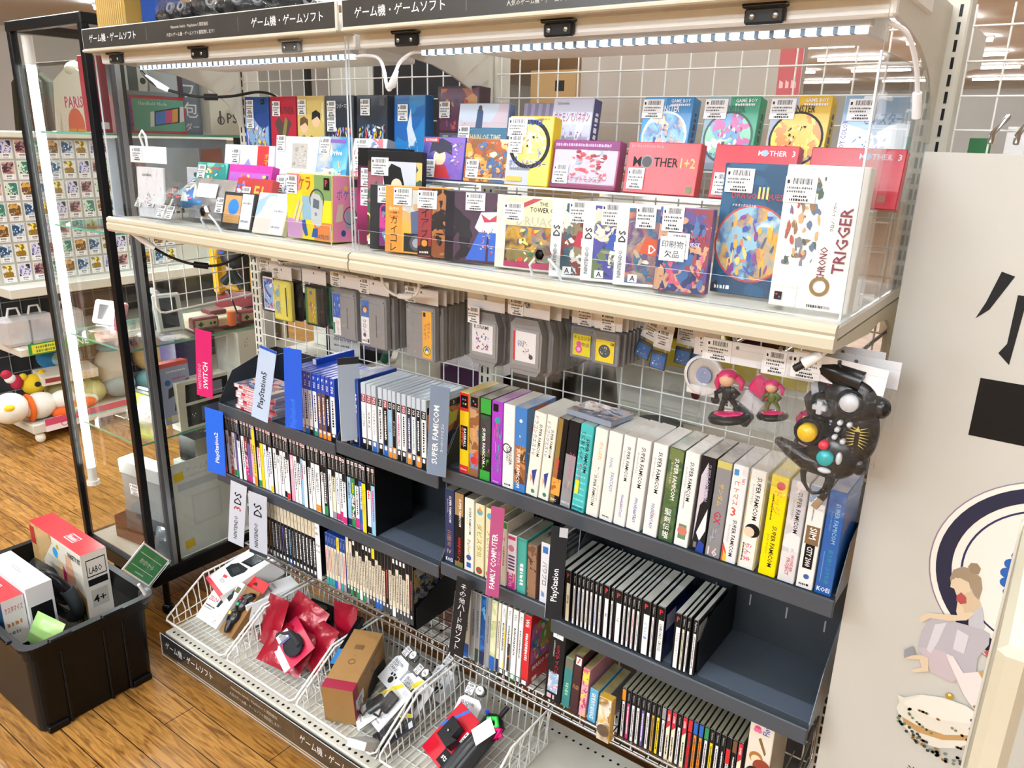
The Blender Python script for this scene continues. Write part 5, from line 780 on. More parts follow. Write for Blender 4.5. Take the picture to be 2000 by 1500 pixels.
for i, q in enumerate(b5):
    lc, tp = q.split('/'); a = .541 + i * .0113
    ops = [('r', 0, 0, 1, 1, M('141416', .3)), ('r', .25, .02, .85, .74, col(lc)), ('z', .38, .1, .7, .68, M('8a1f2a') if lc == 'r' else (PAPER if lc in 'vpkr' else INK), 230 + i)]
    if tp == 'S': ops += [('r', .1, 0, .95, .98, col('cr')), ('p', [(.1, .62), (.1, .98), (.95, .98), (.95, .7)], M('c0283e')), ('d', 'SUPER', .5, .84, .5, PAPER, .2), ('z', .35, .1, .7, .5, INK, 3 + i)]
    elif tp == 'R': ops += [('r', .1, .5, .95, .78, col('r'))]
    else: ops += [('r', .1, .76, .95, .98, col(tp) if tp != 'k' else M('1a1a1c'))] + ([('d', 'PlayStation', .5, .87, .45, M('a8a8aa'), .18)] if tp == 'k' else [])
    rf = [('r', 0, 0, 1, 1, M('3a2a2e', .15)), ('a', 0, 0, 1, .8, ['3a2a30', '5a3a3a', '8a6a5a', '2a1f24'], 91, 14)] if i == 22 else None
    spine('disc_case', 'disc case with %s spine, %s from the left on the lowest shelf' % (near(lc) + (' and red pennant' if tp == 'S' else ''), nth(i + 1)), 'disc cases on the lowest right shelf', a, a + .0108, .388, .125, .142, M('2c2c2c', .2), ops, shells={'t': NM('8e8a76', '767260', 30, .15)}, cat='disc case', rightface=rf)
gbox('game_box', 'tall white box with pink flower and two drawn heads at the lowest right end', 'game box', None, .806, .205, .388, .045, .11, .215, M('d9d3c6', .3), [('c', .32, .80, .03, M('c8487a')), ('c', .25, .78, .022, M('d86a94')), ('c', .4, .78, .022, M('d86a94')), ('u', 'Flowers', .7, .86, .3, M('4a4a9a'), .2), ('p', [(.4, .7), (.75, .55), (.8, .58), (.5, .72)], M('7a5a2a')), ('c', .4, .5, .06, M('a8703a')), ('c', .42, .48, .045, M('f0d0b0')), ('c', .7, .42, .08, M('8a3a2a')), ('c', .4, .33, .07, M('2a2426')), ('c', .38, .31, .045, M('f0d8c0')), ('p', [(.1, .02), (.2, .24), (.6, .24), (.9, .02)], M('e8e4e0'))], lean=0, side=[('r', 0, 0, 1, 1, NM('a89a80', '8a7c64', 30, .15))])
# ------------------------------------------------------------------ divider tags
def divider(label, x0, x1, z0, z1, y, colr, ops, lean=0, turn=.5, back=.12):
    t = thing('divider_tag', label, 'divider', (x0, y, z0), (0, lean, 0), 'printed divider tags'); w = x1 - x0
    b = MB(); b.box(0, w, -.0012, 0, 0, z1 - z0, M(colr, .3)); b.art((0, -.0012, 0), (1, 0, 0), (0, 0, 1), w, z1 - z0, ops); b.build('strip', t, (0, 0, 0), (0, 0, turn))
    clear_plate(-.001, 0, 0, back, .0, (z1 - z0) * .8, 'clear_plate', t); return t
divider('pink divider tag reading upwards at the left end of the upper tray', -.832, -.778, .868, 1.068, .15, 'c8186a', [('u', 'NINTENDO', .22, .3, .2, M('d8a0bc'), .4), ('u', 'SWITCH', .58, .33, .3, PAPER, .4)], lean=.12, turn=.3, back=.1)
divider('white divider tag with blue top tilted across the lying stack', -.582, -.53, .862, 1.078, .15, 'b8cdea', [('r', 0, .965, 1, 1, M('1a50c0')), ('u', 'PlayStation5', .5, .42, .42, INK, .6)], lean=.28, turn=.3, back=.1)
divider('blue divider tag in front of the blue-topped cases', -.452, -.402, .858, 1.076, .16, '0a58d8', [('u', 'PlayStation4', .5, .2, .4, M('3a78e8'), .36)], lean=.06, turn=.35, back=.12)
divider('pale grey divider tag with black top between blue and clear cases', -.252, -.200, .866, 1.078, .172, '9fb0c4', [('r', 0, .92, 1, 1, M('2a2c30'))], lean=-.02, turn=1.0, back=.1)
divider('grey-blue divider tag with white sideways letters at the bay seam', .042, .088, .868, 1.08, .16, '74869e', [('u', 'SUPER FAMICOM', .36, .46, .3, PAPER, .66), ('u', SJ, .72, .44, .15, PAPER, .4)], lean=.06, turn=.3)
divider('bright blue divider tag at the left end of the black-topped cases', -.83, -.762, .628, .832, .16, '0a62dc', [('u', 'PlayStation2', .6, .42, .28, PAPER, .5)], lean=.07, turn=.2, back=.1)
divider('white divider tag with red numeral, left of two white ones', -.762, -.705, .42, .634, .16, 'c6cbd8', [('u', 'NINTENDO', .45, .28, .22, INK, .38), ('u', '3', .5, .6, .45, M('b0283a'), .1), ('u', 'DS', .5, .76, .45, INK, .2)], lean=.2, turn=.25, back=.1)
divider('white divider tag with black letters, right of two white ones', -.658, -.592, .42, .622, .16, 'bcc2d0', [('r', 0, 0, 1, .06, M('2a3440')), ('u', 'NINTENDO', .4, .32, .2, INK, .4), ('u', 'DS', .5, .74, .45, INK, .2)], lean=.1, turn=.2, back=.1)
divider('dull pink divider tag with white sideways letters on the short tray', .222, .252, .632, .852, .15, 'a84a7a', [('u', 'FAMILY COMPUTER', .42, .4, .42, PAPER, .62), ('u', 'ファミコン', .82, .45, .2, M('e8b8d0'), .24)], lean=.05, turn=.3)
divider('black divider tag with white sideways letters by the disc cases', .378, .412, .640, .855, .15, '20242a', [('r', .5, .9, 1, 1, M('b9bcc4')), ('u', 'PlayStation', .5, .38, .5, PAPER, .5)], lean=.03, turn=.4)
divider('black divider tag with stacked white characters in the lowest row', .102, .142, .424, .638, .165, '1a1c20', [('v', 'その他ハード用ソフト', .5, .5, .42, M('d8d8da'))], lean=.12, turn=.15, back=.1)
# ------------------------------------------------------------------ packs hanging on peg hooks under the upper shelf
def peg(x, z, y1, label):
    b = MB(); b.tube([(x, .412, z), (x, y1 + .012, z), (x, y1 + .002, z + .003), (x, y1 - .004, z + .012)], .003, CHROME, 7)
    b.box(x - .012, x + .012, .408, .414, z - .006, z + .016, CHROME); tag(b.build('peg_hook'), label, 'hook', 'chrome peg hooks under the upper shelf')
GREY = NM('8e8f93', '868789', 20, .4); GREYD = M('77787c', .4)
def sfc_cart(body=None):
    body = body or GREY; b = MB(); w, h, d = .087, .127, .019
    b.box(-w / 2, w / 2, 0, d, -h, 0, body, .003); b.box(-w / 2 + .003, w / 2 - .003, -.0014, 0, -h + .004, -.018, body, .001)
    b.box(.012, .0145, -.0018, -.001, -.098, -.044, M('5a5b5f')); 
    for x, z in ((-.037, -.008), (.037, -.012), (-.037, -.119), (.037, -.119)): b.lathe([(.0001, 0), (.0022, .0002)], M('5a5a5e'), 8) if 0 else b.ell((x, -.0008, z), (.0022, .0006, .0022), M('55565a'), 8, 4)
    return b.mesh('cartridge')
def fc_cart(c, w=.07, h=.107, label=None):
    b = MB(); b.box(-w / 2, w / 2, 0, .017, -h, 0, M(c, .3), .004); b.box(-w / 2 + .008, w / 2 - .008, -.0012, 0, -h + .006, -.006, M(c, .35), .001); b.box(w / 2 - .016, w / 2 - .012, -.0016, -.001, -h + .015, -.015, M('2a2a2c')); return b.mesh('cartridge')
def n64_cart():
    b = MB(); w, h, d = .078, .116, .019
    pts = [(-w / 2, 0, -h + .012), (-w / 2 + .012, 0, -h), (w / 2 - .012, 0, -h), (w / 2 - .002, 0, -h + .014), (w / 2, 0, -.03), (w / 2 - .012, 0, -.0), (-w / 2 + .012, 0, -.0), (-w / 2 - .0, 0, -.012)]
    b.slab(pts, (0, d, 0), GREY, GREYD); b.box(-w / 2 + .006, w / 2 - .006, -.0015, 0, -h + .018, -.020, M('96979b', .4), .001); b.box(-w / 2 + .006, w / 2 - .006, -.0008, 0, -h + .008, -h + .0095, GREYD); return b.mesh('cartridge')
def gb_cart():
    b = MB(); b.box(-.0285, .0285, 0, .008, -.065, 0, M('84868a', .4), .002); b.box(-.022, .022, -.0006, 0, -.011, -.004, M('74767a', .4)); b.box(-.019, .019, -.0004, 0, -.006, -.0052, M('606266')); return b.mesh('cartridge')
def bagmesh(w, h, t, sd=1):
    rn = random.Random(sd); b = MB(); n, k = 8, 10; vs = []
    for s in (-1, 1):
        for j in range(k + 1):
            for i in range(n + 1):
                u, v = i / n, j / k; q = (max(0, math.sin(PI * u)) * min(1, v * 5 + .05) * min(1, (1 - v) * 7 + .02)) ** .6
                vs.append(((u - .5) * w * (1 + .03 * rn.uniform(-1, 1)), s * t * .5 * q * rn.uniform(.8, 1.25), -h * (1 - v)))
    m = (n + 1) * (k + 1)
    for s in (0, 1):
        fs = []
        for j in range(k):
            for i in range(n):
                a = s * m + j * (n + 1) + i; f = (a, a + 1, a + n + 2, a + n + 1); fs.append(f if s == 0 else f[::-1])
        b.add(vs, fs, BAG, True) if s == 0 else b.add(vs, fs, BAG, True)
    return b.mesh('clear_bag')
def hdr(w, h=.034):
    b = MB(); b.box(-w / 2, w / 2, -.0006, .0006, -h, 0, M('e8e9ee', .35), 0); b.disc((0, -.0007, -.009), (1, 0, 0), (0, 0, 1), .003, M('77777a'), 10); b.quad((-w / 2, -.00065, -.012), (w / 2, -.00065, -.012), (w / 2, -.00065, -.0115), (-w / 2, -.00065, -.0115), M('c9cbd2')); return b.mesh('header_card')
_sfc, _n64, _gb = sfc_cart(), n64_cart(), gb_cart(); _cs = {}
def shared(k, f):
    if k not in _cs: _cs[k] = f()
    return _cs[k]
def hang(label, group, x, y, z, cart, cw, ch, ops=None, lab=None, stk=None, hh=.034, bag=True, yaw=0, rz=0, cat='cartridge pack', bw=None, tab=True):
    """a bagged cartridge with a white header card, hung so the header top is at (x, y, z); lab = label rectangle on the cartridge front"""
    t = thing('cartridge_pack', label, cat, (x, y, z), (0, rz, yaw), group); w = bw or cw + .014
    place('header_card', shared(('h', w, hh), lambda: hdr(w, hh)), t)
    c = place('cartridge', cart, t, (0, -.006, -hh - .004))
    if ops:
        b = MB(); x0, z0, lw, lh = lab; b.box(x0, x0 + lw, -.0024, -.0016, z0, z0 + lh, PAPER); b.art((x0, -.0024, z0), (1, 0, 0), (0, 0, 1), lw, lh, ops, .0001); b.build('cartridge_label', c)
    if bag: place('clear_bag', shared(('b', w, ch), lambda: bagmesh(w, ch + .02, .034, int(w * 1000))), t, (0, .003, -hh + .006))
    if stk: sticker(t, stk[0], -.0012 if len(stk) < 5 else stk[4], stk[1], stk[2], s=stk[3] if len(stk) > 3 else 1)
    return t
def behind(n, label, group, x, y, z, cart, cw, ch, dy=.019, hh=.034, dx=.0, bw=None):
    for i in range(n): hang('%s, %s behind the front one' % (label, _ones[i]), group, x + dx * (i + 1), y + dy * (i + 1), z + .002 * ((i * 3) % 3 - 1), cart, cw, ch, hh=hh, yaw=.03 * ((i * 5) % 3 - 1), bw=bw)
HZ = 1.262
ga, gbk, gc_, gd_, ge, gf = ['cartridge packs on peg ' + q for q in 'one two three four five six'.split()]
# black, yellow and green small cartridges
for k, xx in enumerate([-.625, -.548, -.44, -.315, -.195, -.04, .133, .262, .363, .43, .525, .65, .715, .795, .885]):
    peg(xx, 1.268 if k < 9 else 1.27 if k < 11 else 1.29, [.262, .245, .262, .252, .235, .235, .245, .215, .268, .245, .29, .2, .14, .12, .10][k], 'chrome peg hook, %s from the left under the upper shelf' % nth(k + 1))
hang('black cartridge pack with white picture label at the far left', None, -.625, .27, HZ, fc_cart('17181b'), .07, .107, [('a', .05, .05, .95, .95, ['e0e4e8', '3a5ab0', '8ab0d8', 'c83a4a'], 101, 40)], (-.018, -.1, .042, .09), (-.02, -.016, 2, .9), hh=.03)
hang('yellow cartridge pack with pale blue strip label', None, -.548, .252, HZ - .006, fc_cart('d8cf5a'), .066, .095, [('a', 0, 0, 1, 1, ['8ab8c8', 'c8d4b0', 'd8c86a', '7aa0b0'], 102, 40)], (-.022, -.088, .018, .08), (-.022, -.02, 0, .8), hh=.034)
behind(4, 'black cartridge pack', 'black cartridge packs', -.545, .262, HZ - .006, shared('fcb', lambda: fc_cart('17181b')), .066, .1)
hang('black and gold cartridge pack with green-edged label', None, -.44, .268, HZ - .004, fc_cart('1c1d1c'), .078, .107, [('r', 0, 0, 1, 1, M('2f7a3a')), ('r', .2, .02, .95, .98, M('a8902a')), ('b', .25, .05, .9, .6, ['c83a5a', '3a4ab0', 'e0c84a', 'd86ab0'], 10, 8), ('c', .55, .86, .05, M('3a5ab0'))], (-.028, -.1, .042, .094), (-.03, -.048, 0, .9), hh=.036)
behind(3, 'green cartridge pack', 'green cartridge packs', -.42, .275, HZ - .004, shared('fcg', lambda: fc_cart('1d7a58')), .075, .107)
SL = (-.036, -.118, .026, .105)
hang('grey cartridge pack with blue and white robot-like label', gd_, -.315, .258, HZ + .002, _sfc, .087, .127, [('r', 0, .42, 1, 1, M('2a5ac0')), ('b', .1, .45, .95, .92, ['e8e8f0', '3a7a4a', 'd8d0d0', '5a8ad8'], 9, 2), ('r', 0, 0, 1, .42, M('e4e6ea')), ('d', 'スーパー', .6, .2, .4, M('b8283a'), .3), ('r', 0, .02, .2, .3, M('2a7a5a'))], SL, (-.03, -.017, 0))
behind(2, 'grey cartridge pack with plain face on the fourth peg', gd_, -.308, .262, HZ + .002, _sfc, .087, .127)
hang('grey cartridge pack with white and blue strip label and brown head', ge, -.195, .24, HZ + .004, _sfc, .087, .127, [('r', 0, .62, 1, 1, M('2a6ac0')), ('c', .5, .8, .09, M('6a4a30')), ('c', .5, .78, .06, M('e8b890')), ('r', 0, 0, 1, .62, M('e6e8ec')), ('d', 'クロノ', .4, .42, .45, M('3a2a5a'), .3), ('c', .4, .2, .05, M('4a3a7a')), ('s', .1, .04, .7, .1, M('777'), 3), ('r', .75, .03, .95, .12, BLACK)], SL, (-.03, -.018, 1))
behind(5, 'grey cartridge pack on the fifth peg', ge, -.19, .242, HZ + .004, _sfc, .087, .127, dy=.02)
hang('grey cartridge pack with orange strip label and round blue badge', gf, -.042, .238, HZ + .004, _sfc, .087, .127, [('r', 0, 0, 1, 1, M('e8a83a')), ('r', .1, .88, .35, .97, BLACK), ('d', 'でんせつ', .3, .56, .3, M('8a4a1a'), .5), ('d', 'まりもの', .68, .6, .3, M('7a4a9a'), .5), ('c', .5, .16, .1, M('2a3a2a')), ('c', .5, .16, .085, M('d8d03a')), ('c', .5, .17, .055, M('3a6ac0')), ('c', .5, .14, .03, M('f0e8d0'))], (.010, -.118, .027, .108), (-.032, -.017, 0))
behind(7, 'grey cartridge pack on the sixth peg', gf, -.036, .24, HZ + .004, _sfc, .087, .127, dy=.0205)
N6 = (-.03, -.088, .056, .062)
hang('grey thick cartridge pack with upside-down white label and purple figure', 'thick grey cartridge packs', .132, .25, HZ + .012, _n64, .078, .116, [('r', 0, 0, 1, 1, M('e6e6ea')), ('t', 'KONAMI', .45, .9, .14, INK, .7), ('b', .2, .1, .8, .7, ['8a3aa0', 'c83a3a', '5a7ac0', '6a2a8a'], 14, 6)], N6, (-.022, -.045, 0, 1, -.014), bw=.1)
behind(3, 'grey thick cartridge pack under the konami-lettered one'.replace('konami-lettered', 'upside-down labelled'), 'thick grey cartridge packs', .135, .252, HZ + .012, _n64, .078, .116, dy=.022, bw=.1)
hang('grey thick cartridge pack with white label, red strip and blue figure', 'thick grey cartridge packs at the front', .262, .222, HZ + .022, _n64, .078, .116, [('r', 0, 0, 1, 1, M('e8e8ec')), ('r', 0, 0, .1, 1, M('c8283a')), ('t', 'GOLF', .35, .6, .2, M('2a4aa0'), .3), ('b', .45, .25, .75, .7, ['2a4ab0', 'c8302a', '2a3a8a'], 6, 4), ('c', .8, .2, .08, M('4a4a50'))], N6, (-.028, -.017, 0), bw=.102)
behind(6, 'grey thick cartridge pack behind the red-strip one', 'thick grey cartridge packs at the front', .272, .224, HZ + .02, _n64, .078, .116, dy=.026, bw=.102)
GBL = (-.020, -.058, .040, .043)
hang('small grey cartridge pack with yellow label and pink bear-shape', 'small grey cartridge packs', .365, .27, HZ + .018, _gb, .057, .065, [('r', 0, 0, 1, 1, M('e8d820')), ('t', 'チョコジラ', .5, .84, .18, INK, .9), ('t', '物語', .72, .55, .2, M('6a4a2a')), ('c', .35, .3, .18, M('d8509a')), ('c', .35, .55, .14, M('d8509a')), ('c', .35, .3, .1, M('f0b0d0'))], GBL, (0, -.022, 0, 1), hh=.038, bw=.06)
behind(4, 'small grey cartridge pack on the left small peg', 'small grey cartridge packs', .368, .272, HZ + .018, _gb, .057, .065, dy=.016, hh=.038, bw=.06)
hang('small grey cartridge pack with bright yellow label and round dark picture', 'small grey cartridge packs, right', .43, .248, HZ + .024, _gb, .057, .065, [('r', 0, 0, 1, 1, M('f0d824')), ('c', .48, .5, .3, M('3a4a5a')), ('b', .25, .3, .7, .7, ['e8d04a', '3a5a9a', '7a8a4a', 'e8e8e8'], 8, 3), ('t', 'GB', .88, .86, .12, INK)], GBL, (0, -.024, 1, 1), hh=.04, bw=.06)
behind(6, 'small grey cartridge pack on the right small peg', 'small grey cartridge packs, right', .434, .25, HZ + .024, _gb, .057, .065, dy=.016, hh=.04, bw=.06)
def ds_card():
    b = MB(); b.box(-.0165, .0165, 0, .0035, -.035, 0, M('3a3c42', .35), .001); b.art((-.014, 0, -.033), (1, 0, 0), (0, 0, 1), .028, .026, [('r', 0, 0, 1, 1, M('2a6ab0')), ('b', .1, .1, .9, .9, ['c83a4a', 'd8d8e0', '3a8a6a'], 5, 4)]); return b.mesh('game_card')
_ds = ds_card()
for i, (x, y, z, rz) in enumerate([(.505, .30, 1.276, .3), (.532, .285, 1.268, .12), (.556, .33, 1.272, .05), (.575, .345, 1.27, -.05)]):
    hang('tiny game card pack with barcode header, %s from the left' % _ones[i], 'tiny game card packs', x, y, z, _ds, .033, .035, hh=.05, bw=.036, stk=(0, -.028, i, .85), rz=rz)
# disc in clear shell, figure packs and the bagged controller
t = thing('disc_pack', 'round disc in white shell hanging in a clear pack', 'disc pack', (.648, .2, 1.285)); place('header_card', hdr(.045, .04), t); sticker(t, .0, -.0012, -.02, 0, s=.9)
b = MB(); b.T = Matrix.Translation((0, .002, -.075)) @ Matrix.Rotation(PI / 2, 4, 'X'); b.lathe([(.0001, 0), (.012, .0), (.013, .001), (.031, .001), (.033, .0), (.033, -.004), (.0001, -.004)], M('c2c6cc', .15, .4), 28); b.build('disc', t)
b = MB(); b.T = Matrix.Translation((0, 0, -.075)) @ Matrix.Rotation(PI / 2, 4, 'X'); b.lathe([(.0001, .002), (.014, .002)], M('8a9ac0', .3), 20); b.lathe([(.031, .002), (.036, .002), (.036, -.003), (.031, -.003)], M('e0e2e6', .3), 24); b.box(-.03, .03, -.036, -.02, -.003, .001, M('e0e2e6', .3), .003); b.build('shell', t)
def figure(parent, c, s=1., coat='1d1e22', cap='d8206a', tilt=0):
    x, y, z = c; f = MB(); f.T = Matrix.Translation(c) @ Matrix.Rotation(tilt, 4, 'Y') @ Matrix.Scale(s, 4)
    f.lathe([(.0001, 0), (.026, 0), (.027, .004), (.024, .009), (.0001, .009)], M('17181b', .3), 24); f.build('stand_base', parent)
    f = MB(); f.T = Matrix.Translation(c) @ Matrix.Rotation(tilt, 4, 'Y') @ Matrix.Scale(s, 4); f.ell((0, 0, .010), (.02, .017, .003), M('d8186a', .2)); f.ell((.012, -.006, .011), (.009, .008, .003), M('d8186a', .2)); f.build('splash', parent)
    f = MB(); f.T = Matrix.Translation(c) @ Matrix.Rotation(tilt, 4, 'Y') @ Matrix.Scale(s, 4); SK = M('e8b890', .4)
    for sx in (-1, 1): f.tube([(sx * .011, 0, .01), (sx * .009, .002, .02), (sx * .004, 0, .03)], [.004, .0035, .0045], M(coat, .4), 8); f.tube([(sx * .006, 0, .042), (sx * .015, -.003, .037), (sx * .011, -.011, .033)], [.004, .0032, .003], M(coat, .4), 8)
    f.ell((0, 0, .037), (.008, .006, .011), M(coat, .4)); f.ell((0, -.001, .055), (.010, .0095, .0095), SK); f.build('figurine', parent)
    f = MB(); f.T = Matrix.Translation(c) @ Matrix.Rotation(tilt, 4, 'Y') @ Matrix.Scale(s, 4); f.ell((0, .003, .060), (.0125, .0115, .0085), M(cap, .3)); f.tube([(-.011, .004, .058), (-.016, .006, .048), (-.014, .004, .038)], [.005, .0045, .002], M(cap, .3), 8); f.tube([(.011, .004, .058), (.017, .006, .05), (.016, .004, .04)], [.005, .0045, .002], M(cap, .3), 8); f.build('cap', parent)
t = thing('figure_pack', 'bagged figurine with pink cap on a round black base', 'figurine pack', (.722, .14, 1.293)); place('header_card', hdr(.115, .036), t); sticker(t, -.03, -.0012, -.018, 2); place('clear_bag', bagmesh(.12, .16, .06, 5), t, (0, .01, -.03))
figure(t, (-.005, .012, -.135), 1.25, tilt=-.15); b = MB(); b.T = Matrix.Rotation(.5, 4, 'Y'); b.box(.05, .09, .02, .035, -.062, -.03, M('d8186a', .3), .004); b.box(.05, .09, .02, .035, -.09, -.064, M('c9cdd4', .2), .003); b.box(.052, .088, .02, .034, -.12, -.094, M('3a3f4a', .2), .004); b.build('toy_weapon', t)
t = thing('figure_pack', 'second bagged figurine, dark with a tall spotted silver prop', 'figurine pack', (.812, .118, 1.298)); place('header_card', hdr(.085, .04), t); sticker(t, -.022, -.0012, -.02, 0); place('clear_bag', bagmesh(.115, .19, .06, 6), t, (.005, .01, -.03))
figure(t, (.03, .012, -.158), 1.05, '2a2c34', 'b01a5a', .1); figure(t, (-.022, .022, -.115), .9, '5a6a2a', 'd8307a', -.15)
b = MB(); b.T = Matrix.Rotation(-.3, 4, 'Y')
b.slab([(.01, .0, -.16), (.045, .0, -.15), (.05, .0, -.06), (.035, .0, -.045), (.005, .0, -.07)], (0, .012, 0), M('23262e', .25)); b.slab([(.012, -.002, -.14), (.02, -.002, -.05), (.03, -.002, -.045), (.026, -.002, -.14)], (0, .003, 0), M('a8acb4', .25))
for q in range(16): rn = random.Random(q); b.disc((rn.uniform(.03, .046), -.0022, rn.uniform(-.145, -.06)), (1, 0, 0), (0, 0, 1), rn.uniform(.001, .003), M('c8ccd2'), 8)
b.tube([(.03, -.004, -.045), (.045, -.006, -.05), (.05, -.006, -.065), (.04, -.006, -.075)], .0012, M('c8305a'), 6); b.build('toy_prop', t)
t = thing('controller_pack', 'bagged black game controller with yellow, red and teal buttons', 'controller pack', (.885, .10, 1.304)); place('header_card', hdr(.13, .038), t, (0, 0, 0), (0, .06, 0)); sticker(t, -.045, -.0014, -.02, 2); place('clear_bag', bagmesh(.145, .205, .075, 7), t, (0, .004, -.03), (0, .06, 0))
K = M('121315', .25, 0, 0, .5); b = MB(); b.T = Matrix.Translation((.012, .004, -.098)) @ Matrix.Scale(1.08, 4)
b.ell((.010, 0, .036), (.036, .016, .034), K, 24, 14); b.ell((-.002, 0, -.044), (.036, .016, .033), K, 24, 14); b.ell((.024, .002, -.004), (.026, .014, .046), K, 24, 14); b.ell((-.024, .002, .022), (.022, .013, .02), K, 20, 12); b.ell((-.034, .002, -.014), (.02, .013, .02), K, 20, 12); b.ell((.046, .004, .034), (.012, .012, .014), K); b.ell((.032, .004, -.05), (.012, .012, .014), K)
b.tube([(.02, .002, .064), (-.01, .004, .070), (-.035, .008, .074), (-.056, .012, .076)], [.018, .017, .013, .007], K, 14); b.ell((-.056, .012, .076), (.0075, .007, .007), K); b.tube([(-.005, .002, -.06), (-.035, .004, -.060), (-.06, .008, -.052), (-.078, .012, -.046)], [.018, .016, .012, .007], K, 14); b.ell((-.078, .012, -.046), (.0075, .007, .007), K); b.build('body', t)
T0 = Matrix.Translation((.012, .004, -.098)) @ Matrix.Scale(1.08, 4)
def knob(nm, x, z, r, mm, yy=-.016, dp=.008, ring=None):
    b = MB(); b.T = T0 @ Matrix.Translation((x, yy, z)) @ Matrix.Rotation(PI / 2, 4, 'X')
    if ring: b.lathe([(r * 1.5, -.002), (r * 1.45, .001), (r * 1.2, .001), (r * 1.1, -.003)], ring, 20)
    b.lathe([(r * .95, -.004), (r, dp * .6), (r * .85, dp), (.0001, dp * 1.1)], mm, 20); b.build(nm, t)
knob('stick', .011, .039, .012, M('c9ccd2', .35), ring=M('101113')); knob('stick', -.036, -.014, .013, M('e0b818', .3), -.013, .010, M('101113')); knob('button', -.012, -.025, .0065, M('d8304a', .3)); knob('button', -.008, -.043, .011, M('1fa8b0', .25), -.016, .007)
b = MB(); b.T = T0; b.box(-.034, -.016, -.020, -.012, .021, .028, M('b9bcc4', .35), .001); b.box(-.0285, -.0215, -.0202, -.012, .0155, .0335, M('b9bcc4', .35), .001); b.build('direction_pad', t)
for (x, z, rx, rz_) in ((.009, -.040, .0042, .009), (-.007, -.0615, .009, .0042)):
    b = MB(); b.T = T0; b.ell((x, -.016, z), (rx, .005, rz_), M('c9ccd4', .35), 14, 8); b.build('button', t)
for (x, z) in ((.003, .009), (.015, .009), (.001, -.001), (-.001, -.012), (.010, -.016)): knob('button', x, z, .0035, M('c9ccd2', .3), -.014, .004)
b = MB(); b.T = T0; GO = M('b8a85a', .3)
for k in range(-3, 4):
    for sg in (-1, 1): a = k * .22; b.add([(.026 + sg * .003, -.0148, -.004 - k * .0035), (.026 + sg * .015 * math.cos(a), -.0135, -.006 - k * .005 + .004 * sg * 0), (.026 + sg * .003, -.0148, -.006 - k * .0035)], [(0, 1, 2)] if sg > 0 else [(0, 2, 1)], GO)
b.add([(.026, -.0152, .010), (.022, -.0152, .002), (.030, -.0152, .002)], [(0, 1, 2)], GO); b.build('gold_emblem', t)
b = MB(); b.T = Matrix.Translation((.0, .01, -.19))
for k in range(5): b.tube([(-.01 + (.016 + .002 * k) * math.cos(a * .5236), .003 * k - .006, .004 + (.026 + .001 * k) * math.sin(a * .5236)) for a in range(12)], .0024, K, 6, True)
b.tube([(.006, 0, .0), (.012, -.004, -.014), (.004, -.008, -.03)], .0024, K, 6); b.build('cord', t)
b = MB(); b.T = Matrix.Translation((.0, .002, -.222)) @ Matrix.Rotation(.5, 4, 'Y'); b.box(-.006, .006, -.003, .003, -.012, .006, CHROME, .001); b.box(-.005, .005, -.0026, .0026, .006, .016, K, .001); b.build('plug', t)
for k in range(2):
    t = thing('figure_pack', 'bagged pack with header, %s behind the controller pack' % _ones[k], 'pack', (.897 - .03 * k, .145 + .045 * k, 1.303)); place('header_card', hdr(.12, .04), t); place('clear_bag', bagmesh(.125, .15, .05, 8 + k), t, (0, .004, -.03)); figure(t, (.01, .012, -.11), 1.0, '3a3f4a', ['6a6a70', '2f9a4a'][k])
# ------------------------------------------------------------------ things in the wire baskets
def carton(name, label, cat, loc, rot, w, d, h, m, f=None, t=None, r=None, ch=.0012, group=None, sides=None):
    b = MB(); b.box(-w / 2, w / 2, -d / 2, d / 2, 0, h, m, ch, sides)
    if f: b.art((-w / 2, -d / 2, 0), (1, 0, 0), (0, 0, 1), w, h, f)
    if t: b.art((-w / 2, -d / 2, h), (1, 0, 0), (0, 1, 0), w, d, t)
    if r: b.art((w / 2, -d / 2, 0), (0, 1, 0), (0, 0, 1), d, h, r)
    o = b.build(name, None, loc, rot); return tag(o, label, cat, group)
LG = M('c8c9cc')
carton('console_box', 'white and red box with a black folding handheld on its face', 'box', (-.825, .262, .20), (.36, .05, -.25), .125, .20, .07, M('e8e8e8', .35), [('r', 0, 0, 1, 1, M('c41f38')), ('s', .1, .6, .9, .7, PAPER, 4), ('s', .1, .35, .7, .45, PAPER, 5)], [('p', [(.3, .55), (.72, .62), (.78, .85), (.36, .80)], M('1a1c20', .2)), ('p', [(.34, .6), (.68, .65), (.73, .82), (.39, .77)], M('2c3238', .15)), ('p', [(.14, .32), (.62, .30), (.74, .5), (.7, .57), (.26, .52), (.13, .42)], M('1f2126', .25)), ('p', [(.3, .37), (.55, .36), (.6, .47), (.36, .48)], M('33383e', .15)), ('t', '3DS', .5, .17, .06, M('8a8a90'), .3), ('r', 0, 0, 1, .06, M('c41f38'))], [('s', .1, .3, .7, .5, M('888'), 3)])
o = carton('white_box', 'plain white box with fine grey print under the handheld box', 'box', (-.70, .255, .15), (.1, -.12, -.35), .09, .17, .075, M('e6e7ea', .4), None, [('s', .1, .6, .6, .64, M('999'), 1), ('s', .1, .5, .8, .54, M('999'), 2), ('r', .3, .3, .9, .36, M('8a8c92'))], [('s', .1, .5, .8, .6, M('aaa'), 3)])
t = thing('controller_box', 'white boxed game controller with red hang flap and red title', 'boxed controller', (-.775, .085, .155), (-.85, .0, .0))
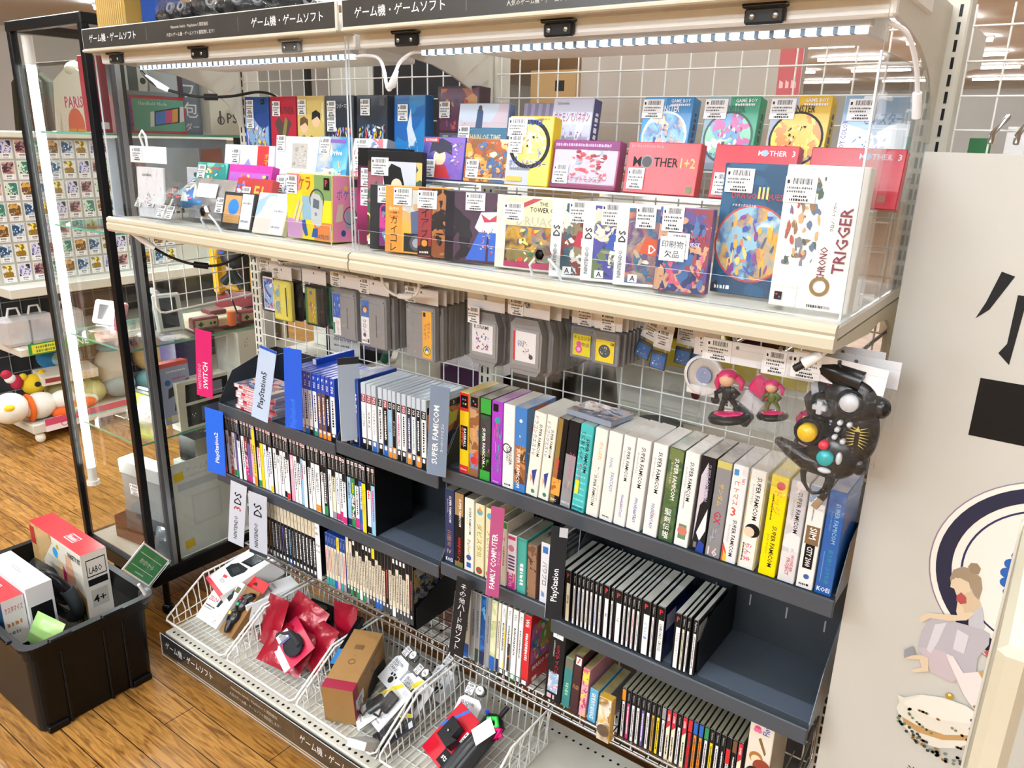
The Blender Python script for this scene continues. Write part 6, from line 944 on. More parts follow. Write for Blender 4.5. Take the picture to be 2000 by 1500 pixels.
b = MB(); b.box(-.085, .022, -.0, .05, 0, .15, M('ecebea', .35), .001); b.art((-.085, 0, 0), (1, 0, 0), (0, 0, 1), .107, .15, [('r', .02, .82, .2, .98, M('d8202c')), ('p', [(.36, .62), (.45, .82), (.6, .88), (.75, .84), (.88, .66), (.84, .56), (.68, .6), (.6, .36), (.5, .36), (.52, .58)], M('26282c')), ('c', .5, .76, .03, M('b8bcc2')), ('c', .72, .72, .028, M('2f9a9a')), ('c', .66, .62, .025, M('d8b020')), ('t', 'ZELDA', .27, .46, .085, M('b01f2c'), .42), ('s', .08, .3, .5, .33, INK, 3), ('s', .08, .25, .45, .27, M('888'), 4), ('b', .62, .06, .88, .3, ['4a6a3a', 'c8a070', '5a4a3a'], 5, 6), ('r', .8, .78, .97, .9, M('5a5a30'))]); b.build('box', t)
b = MB(); b.box(.022, .085, .012, .05, 0, .15, M('8a6438', .5), .001); b.build('window_tray', t)
b = MB(); b.slab([(-.02, .025, .15), (.085, .025, .15), (.085, .025, .185), (-.02, .025, .185)], (0, .001, 0), M('d0141e', .35)); b.add([(.03, .0249, .172), (.022, .0249, .162), (.044, .0249, .162), (.038, .0249, .172)], [(0, 1, 2, 3)], BLACK); b.build('hang_flap', t)
b = MB(); b.ell((.052, .006, .10), (.022, .014, .03), K, 16, 10); b.ell((.05, .006, .055), (.022, .014, .028), K, 16, 10); b.tube([(.055, .008, .11), (.07, .004, .13), (.08, .0, .135)], [.014, .012, .006], K, 10); b.tube([(.05, .008, .045), (.06, .002, .02), (.066, -.002, .008)], [.014, .011, .006], K, 10)
for (x, z, c) in ((.045, .11, 'c8303a'), (.05, .092, '2fa070'), (.042, .06, 'd8c020')): b.ell((x, -.008, z), (.006, .004, .006), M(c, .3), 10, 6)
b.build('controller', t)
RED = NM('a8142e', '7a0c20', 22, .22, .1, .7)
for i, (x, y, z, rx, ry, w, h) in enumerate([(-.552, .115, .17, .5, -.25, .13, .14), (-.50, .15, .165, .6, .2, .14, .15), (-.45, .075, .165, .9, .1, .15, .12), (-.40, .13, .16, .7, -.1, .13, .13), (-.355, .235, .19, .3, -.2, .10, .12)]):
    pouch('foil_bag', 'shiny dark red foil bag in the second basket, %s of five' % _ones[i], (x, y, z), (-rx, ry, .2 * (i % 3 - 1)), w, h, .03, RED, 'bag', 'dark red foil bags', seed=i + 3)
t = thing('glove_pack', 'clear pack with black straps and white barcode label on red card', 'pack', (-.44, .12, .225), (-1.0, .0, -.4))
b = MB(); b.box(-.085, .085, 0, .003, -.05, .05, M('c8284e', .3), .001); b.box(-.082, .082, -.001, 0, -.05, -.03, M('d8d0e0')); b.build('back_card', t)
b = MB(); b.ell((.02, -.008, .005), (.05, .008, .03), M('24262c', .6), 16, 8); b.tube([(-.06, -.006, -.02), (-.02, -.01, .015), (.05, -.008, .02)], .011, M('2c2e34', .6), 8); b.build('strap', t)
b = MB(); b.box(-.045, -.002, -.0172, -.0168, -.025, .014, PAPER); b.art((-.045, -.0172, -.025), (1, 0, 0), (0, 0, 1), .043, .039, [('bar', .1, .2, .8, .7, 7), ('r', .8, 0, 1, 1, M('4a3f9a'))]); b.build('label', t)
carton('mixer_box', 'black box with blue italic lettering across the second basket', 'box', (-.44, .275, .20), (.15, 0, .12), .20, .055, .045, M('0f1012', .2), [('t', 'AUDIOMIXER', .66, .5, .42, M('2f74d8'), .56)], None)
t = thing('white_gamepad', 'white rounded game controller with seam lines in the second basket', 'controller', (-.425, .225, .205), (.15, 0, -.15)); b = MB(); WP = M('e9e9ea', .3)
b.ell((0, 0, 0), (.06, .03, .02), WP, 24, 12); b.ell((-.055, -.012, -.004), (.03, .028, .016), WP); b.ell((.055, -.012, -.004), (.03, .028, .016), WP); b.build('body', t)
b = MB(); b.tube([(-.08, -.02, .006), (-.03, -.028, .012), (.03, -.028, .012), (.08, -.02, .006)], .0012, M('9a9aa0'), 5); b.ell((0, .005, .02), (.008, .006, .004), M('c8c8cc', .3), 10, 6); b.build('seam', t)
for i, (x, y, z, c) in enumerate([(-.52, .29, .17, '8a8c80'), (-.56, .25, .17, '2a2c30')]): pouch('clear_packet', 'crumpled %s packet at the back of the second basket' % ('grey' if i == 0 else 'black'), (x, y, z), (.4, .2 * i, .3), .10, .10, .03, NM(c, '5a5c5a', 24, .2, 0, .6), 'packet', None, seed=20 + i)
KR = NM('a9814f', '9c7645', 30, .6)
carton('cardboard_box', 'brown cardboard controller box with dark red end in the third basket', 'box', (-.215, .155, .155), (.12, .0, .42), .085, .215, .115, KR, [('r', 0, 0, 1, 1, NM('9a7444', '8d6a3d', 30, .6))], [('s', .15, .3, .3, .38, M('5a4428'), 2), ('o', .5, .45, .045, .036, M('5a4428')), ('r', .35, .66, .65, .74, M('7a5c38')), ('r', 0, 0, 1, .14, M('9a1f3e')), ('t', 'QI', .5, .55, .02, M('5a4428'))], [('p', [(.35, .0), (.42, .34), (.62, .48), (.95, .3), (1, 0)], M('2a2624')), ('o', .6, .66, .13, .11, M('4a3a2a')), ('o', .6, .66, .08, .06, M('4a3a2a')), ('s', .35, .84, .9, .88, M('4a3a24'), 3), ('r', 0, 0, .14, 1, M('9a1f3e')), ('r', .05, .35, .28, .62, PAPER)])
bx = [q for q in bpy.data.objects if q.name.startswith('cardboard_box')][0]; sticker(bx, .0445, -.075, .05, 1, (0, 0, PI / 2))
carton('black_pack', 'black pack with blue figure strip behind the cardboard box', 'pack', (-.276, .20, .15), (.1, -.08, .40), .015, .19, .125, M('141519', .25), [('r', 0, .2, 1, .6, M('2a7ac0'))], [('r', 0, 0, 1, .3, M('2a7ac0'))], None)
for i, (x, y, z, rx, rz) in enumerate([(-.15, .19, .19, .62, -.3), (-.085, .165, .18, .6, -.3), (-.045, .255, .165, .7, -.2), (.105, .20, .17, .75, .1)]):
    t = thing('cable_pack', 'white card cable pack with paw-shaped window, %s of four' % _ones[i], 'cable pack', (x, y, z), (-PI / 2 + .35 + .2 * (rx - .7), 0, rz), 'white card cable packs')
    t.rotation_euler = (-(PI / 2 - rx), 0, rz)
    b = MB(); b.slab([(-.034, 0, 0), (.034, 0, 0), (.034, 0, .07), (.022, 0, .082), (-.022, 0, .082), (-.034, 0, .07)], (0, .03, 0), M('e2e5ea', .35)); b.art((-.034, 0, 0), (1, 0, 0), (0, 0, 1), .068, .08, [('t', 'SILICON', .4, .82, .10, INK, .7, 'c'), ('t', 'SOFT', .3, .70, .10, INK, .4), ('t', 'CABLE', .34, .58, .10, INK, .5), ('s', .1, .46, .7, .49, M('99a'), 3), ('c', .66, .26, .12, M('26282c')), ('c', .5, .42, .05, M('26282c')), ('c', .66, .45, .05, M('26282c')), ('c', .82, .42, .05, M('26282c'))]); b.build('card', t)
    b = MB(); b.box(-.03, .03, .0, .028, .082, .125, SLEEVE, .003); b.build('clear_top', t); b = MB(); b.tube([(.012 + .012 * math.cos(q * .63), .014, .104 + .012 * math.sin(q * .63)) for q in range(10)], .003, M('2a2c30', .4), 6, True); b.build('coiled_cable', t)
    b = MB(); b.disc((.012, -.0004, .105), (1, 0, 0), (0, 0, 1), .011, PAPER); b.text('1m', (.012, -.0006, .105), (1, 0, 0), (0, 0, 1), .007, INK); b.build('round_sticker', t); sticker(t, -.014, -.001, .10, 0, s=.7)
for i, (x, y, z, rx, rz, c) in enumerate([(-.135, .075, .155, -1.05, -.6, 'e4e4e2'), (-.085, .085, .165, -.95, -.3, 'dfe0e2'), (-.045, .05, .148, -1.0, -.7, '2c2e34'), (-.035, .13, .16, -.8, -.2, 'd8dade')]):
    t = thing('adapter_pack', 'clear pack with black plug and %s card, %s of four loose ones' % ('white' if i != 2 else 'dark', _ones[i]), 'pack', (x, y, z), (rx, 0, rz), 'loose adapter packs in the third basket')
    b = MB(); b.box(-.035, .035, 0, .002, 0, .12, M(c, .35), .0008); b.art((-.035, 0, 0), (1, 0, 0), (0, 0, 1), .07, .12, [('p', [(0, .8), (.3, .98), (.5, .98), (0, .62)], M('d8c820')), ('s', .2, .1, .8, .14, M('777'), 3), ('t', 'POWER', .5, .22, .05, M('999'), .6), ('r', .6, .85, .9, .95, M('c8c8cc'))]); b.build('card', t)
    b = MB(); b.box(-.018, .018, -.016, 0, .04, .09, M('1c1d20', .35), .004); b.tube([(0, -.008, .04), (.01, -.01, .025), (-.01, -.01, .02)], .003, M('1c1d20', .35), 6); b.build('plug', t); b = MB(); b.box(-.024, .024, -.02, -.0002, .03, .1, SLEEVE, .004); b.build('blister', t)
carton('charger_box', 'small white and grey box with oval plug picture at the third basket front', 'box', (-.05, .06, .145), (.9, 0, .3), .05, .02, .11, M('c9cac6', .4), [('o', .5, .25, .1, .08, M('888')), ('s', .2, .7, .8, .75, INK, 3)], None)
t = thing('stand_pack', 'red card pack with a black folding stand in the right basket', 'pack', (.115, .095, .155), (-.95, 0, -.32)); b = MB(); b.box(-.06, .06, 0, .004, 0, .14, M('c4102a', .3), .001)
b.art((-.06, 0, 0), (1, 0, 0), (0, 0, 1), .12, .14, [('p', [(.0, .55), (.3, 1), (.38, 1), (.0, .42)], M('2a6ac8')), ('t', 'stand', .72, .22, .09, PAPER, .3), ('r', .5, .05, .95, .3, M('16171a')), ('t', 'stand', .72, .18, .1, PAPER, .36)]); b.build('card', t)
b = MB(); b.slab([(-.03, -.004, .05), (.02, -.004, .045), (.03, -.004, .075), (.012, -.004, .07), (.012, -.004, .10), (-.028, -.004, .105)], (0, -.022, 0), M('1b1c20', .3)); b.ell((-.008, -.028, .075), (.004, .002, .004), CHROME, 8, 6); b.build('stand', t); sticker(t, .035, -.001, .085, 1)
t = thing('umbrella', 'folded black umbrella with white tag, green and pink clips', 'umbrella', (.20, .10, .20), (-.9, 0, -.35)); b = MB(); b.tube([(0, 0, -.10), (0, 0, .02), (0, 0, .12), (0, 0, .13)], [.034, .032, .026, .012], NM('17191e', '22252c', 9, .3), 10)
for k in range(6): a = k * 1.05; b.tube([(.033 * math.cos(a), .033 * math.sin(a), -.10), (.026 * math.cos(a), .026 * math.sin(a), .12)], .003, M('0f1013', .4), 5)
b.build('canopy', t); b = MB(); b.tube([(0, 0, .12), (.0, 0, .16)], .006, BLACK, 8); b.build('shaft', t)
MB().box(-.03, .012, -.040, -.039, .06, .115, PAPER).build('paper_tag', t, (0, 0, 0), (0, .35, 0)); b = MB(); b.tube([(.0, -.03, .11), (.02, -.03, .125), (.035, -.03, .115), (.028, -.03, .10)], .006, M('2fd04a', .3), 7); b.build('green_clip', t); b = MB(); b.tube([(.03, -.03, .10), (.05, -.03, .115), (.055, -.03, .09), (.062, -.03, .11)], .006, M('f01878', .3), 7); b.build('pink_clip', t)
b = MB(); b.ell((0, 0, 0), (.016, .006, .005), M('1f4ad0', .3), 10, 6); b.tube([(-.016, 0, .002), (-.006, 0, .01), (.012, 0, .007)], .0025, M('1f4ad0', .3), 6); tag(b.build('clip', None, (.165, .245, .215), (0, 0, -.4)), 'small blue clip lying on the packs in the right basket', 'clip')
# ------------------------------------------------------------------ black storage bin on the floor with boxes in it
t = thing('storage_bin', 'large black plastic storage bin standing open on the floor', 'storage bin', (-1.17, -.205, 0)); BK = NM('050506', '08090a', 6, .38); BK.node_tree.nodes['Principled BSDF'].inputs['Specular IOR Level'].default_value = .25; W2, D2, H = .275, .160, .29
def rr(w, d, r, z, n=5): return [(sx * (w - r) + r * math.cos(a), sy * (d - r) + r * math.sin(a), z) for sx, sy, a0 in ((1, 1, 0), (-1, 1, PI / 2), (-1, -1, PI), (1, -1, 1.5 * PI)) for a in [a0 + PI / 2 * k / n for k in range(n + 1)]]
b = MB(); loops = [rr(W2 - .004, D2 - .004, .03, 0), rr(W2, D2, .03, .006), rr(W2 + .006, D2 + .004, .03, H - .05), rr(W2 + .016, D2 + .012, .03, H - .045), rr(W2 + .018, D2 + .014, .032, H - .012), rr(W2 + .03, D2 + .024, .035, H - .010), rr(W2 + .03, D2 + .024, .035, H), rr(W2 + .008, D2 + .004, .03, H), rr(W2 + .0, D2 - .004, .028, H - .05), rr(W2 - .01, D2 - .01, .028, .012)]
n = len(loops[0]); vs = sum(loops, []); fs = [tuple(range(n - 1, -1, -1)), tuple((len(loops) - 1) * n + i for i in range(n))]
for k in range(len(loops) - 1): fs += [(k * n + i, k * n + (i + 1) % n, (k + 1) * n + (i + 1) % n, (k + 1) * n + i) for i in range(n)]
b.add(vs, fs, BK, False)
for y in (-.085, .03, .085): b.box(W2 + .0, W2 + .0095, y - .004, y + .004, .004, H - .05, BK, .002)
for y in (-.12, .12): b.box(W2 - .01, W2 + .009, y - .028, y + .028, .0, .022, BK, .003)
for y in (-.09, .05): b.box(W2 + .02, W2 + .036, y - .03, y + .03, H - .004, H + .006, BK, .003)
for x in (-.1, .1, .2): b.box(x - .03, x + .03, -D2 - .032, -D2 - .016, H - .004, H + .006, BK, .003)
b.build('tub', t)
carton('craft_kit_box', 'large box with red top and brown cardboard picture standing in the bin', 'box', (-1.255, -.085, .014), (0, 0, -.02), .35, .075, .365, M('ded9cf', .4), [('a', 0, .0, .45, 1, ['c8a878', 'b89460', '8a6a44'], 94, 8), ('p', [(.28, .0), (.22, .7), (.5, .98), (1, .98), (1, 0)], M('d8d2c4')), ('c', .5, .86, .05, M('3a9ad0')), ('c', .56, .93, .025, M('b8b020')), ('p', [(.5, .5), (.54, .86), (.62, .78), (.6, .55)], M('e8c89a')), ('p', [(.58, .5), (.62, .78), (.7, .7), (.66, .5)], M('b81f5a')), ('p', [(.66, .62), (.7, .92), (.8, .9), (.84, .72), (.76, .58)], M('d8a484')), ('p', [(.78, .3), (.84, .66), (1, .6), (.98, .2)], M('a87a44')), ('p', [(.84, .18), (.86, .5), (.96, .52), (.97, .2)], M('1f2a2a')), ('p', [(.86, .22), (.9, .44), (.95, .4)], M('3a8a3a')), ('t', 'VARIETY KIT', .87, .93, .05, INK, .24), ('r', .01, .8, .1, .97, M('a81f2a')), ('b', .7, .2, .84, .5, ['b02a3a', 'c89a60'], 5, 3)], [('r', 0, 0, 1, 1, M('d8202e', .3)), ('r', .55, .3, .72, .7, M('e8e0e0')), ('r', .555, .34, .715, .66, M('d8202e')), ('t', 'Nintendo', .635, .5, .24, PAPER, .14)], [('r', 0, 0, 1, 1, M('e8e4da')), ('r', .15, .78, .92, .94, INK), ('r', .18, .79, .89, .93, M('e8e4da')), ('t', 'LABO', .5, .84, .06, INK, .5), ('r', .15, .7, .92, .76, INK), ('r', .2, .5, .85, .66, M('c8c4ba')), ('t', '4+', .5, .57, .07, INK)])
carton('white_box', 'tall white box with fine print on top and a black panel, in the bin', 'box', (-1.19, -.255, .016), (0, 0, .0), .26, .072, .34, M('e2e3e6', .35), None, [('s', .35, .45, .6, .49, M('888'), 3), ('s', .35, .55, .55, .58, M('888'), 4), ('r', .2, .75, .36, .9, M('c8c9cc'))], [('r', .1, .6, .9, .82, M('15161a')), ('s', .2, .64, .7, .67, M('c8603a'), 3), ('r', .1, .3, .9, .5, M('c9d8de')), ('r', .13, .32, .87, .48, PAPER), ('s', .2, .36, .8, .42, M('5a8a8a'), 5)])
carton('red_edge_box', 'box with red top and white end panel at the front of the bin', 'box', (-1.205, -.322, .016), (0, 0, .0), .27, .058, .325, M('e6e2e2', .35), [('r', 0, 0, 1, 1, M('1a3a5a')), ('c', .9, .5, .2, M('16181c'))], [('r', 0, 0, 1, 1, M('cc1f2c', .3)), ('r', .42, .3, .68, .7, M('e8dede')), ('r', .43, .34, .67, .66, M('cc1f2c')), ('t', 'Nintendo', .55, .5, .22, PAPER, .2)], [('t', 'カスタマイズ', .5, .9, .06, M('b8242e'), .8), ('s', .12, .74, .9, .78, M('c87a4a'), 3), ('s', .12, .66, .8, .69, M('888'), 4), ('r', .15, .36, .9, .54, M('15161a')), ('t', '11 - 12', .5, .45, .06, PAPER, .6), ('s', .2, .38, .7, .395, M('d8402a'), 5)])
t = thing('racing_wheel', 'dark grey foam-gripped wheel controller sunk in the bin', 'wheel controller', (-1.17, -.17, .24), (.35, .5, .35)); b = MB(); G = NM('30363c', '3a4148', 40, .75)
b.tube([(.08 * math.cos(a * .2618), 0, .10 * math.sin(a * .2618) - .01) for a in range(24)], .014, M('15161a', .3), 10, True); b.tube([(.08 * math.cos(a * .2618), 0, .10 * math.sin(a * .2618) - .01) for a in range(-3, 5)], .020, G, 12); b.build('rim', t); b = MB(); b.ell((0, .01, -.02), (.045, .02, .04), M('1a1b1f', .3)); b.build('hub', t)
t = thing('toy_keyboard', 'small black toy with piano keys tucked in the bin', 'toy', (-1.24, -.155, .235), (.7, 0, -.3)); b = MB(); b.box(-.06, .06, 0, .03, 0, .08, M('17181a', .3), .004); b.build('case', t); b = MB()
for k in range(8): b.box(-.052 + k * .013, -.041 + k * .013, -.004, 0, .01, .05, M('d8c8a0', .3)); 
for k in (0, 1, 3, 4, 5): b.box(-.043 + k * .013, -.037 + k * .013, -.007, -.003, .028, .05, BLACK)
b.build('keys', t)
pouch('packet', 'mint green and yellow packet at the right front of the bin', (-1.005, -.30, .20), (-.5, .2, .3), .10, .085, .02, NM('5ab890', 'c8d048', 9, .3, 0, .3), 'packet', None, seed=41)
t = thing('sale_card', 'tilted green sale card in a clear holder clipped to the bin rim', 'sign', (-.868, -.04, .39)); R_, U_ = V((0, .606, -.795)), V((0, .795, .606)); b = MB(); O = V((0, 0, 0)) - R_ * .056 - U_ * .045
T_ = Matrix(((0, 0, 1, 0), (.606, .795, 0, 0), (-.795, .606, 0, 0), (0, 0, 0, 1))); b.T = T_; b.box(-.056, .056, -.045, .045, -.001, 0, PAPER); b.art((-.056, -.045, 0), (1, 0, 0), (0, 1, 0), .112, .09, [('r', .04, .05, .96, .95, M('1f8a50', .3)), ('r', .1, .72, .9, .735, PAPER), ('r', .1, .3, .9, .315, PAPER), ('t', '売り切りセール', .5, .52, .16, PAPER, .5), ('s', .35, .14, .65, .18, M('cfe8d8'), 3)]); b.build('card', t)
b = MB(); b.T = T_; b.box(-.059, .059, -.048, .048, .001, .002, ACRYL, 0, {k: EDGE for k in 'lrfb'}); b.build('holder', t)
b = MB(); b.tube([(0, -.03, -.05), (.0, -.02, -.075), (0, -.015, -.09)], .005, M('d8dcde', .15), 7); b.box(-.014, .012, -.03, .0, -.115, -.075, SLEEVE, .003); b.build('clip', t)
# ------------------------------------------------------------------ tall glass showcase at the left
CX0, CX1, CY0, CY1, CZ0, CZ1 = -1.54, -1.10, .09, .85, .156, 1.877
t = thing('glass_showcase', 'tall glass showcase with black posts and a bright upright tube', 'showcase', (0, 0, 0)); BF = M('0e0f11', .3)
for x in (CX0, CX1 - .022):
    for y in (CY0, CY1 - .022): MB().box(x, x + .022, y, y + .022, CZ0, CZ1, BF, .002).build('corner_post', t)
for nm, z0, z1 in (('base_frame', CZ0, .206), ('top_frame', CZ1 - .028, CZ1)):
    b = MB()
    for (a, c, d, e) in ((CX0, CX1, CY0 - .002, CY0 + .022), (CX0, CX1, CY1 - .022, CY1 + .002), (CX0 - .002, CX0 + .022, CY0, CY1), (CX1 - .022, CX1 + .002, CY0, CY1)): b.box(a, c, d, e, z0, z1, BF, .002)
    if nm == 'base_frame': b.box(CX0 + .02, CX1 - .02, CY0 + .02, CY1 - .02, .19, .208, NM('c8c4b8', 'bcb8ac', 8, .4), .001)
    b.build(nm, t)
for x in (CX0 + .06, CX1 - .06):
    for y in (CY0 + .07, CY1 - .07): b = MB(); b.tube([(x, y, 0.02), (x, y, CZ0)], .012, BF, 8); b.ell((x, y, .022), (.022, .022, .022), BF, 12, 8); b.build('leg', t)
b = MB(); b.box(CX0 + .024, CX1 - .024, CY0 + .008, CY0 + .012, .208, CZ1 - .03, GLASS); b.build('front_glass', t); b = MB(); b.box(CX0 + .008, CX0 + .012, CY0 + .024, CY1 - .024, .208, CZ1 - .03, GLASS); b.build('left_glass', t)
b = MB(); b.box(CX0 + .024, CX1 - .024, CY1 - .012, CY1 - .008, .208, CZ1 - .03, GLASS); b.build('back_glass', t)
AL = M('a9adb2', .3, .85)
for i, (y0, y1, x) in enumerate(((CY0 + .022, .40, CX1 - .012), (.17, CY1 - .022, CX1 - .006))):
    b = MB(); b.box(x - .002, x + .002, y0, y1, .21, CZ1 - .03, GLASS); b.build('sliding_door', t)
b = MB(); b.box(CX1 - .010, CX1 + .001, .166, .182, .208, CZ1 - .03, AL, .001); b.box(CX1 - .010, CX1 + .001, .156, .166, .208, CZ1 - .03, M('4a4e54', .4)); b.box(CX1 - .018, CX1 - .012, .175, .20, .208, CZ1 - .03, M('1a1b1d', .3)); b.build('door_edge', t)
GE = M('6ab8a0', .12)
for z in (.645, .95, 1.30, 1.575):
    b = MB(); b.box(CX0 + .025, CX1 - .025, CY0 + .025, CY1 - .03, z - .006, z, GLASS, 0, {k: GE for k in 'frlb'}); b.build('glass_shelf', t)
TUBE = M((.97, 1, .96), .4, 0, 14)
b = MB(); b.tube([(-1.487, .122, .47), (-1.487, .122, 1.76)], .013, TUBE, 12); b.build('light_tube', t)
b = MB(); b.tube([(-1.487, .122, .42), (-1.487, .122, .47)], .0145, M('dfe4e2', .3), 12); b.tube([(-1.487, .122, .405), (-1.487, .122, .42)], .021, WHITE, 12); b.tube([(-1.487, .122, 1.76), (-1.487, .122, 1.84)], .015, WHITE, 12); b.build('tube_socket', t)
area('tube_light', (-1.46, .15, 1.1), (PI / 2, 0, -PI / 4), .03, 1.25, 9, (.97, 1, .95))
# in the showcase: low compartment
T1 = .209
t = thing('grey_console', 'upright grey flat game console in a dark red tray in the showcase', 'console', (-1.30, .20, T1), (0, 0, .12)); b = MB(); b.box(-.12, .09, 0, .055, .01, .29, NM('8f9090', '7f8082', 12, .4), .006); b.box(-.12, .09, -.004, .0, .24, .29, M('a8aaac', .35), .004); b.box(-.12, .09, 0, .055, .282, .292, M('c8c8c2', .35), .002); b.box(-.118, .088, -.003, .001, .01, .10, M('54565a', .4), .002)
for k in range(6):
    for j in range(3): b.box(-.0 + k * .008, .004 + k * .008, -.0045, -.003, .03 + j * .008, .034 + j * .008, BLACK)
b.build('shell', t); sticker(t, -.045, -.004, .19, 2, s=1.2); b = MB(); b.box(-.14, .11, -.03, .08, 0, .004, M('7a1f3a', .3)); b.box(-.14, .11, -.032, -.03, 0, .05, CLEAR('red_acryl', (.75, .2, .3)), 0); b.box(-.142, -.14, -.03, .08, 0, .08, M('7a1f3a', .3)); b.build('tray', t)
pouch('cable_bag', 'clear bag of black cables lying by the showcase post', (-1.17, .17, T1), (-.35, 0, .3), .09, .10, .05, NM('2a2d30', '8a8f94', 18, .15, 0, .7), 'bag', None, seed=51)
t = thing('sheet_sign', 'white printed sheet in a clear sleeve with yellow tape, seen from behind', 'sign', (-1.118, .19, .213), (0, 0, 0)); b = MB(); b.box(-.0012, 0, 0, .245, 0, .335, M('d6d6d4', .4)); b.art((0, 0, 0), (0, 1, 0), (0, 0, 1), .245, .335, [('t', 'ゲーム機', .45, .9, .07, M('b4b4b6'), .6), ('r', .12, .70, .8, .78, M('b9bcc2')), ('r', .3, .28, .75, .62, M('c9cacc')), ('r', .33, .31, .72, .59, M('d2d2d2')), ('s', .2, .82, .7, .85, M('c4c4c6'), 3)]); b.build('sheet', t)
for y, z in ((.02, .27), (.035, .02), (.21, .06)): MB().slab([(.0008, y, z), (.0008, y + .034, z + .004), (.0008, y + .032, z + .034), (.0008, y - .002, z + .03)], (.001, 0, 0), M('d8b81a', .4)).build('yellow_tape', t)
carton('av_box', 'small black-topped box with beige side on a low stand in the showcase', 'box', (-1.20, .40, .50), (0, 0, PI / 2), .17, .10, .095, M('8a8676', .4), None, [('r', 0, 0, 1, 1, M('26262a')), ('b', .3, .4, .8, .9, ['c88a5a', 'd8b080'], 5, 3)], [('r', 0, 0, 1, 1, M('a8a594'))], sides={'l': BLACK})
b = MB(); b.box(-1.27, -1.13, .30, .50, .480, .499, M('b9b8b0', .4)); 
for y in (.31, .49): b.box(-1.26, -1.14, y - .004, y + .004, T1, .48, M('c9c8c0', .3))
tag(b.build('display_stand'), 'pale low stand under the black-topped box in the showcase', 'stand')
# second compartment
T2 = .6455
t = thing('green_handheld', 'folded lime green handheld game on a clear stand in the showcase', 'handheld', (-1.33, .24, T2), (-.25, 0, .1)); b = MB(); b.box(-.09, .07, .01, .02, .02, .085, M('8ab81f', .2), .004); b.build('lid', t); b = MB(); b.box(-.095, .075, .006, .024, .085, .10, M('2a2c30', .3), .003); b.box(-.06, .076, .010, .026, .098, .106, WHITE, .002); b.build('hinge_bar', t); b = MB(); b.box(-.09, .07, .0, .003, .0, .05, SLEEVE); b.box(-.09, .07, -.04, .003, 0, .003, SLEEVE); b.build('clear_stand', t)
carton('handheld_box', 'lilac box with two dark screens and red torn top in the showcase', 'box', (-1.16, .27, T2 + .03), (0, -.08, 0), .04, .105, .20, M('a8aed0', .35), None, [('r', 0, 0, 1, 1, M('d85a4a'))], [('r', 0, .93, 1, 1, M('d8605a')), ('c', .25, .68, .05, M('3a6ab0')), ('s', .4, .72, .9, .75, M('d85a6a'), 3), ('p', [(.2, .42), (.9, .54), (.95, .7), (.25, .58)], M('3a3c42')), ('p', [(.35, .2), (.95, .3), (.98, .44), (.4, .34)], M('3a3c42')), ('r', .2, .03, .6, .14, M('e4e0d0')), ('c', .14, .1, .03, M('d8c820')), ('s', .25, .84, .9, .87, PAPER, 6)])
carton('handheld_box', 'cream box with a large black two-screen handheld on its side', 'box', (-1.155, .355, T2 + .0), (0, 0, 0), .05, .19, .165, M('dedac8', .4), None, [('s', .2, .3, .7, .34, M('b0ac9a'), 2)], [('p', [(.14, .56), (.16, .93), (.98, .93), (.98, .56)], M('1f2126')), ('p', [(.14, .06), (.14, .5), (.98, .5), (.98, .06)], M('1a1c20')), ('r', .42, .6, .86, .88, M('8f96a4', .15)), ('r', .42, .12, .86, .42, M('5a6a94', .15)), ('c', .27, .26, .012, PAPER), ('c', .24, .3, .012, PAPER), ('c', .3, .3, .012, PAPER)])
carton('console_box', 'tall white box with small coloured emblem at the back of the showcase', 'box', (-1.20, .57, T2), (0, 0, 0), .14, .14, .29, M('e4e2d6', .4), None, None, [('b', .15, .80, .3, .92, ['2f7a4a', '3a5ab0', 'd8b020', 'c83a3a'], 5, 3)])
carton('purple_box', 'dark purple box behind the lilac one in the showcase', 'box', (-1.30, .40, T2), (0, 0, 0), .10, .12, .29, NM('2a2444', '3a2f66', 9, .3), None, None, None)
# third compartment
T3 = .9505
def handheld(label, x, y, c, yaw, lean=-.35, w=.14, h=.10):
    t = thing('handheld_game', label, 'handheld', (x, y, T3), (0, 0, yaw)); b = MB(); b.T = Matrix.Rotation(lean, 4, 'X'); b.box(-w / 2, w / 2, .0, .018, .02, h, NM(c, c, 10, .3), .006); b.box(-w * .3, w * .3, -.001, 0, .035, h - .015, M('3a3c40', .15)); b.build('shell', t)
    b = MB(); b.box(-.04, .04, -.03, .04, 0, .003, SLEEVE); b.T = Matrix.Rotation(lean, 4, 'X'); b.box(-.04, .04, .02, .023, 0, h * .8, SLEEVE); b.box(-.03, .03, -.012, .02, .012, .016, SLEEVE); b.build('clear_stand', t); return t
handheld('pale pink handheld game on a clear stand in the showcase', -1.42, .20, 'd8989a', .25); handheld('deeper pink handheld standing upright by the showcase post', -1.335, .185, 'c8688a', -.5, -.15, .08, .12); handheld('thick grey handheld game in the showcase', -1.27, .26, '8a8c90', -.3, -.2, .085, .15)
handheld('clear-shelled handheld game on a stand in the showcase', -1.165, .29, 'c8ccc8', PI / 2 - .2, -.2, .085, .145)
t = thing('home_console', 'cream and maroon game console with wired pads on the showcase shelf', 'console', (-1.245, .50, T3), (0, 0, PI / 2 - .1)); b = MB(); b.box(-.12, .12, -.075, .075, 0, .035, NM('d8d0b4', 'ccc4a6', 8, .4), .004); b.box(-.12, .12, -.078, .078, -.0, .008, M('6a1a28', .4), .002); b.box(-.03, .03, -.02, .05, .035, .05, M('6a1a28', .4), .003); b.build('body', t)
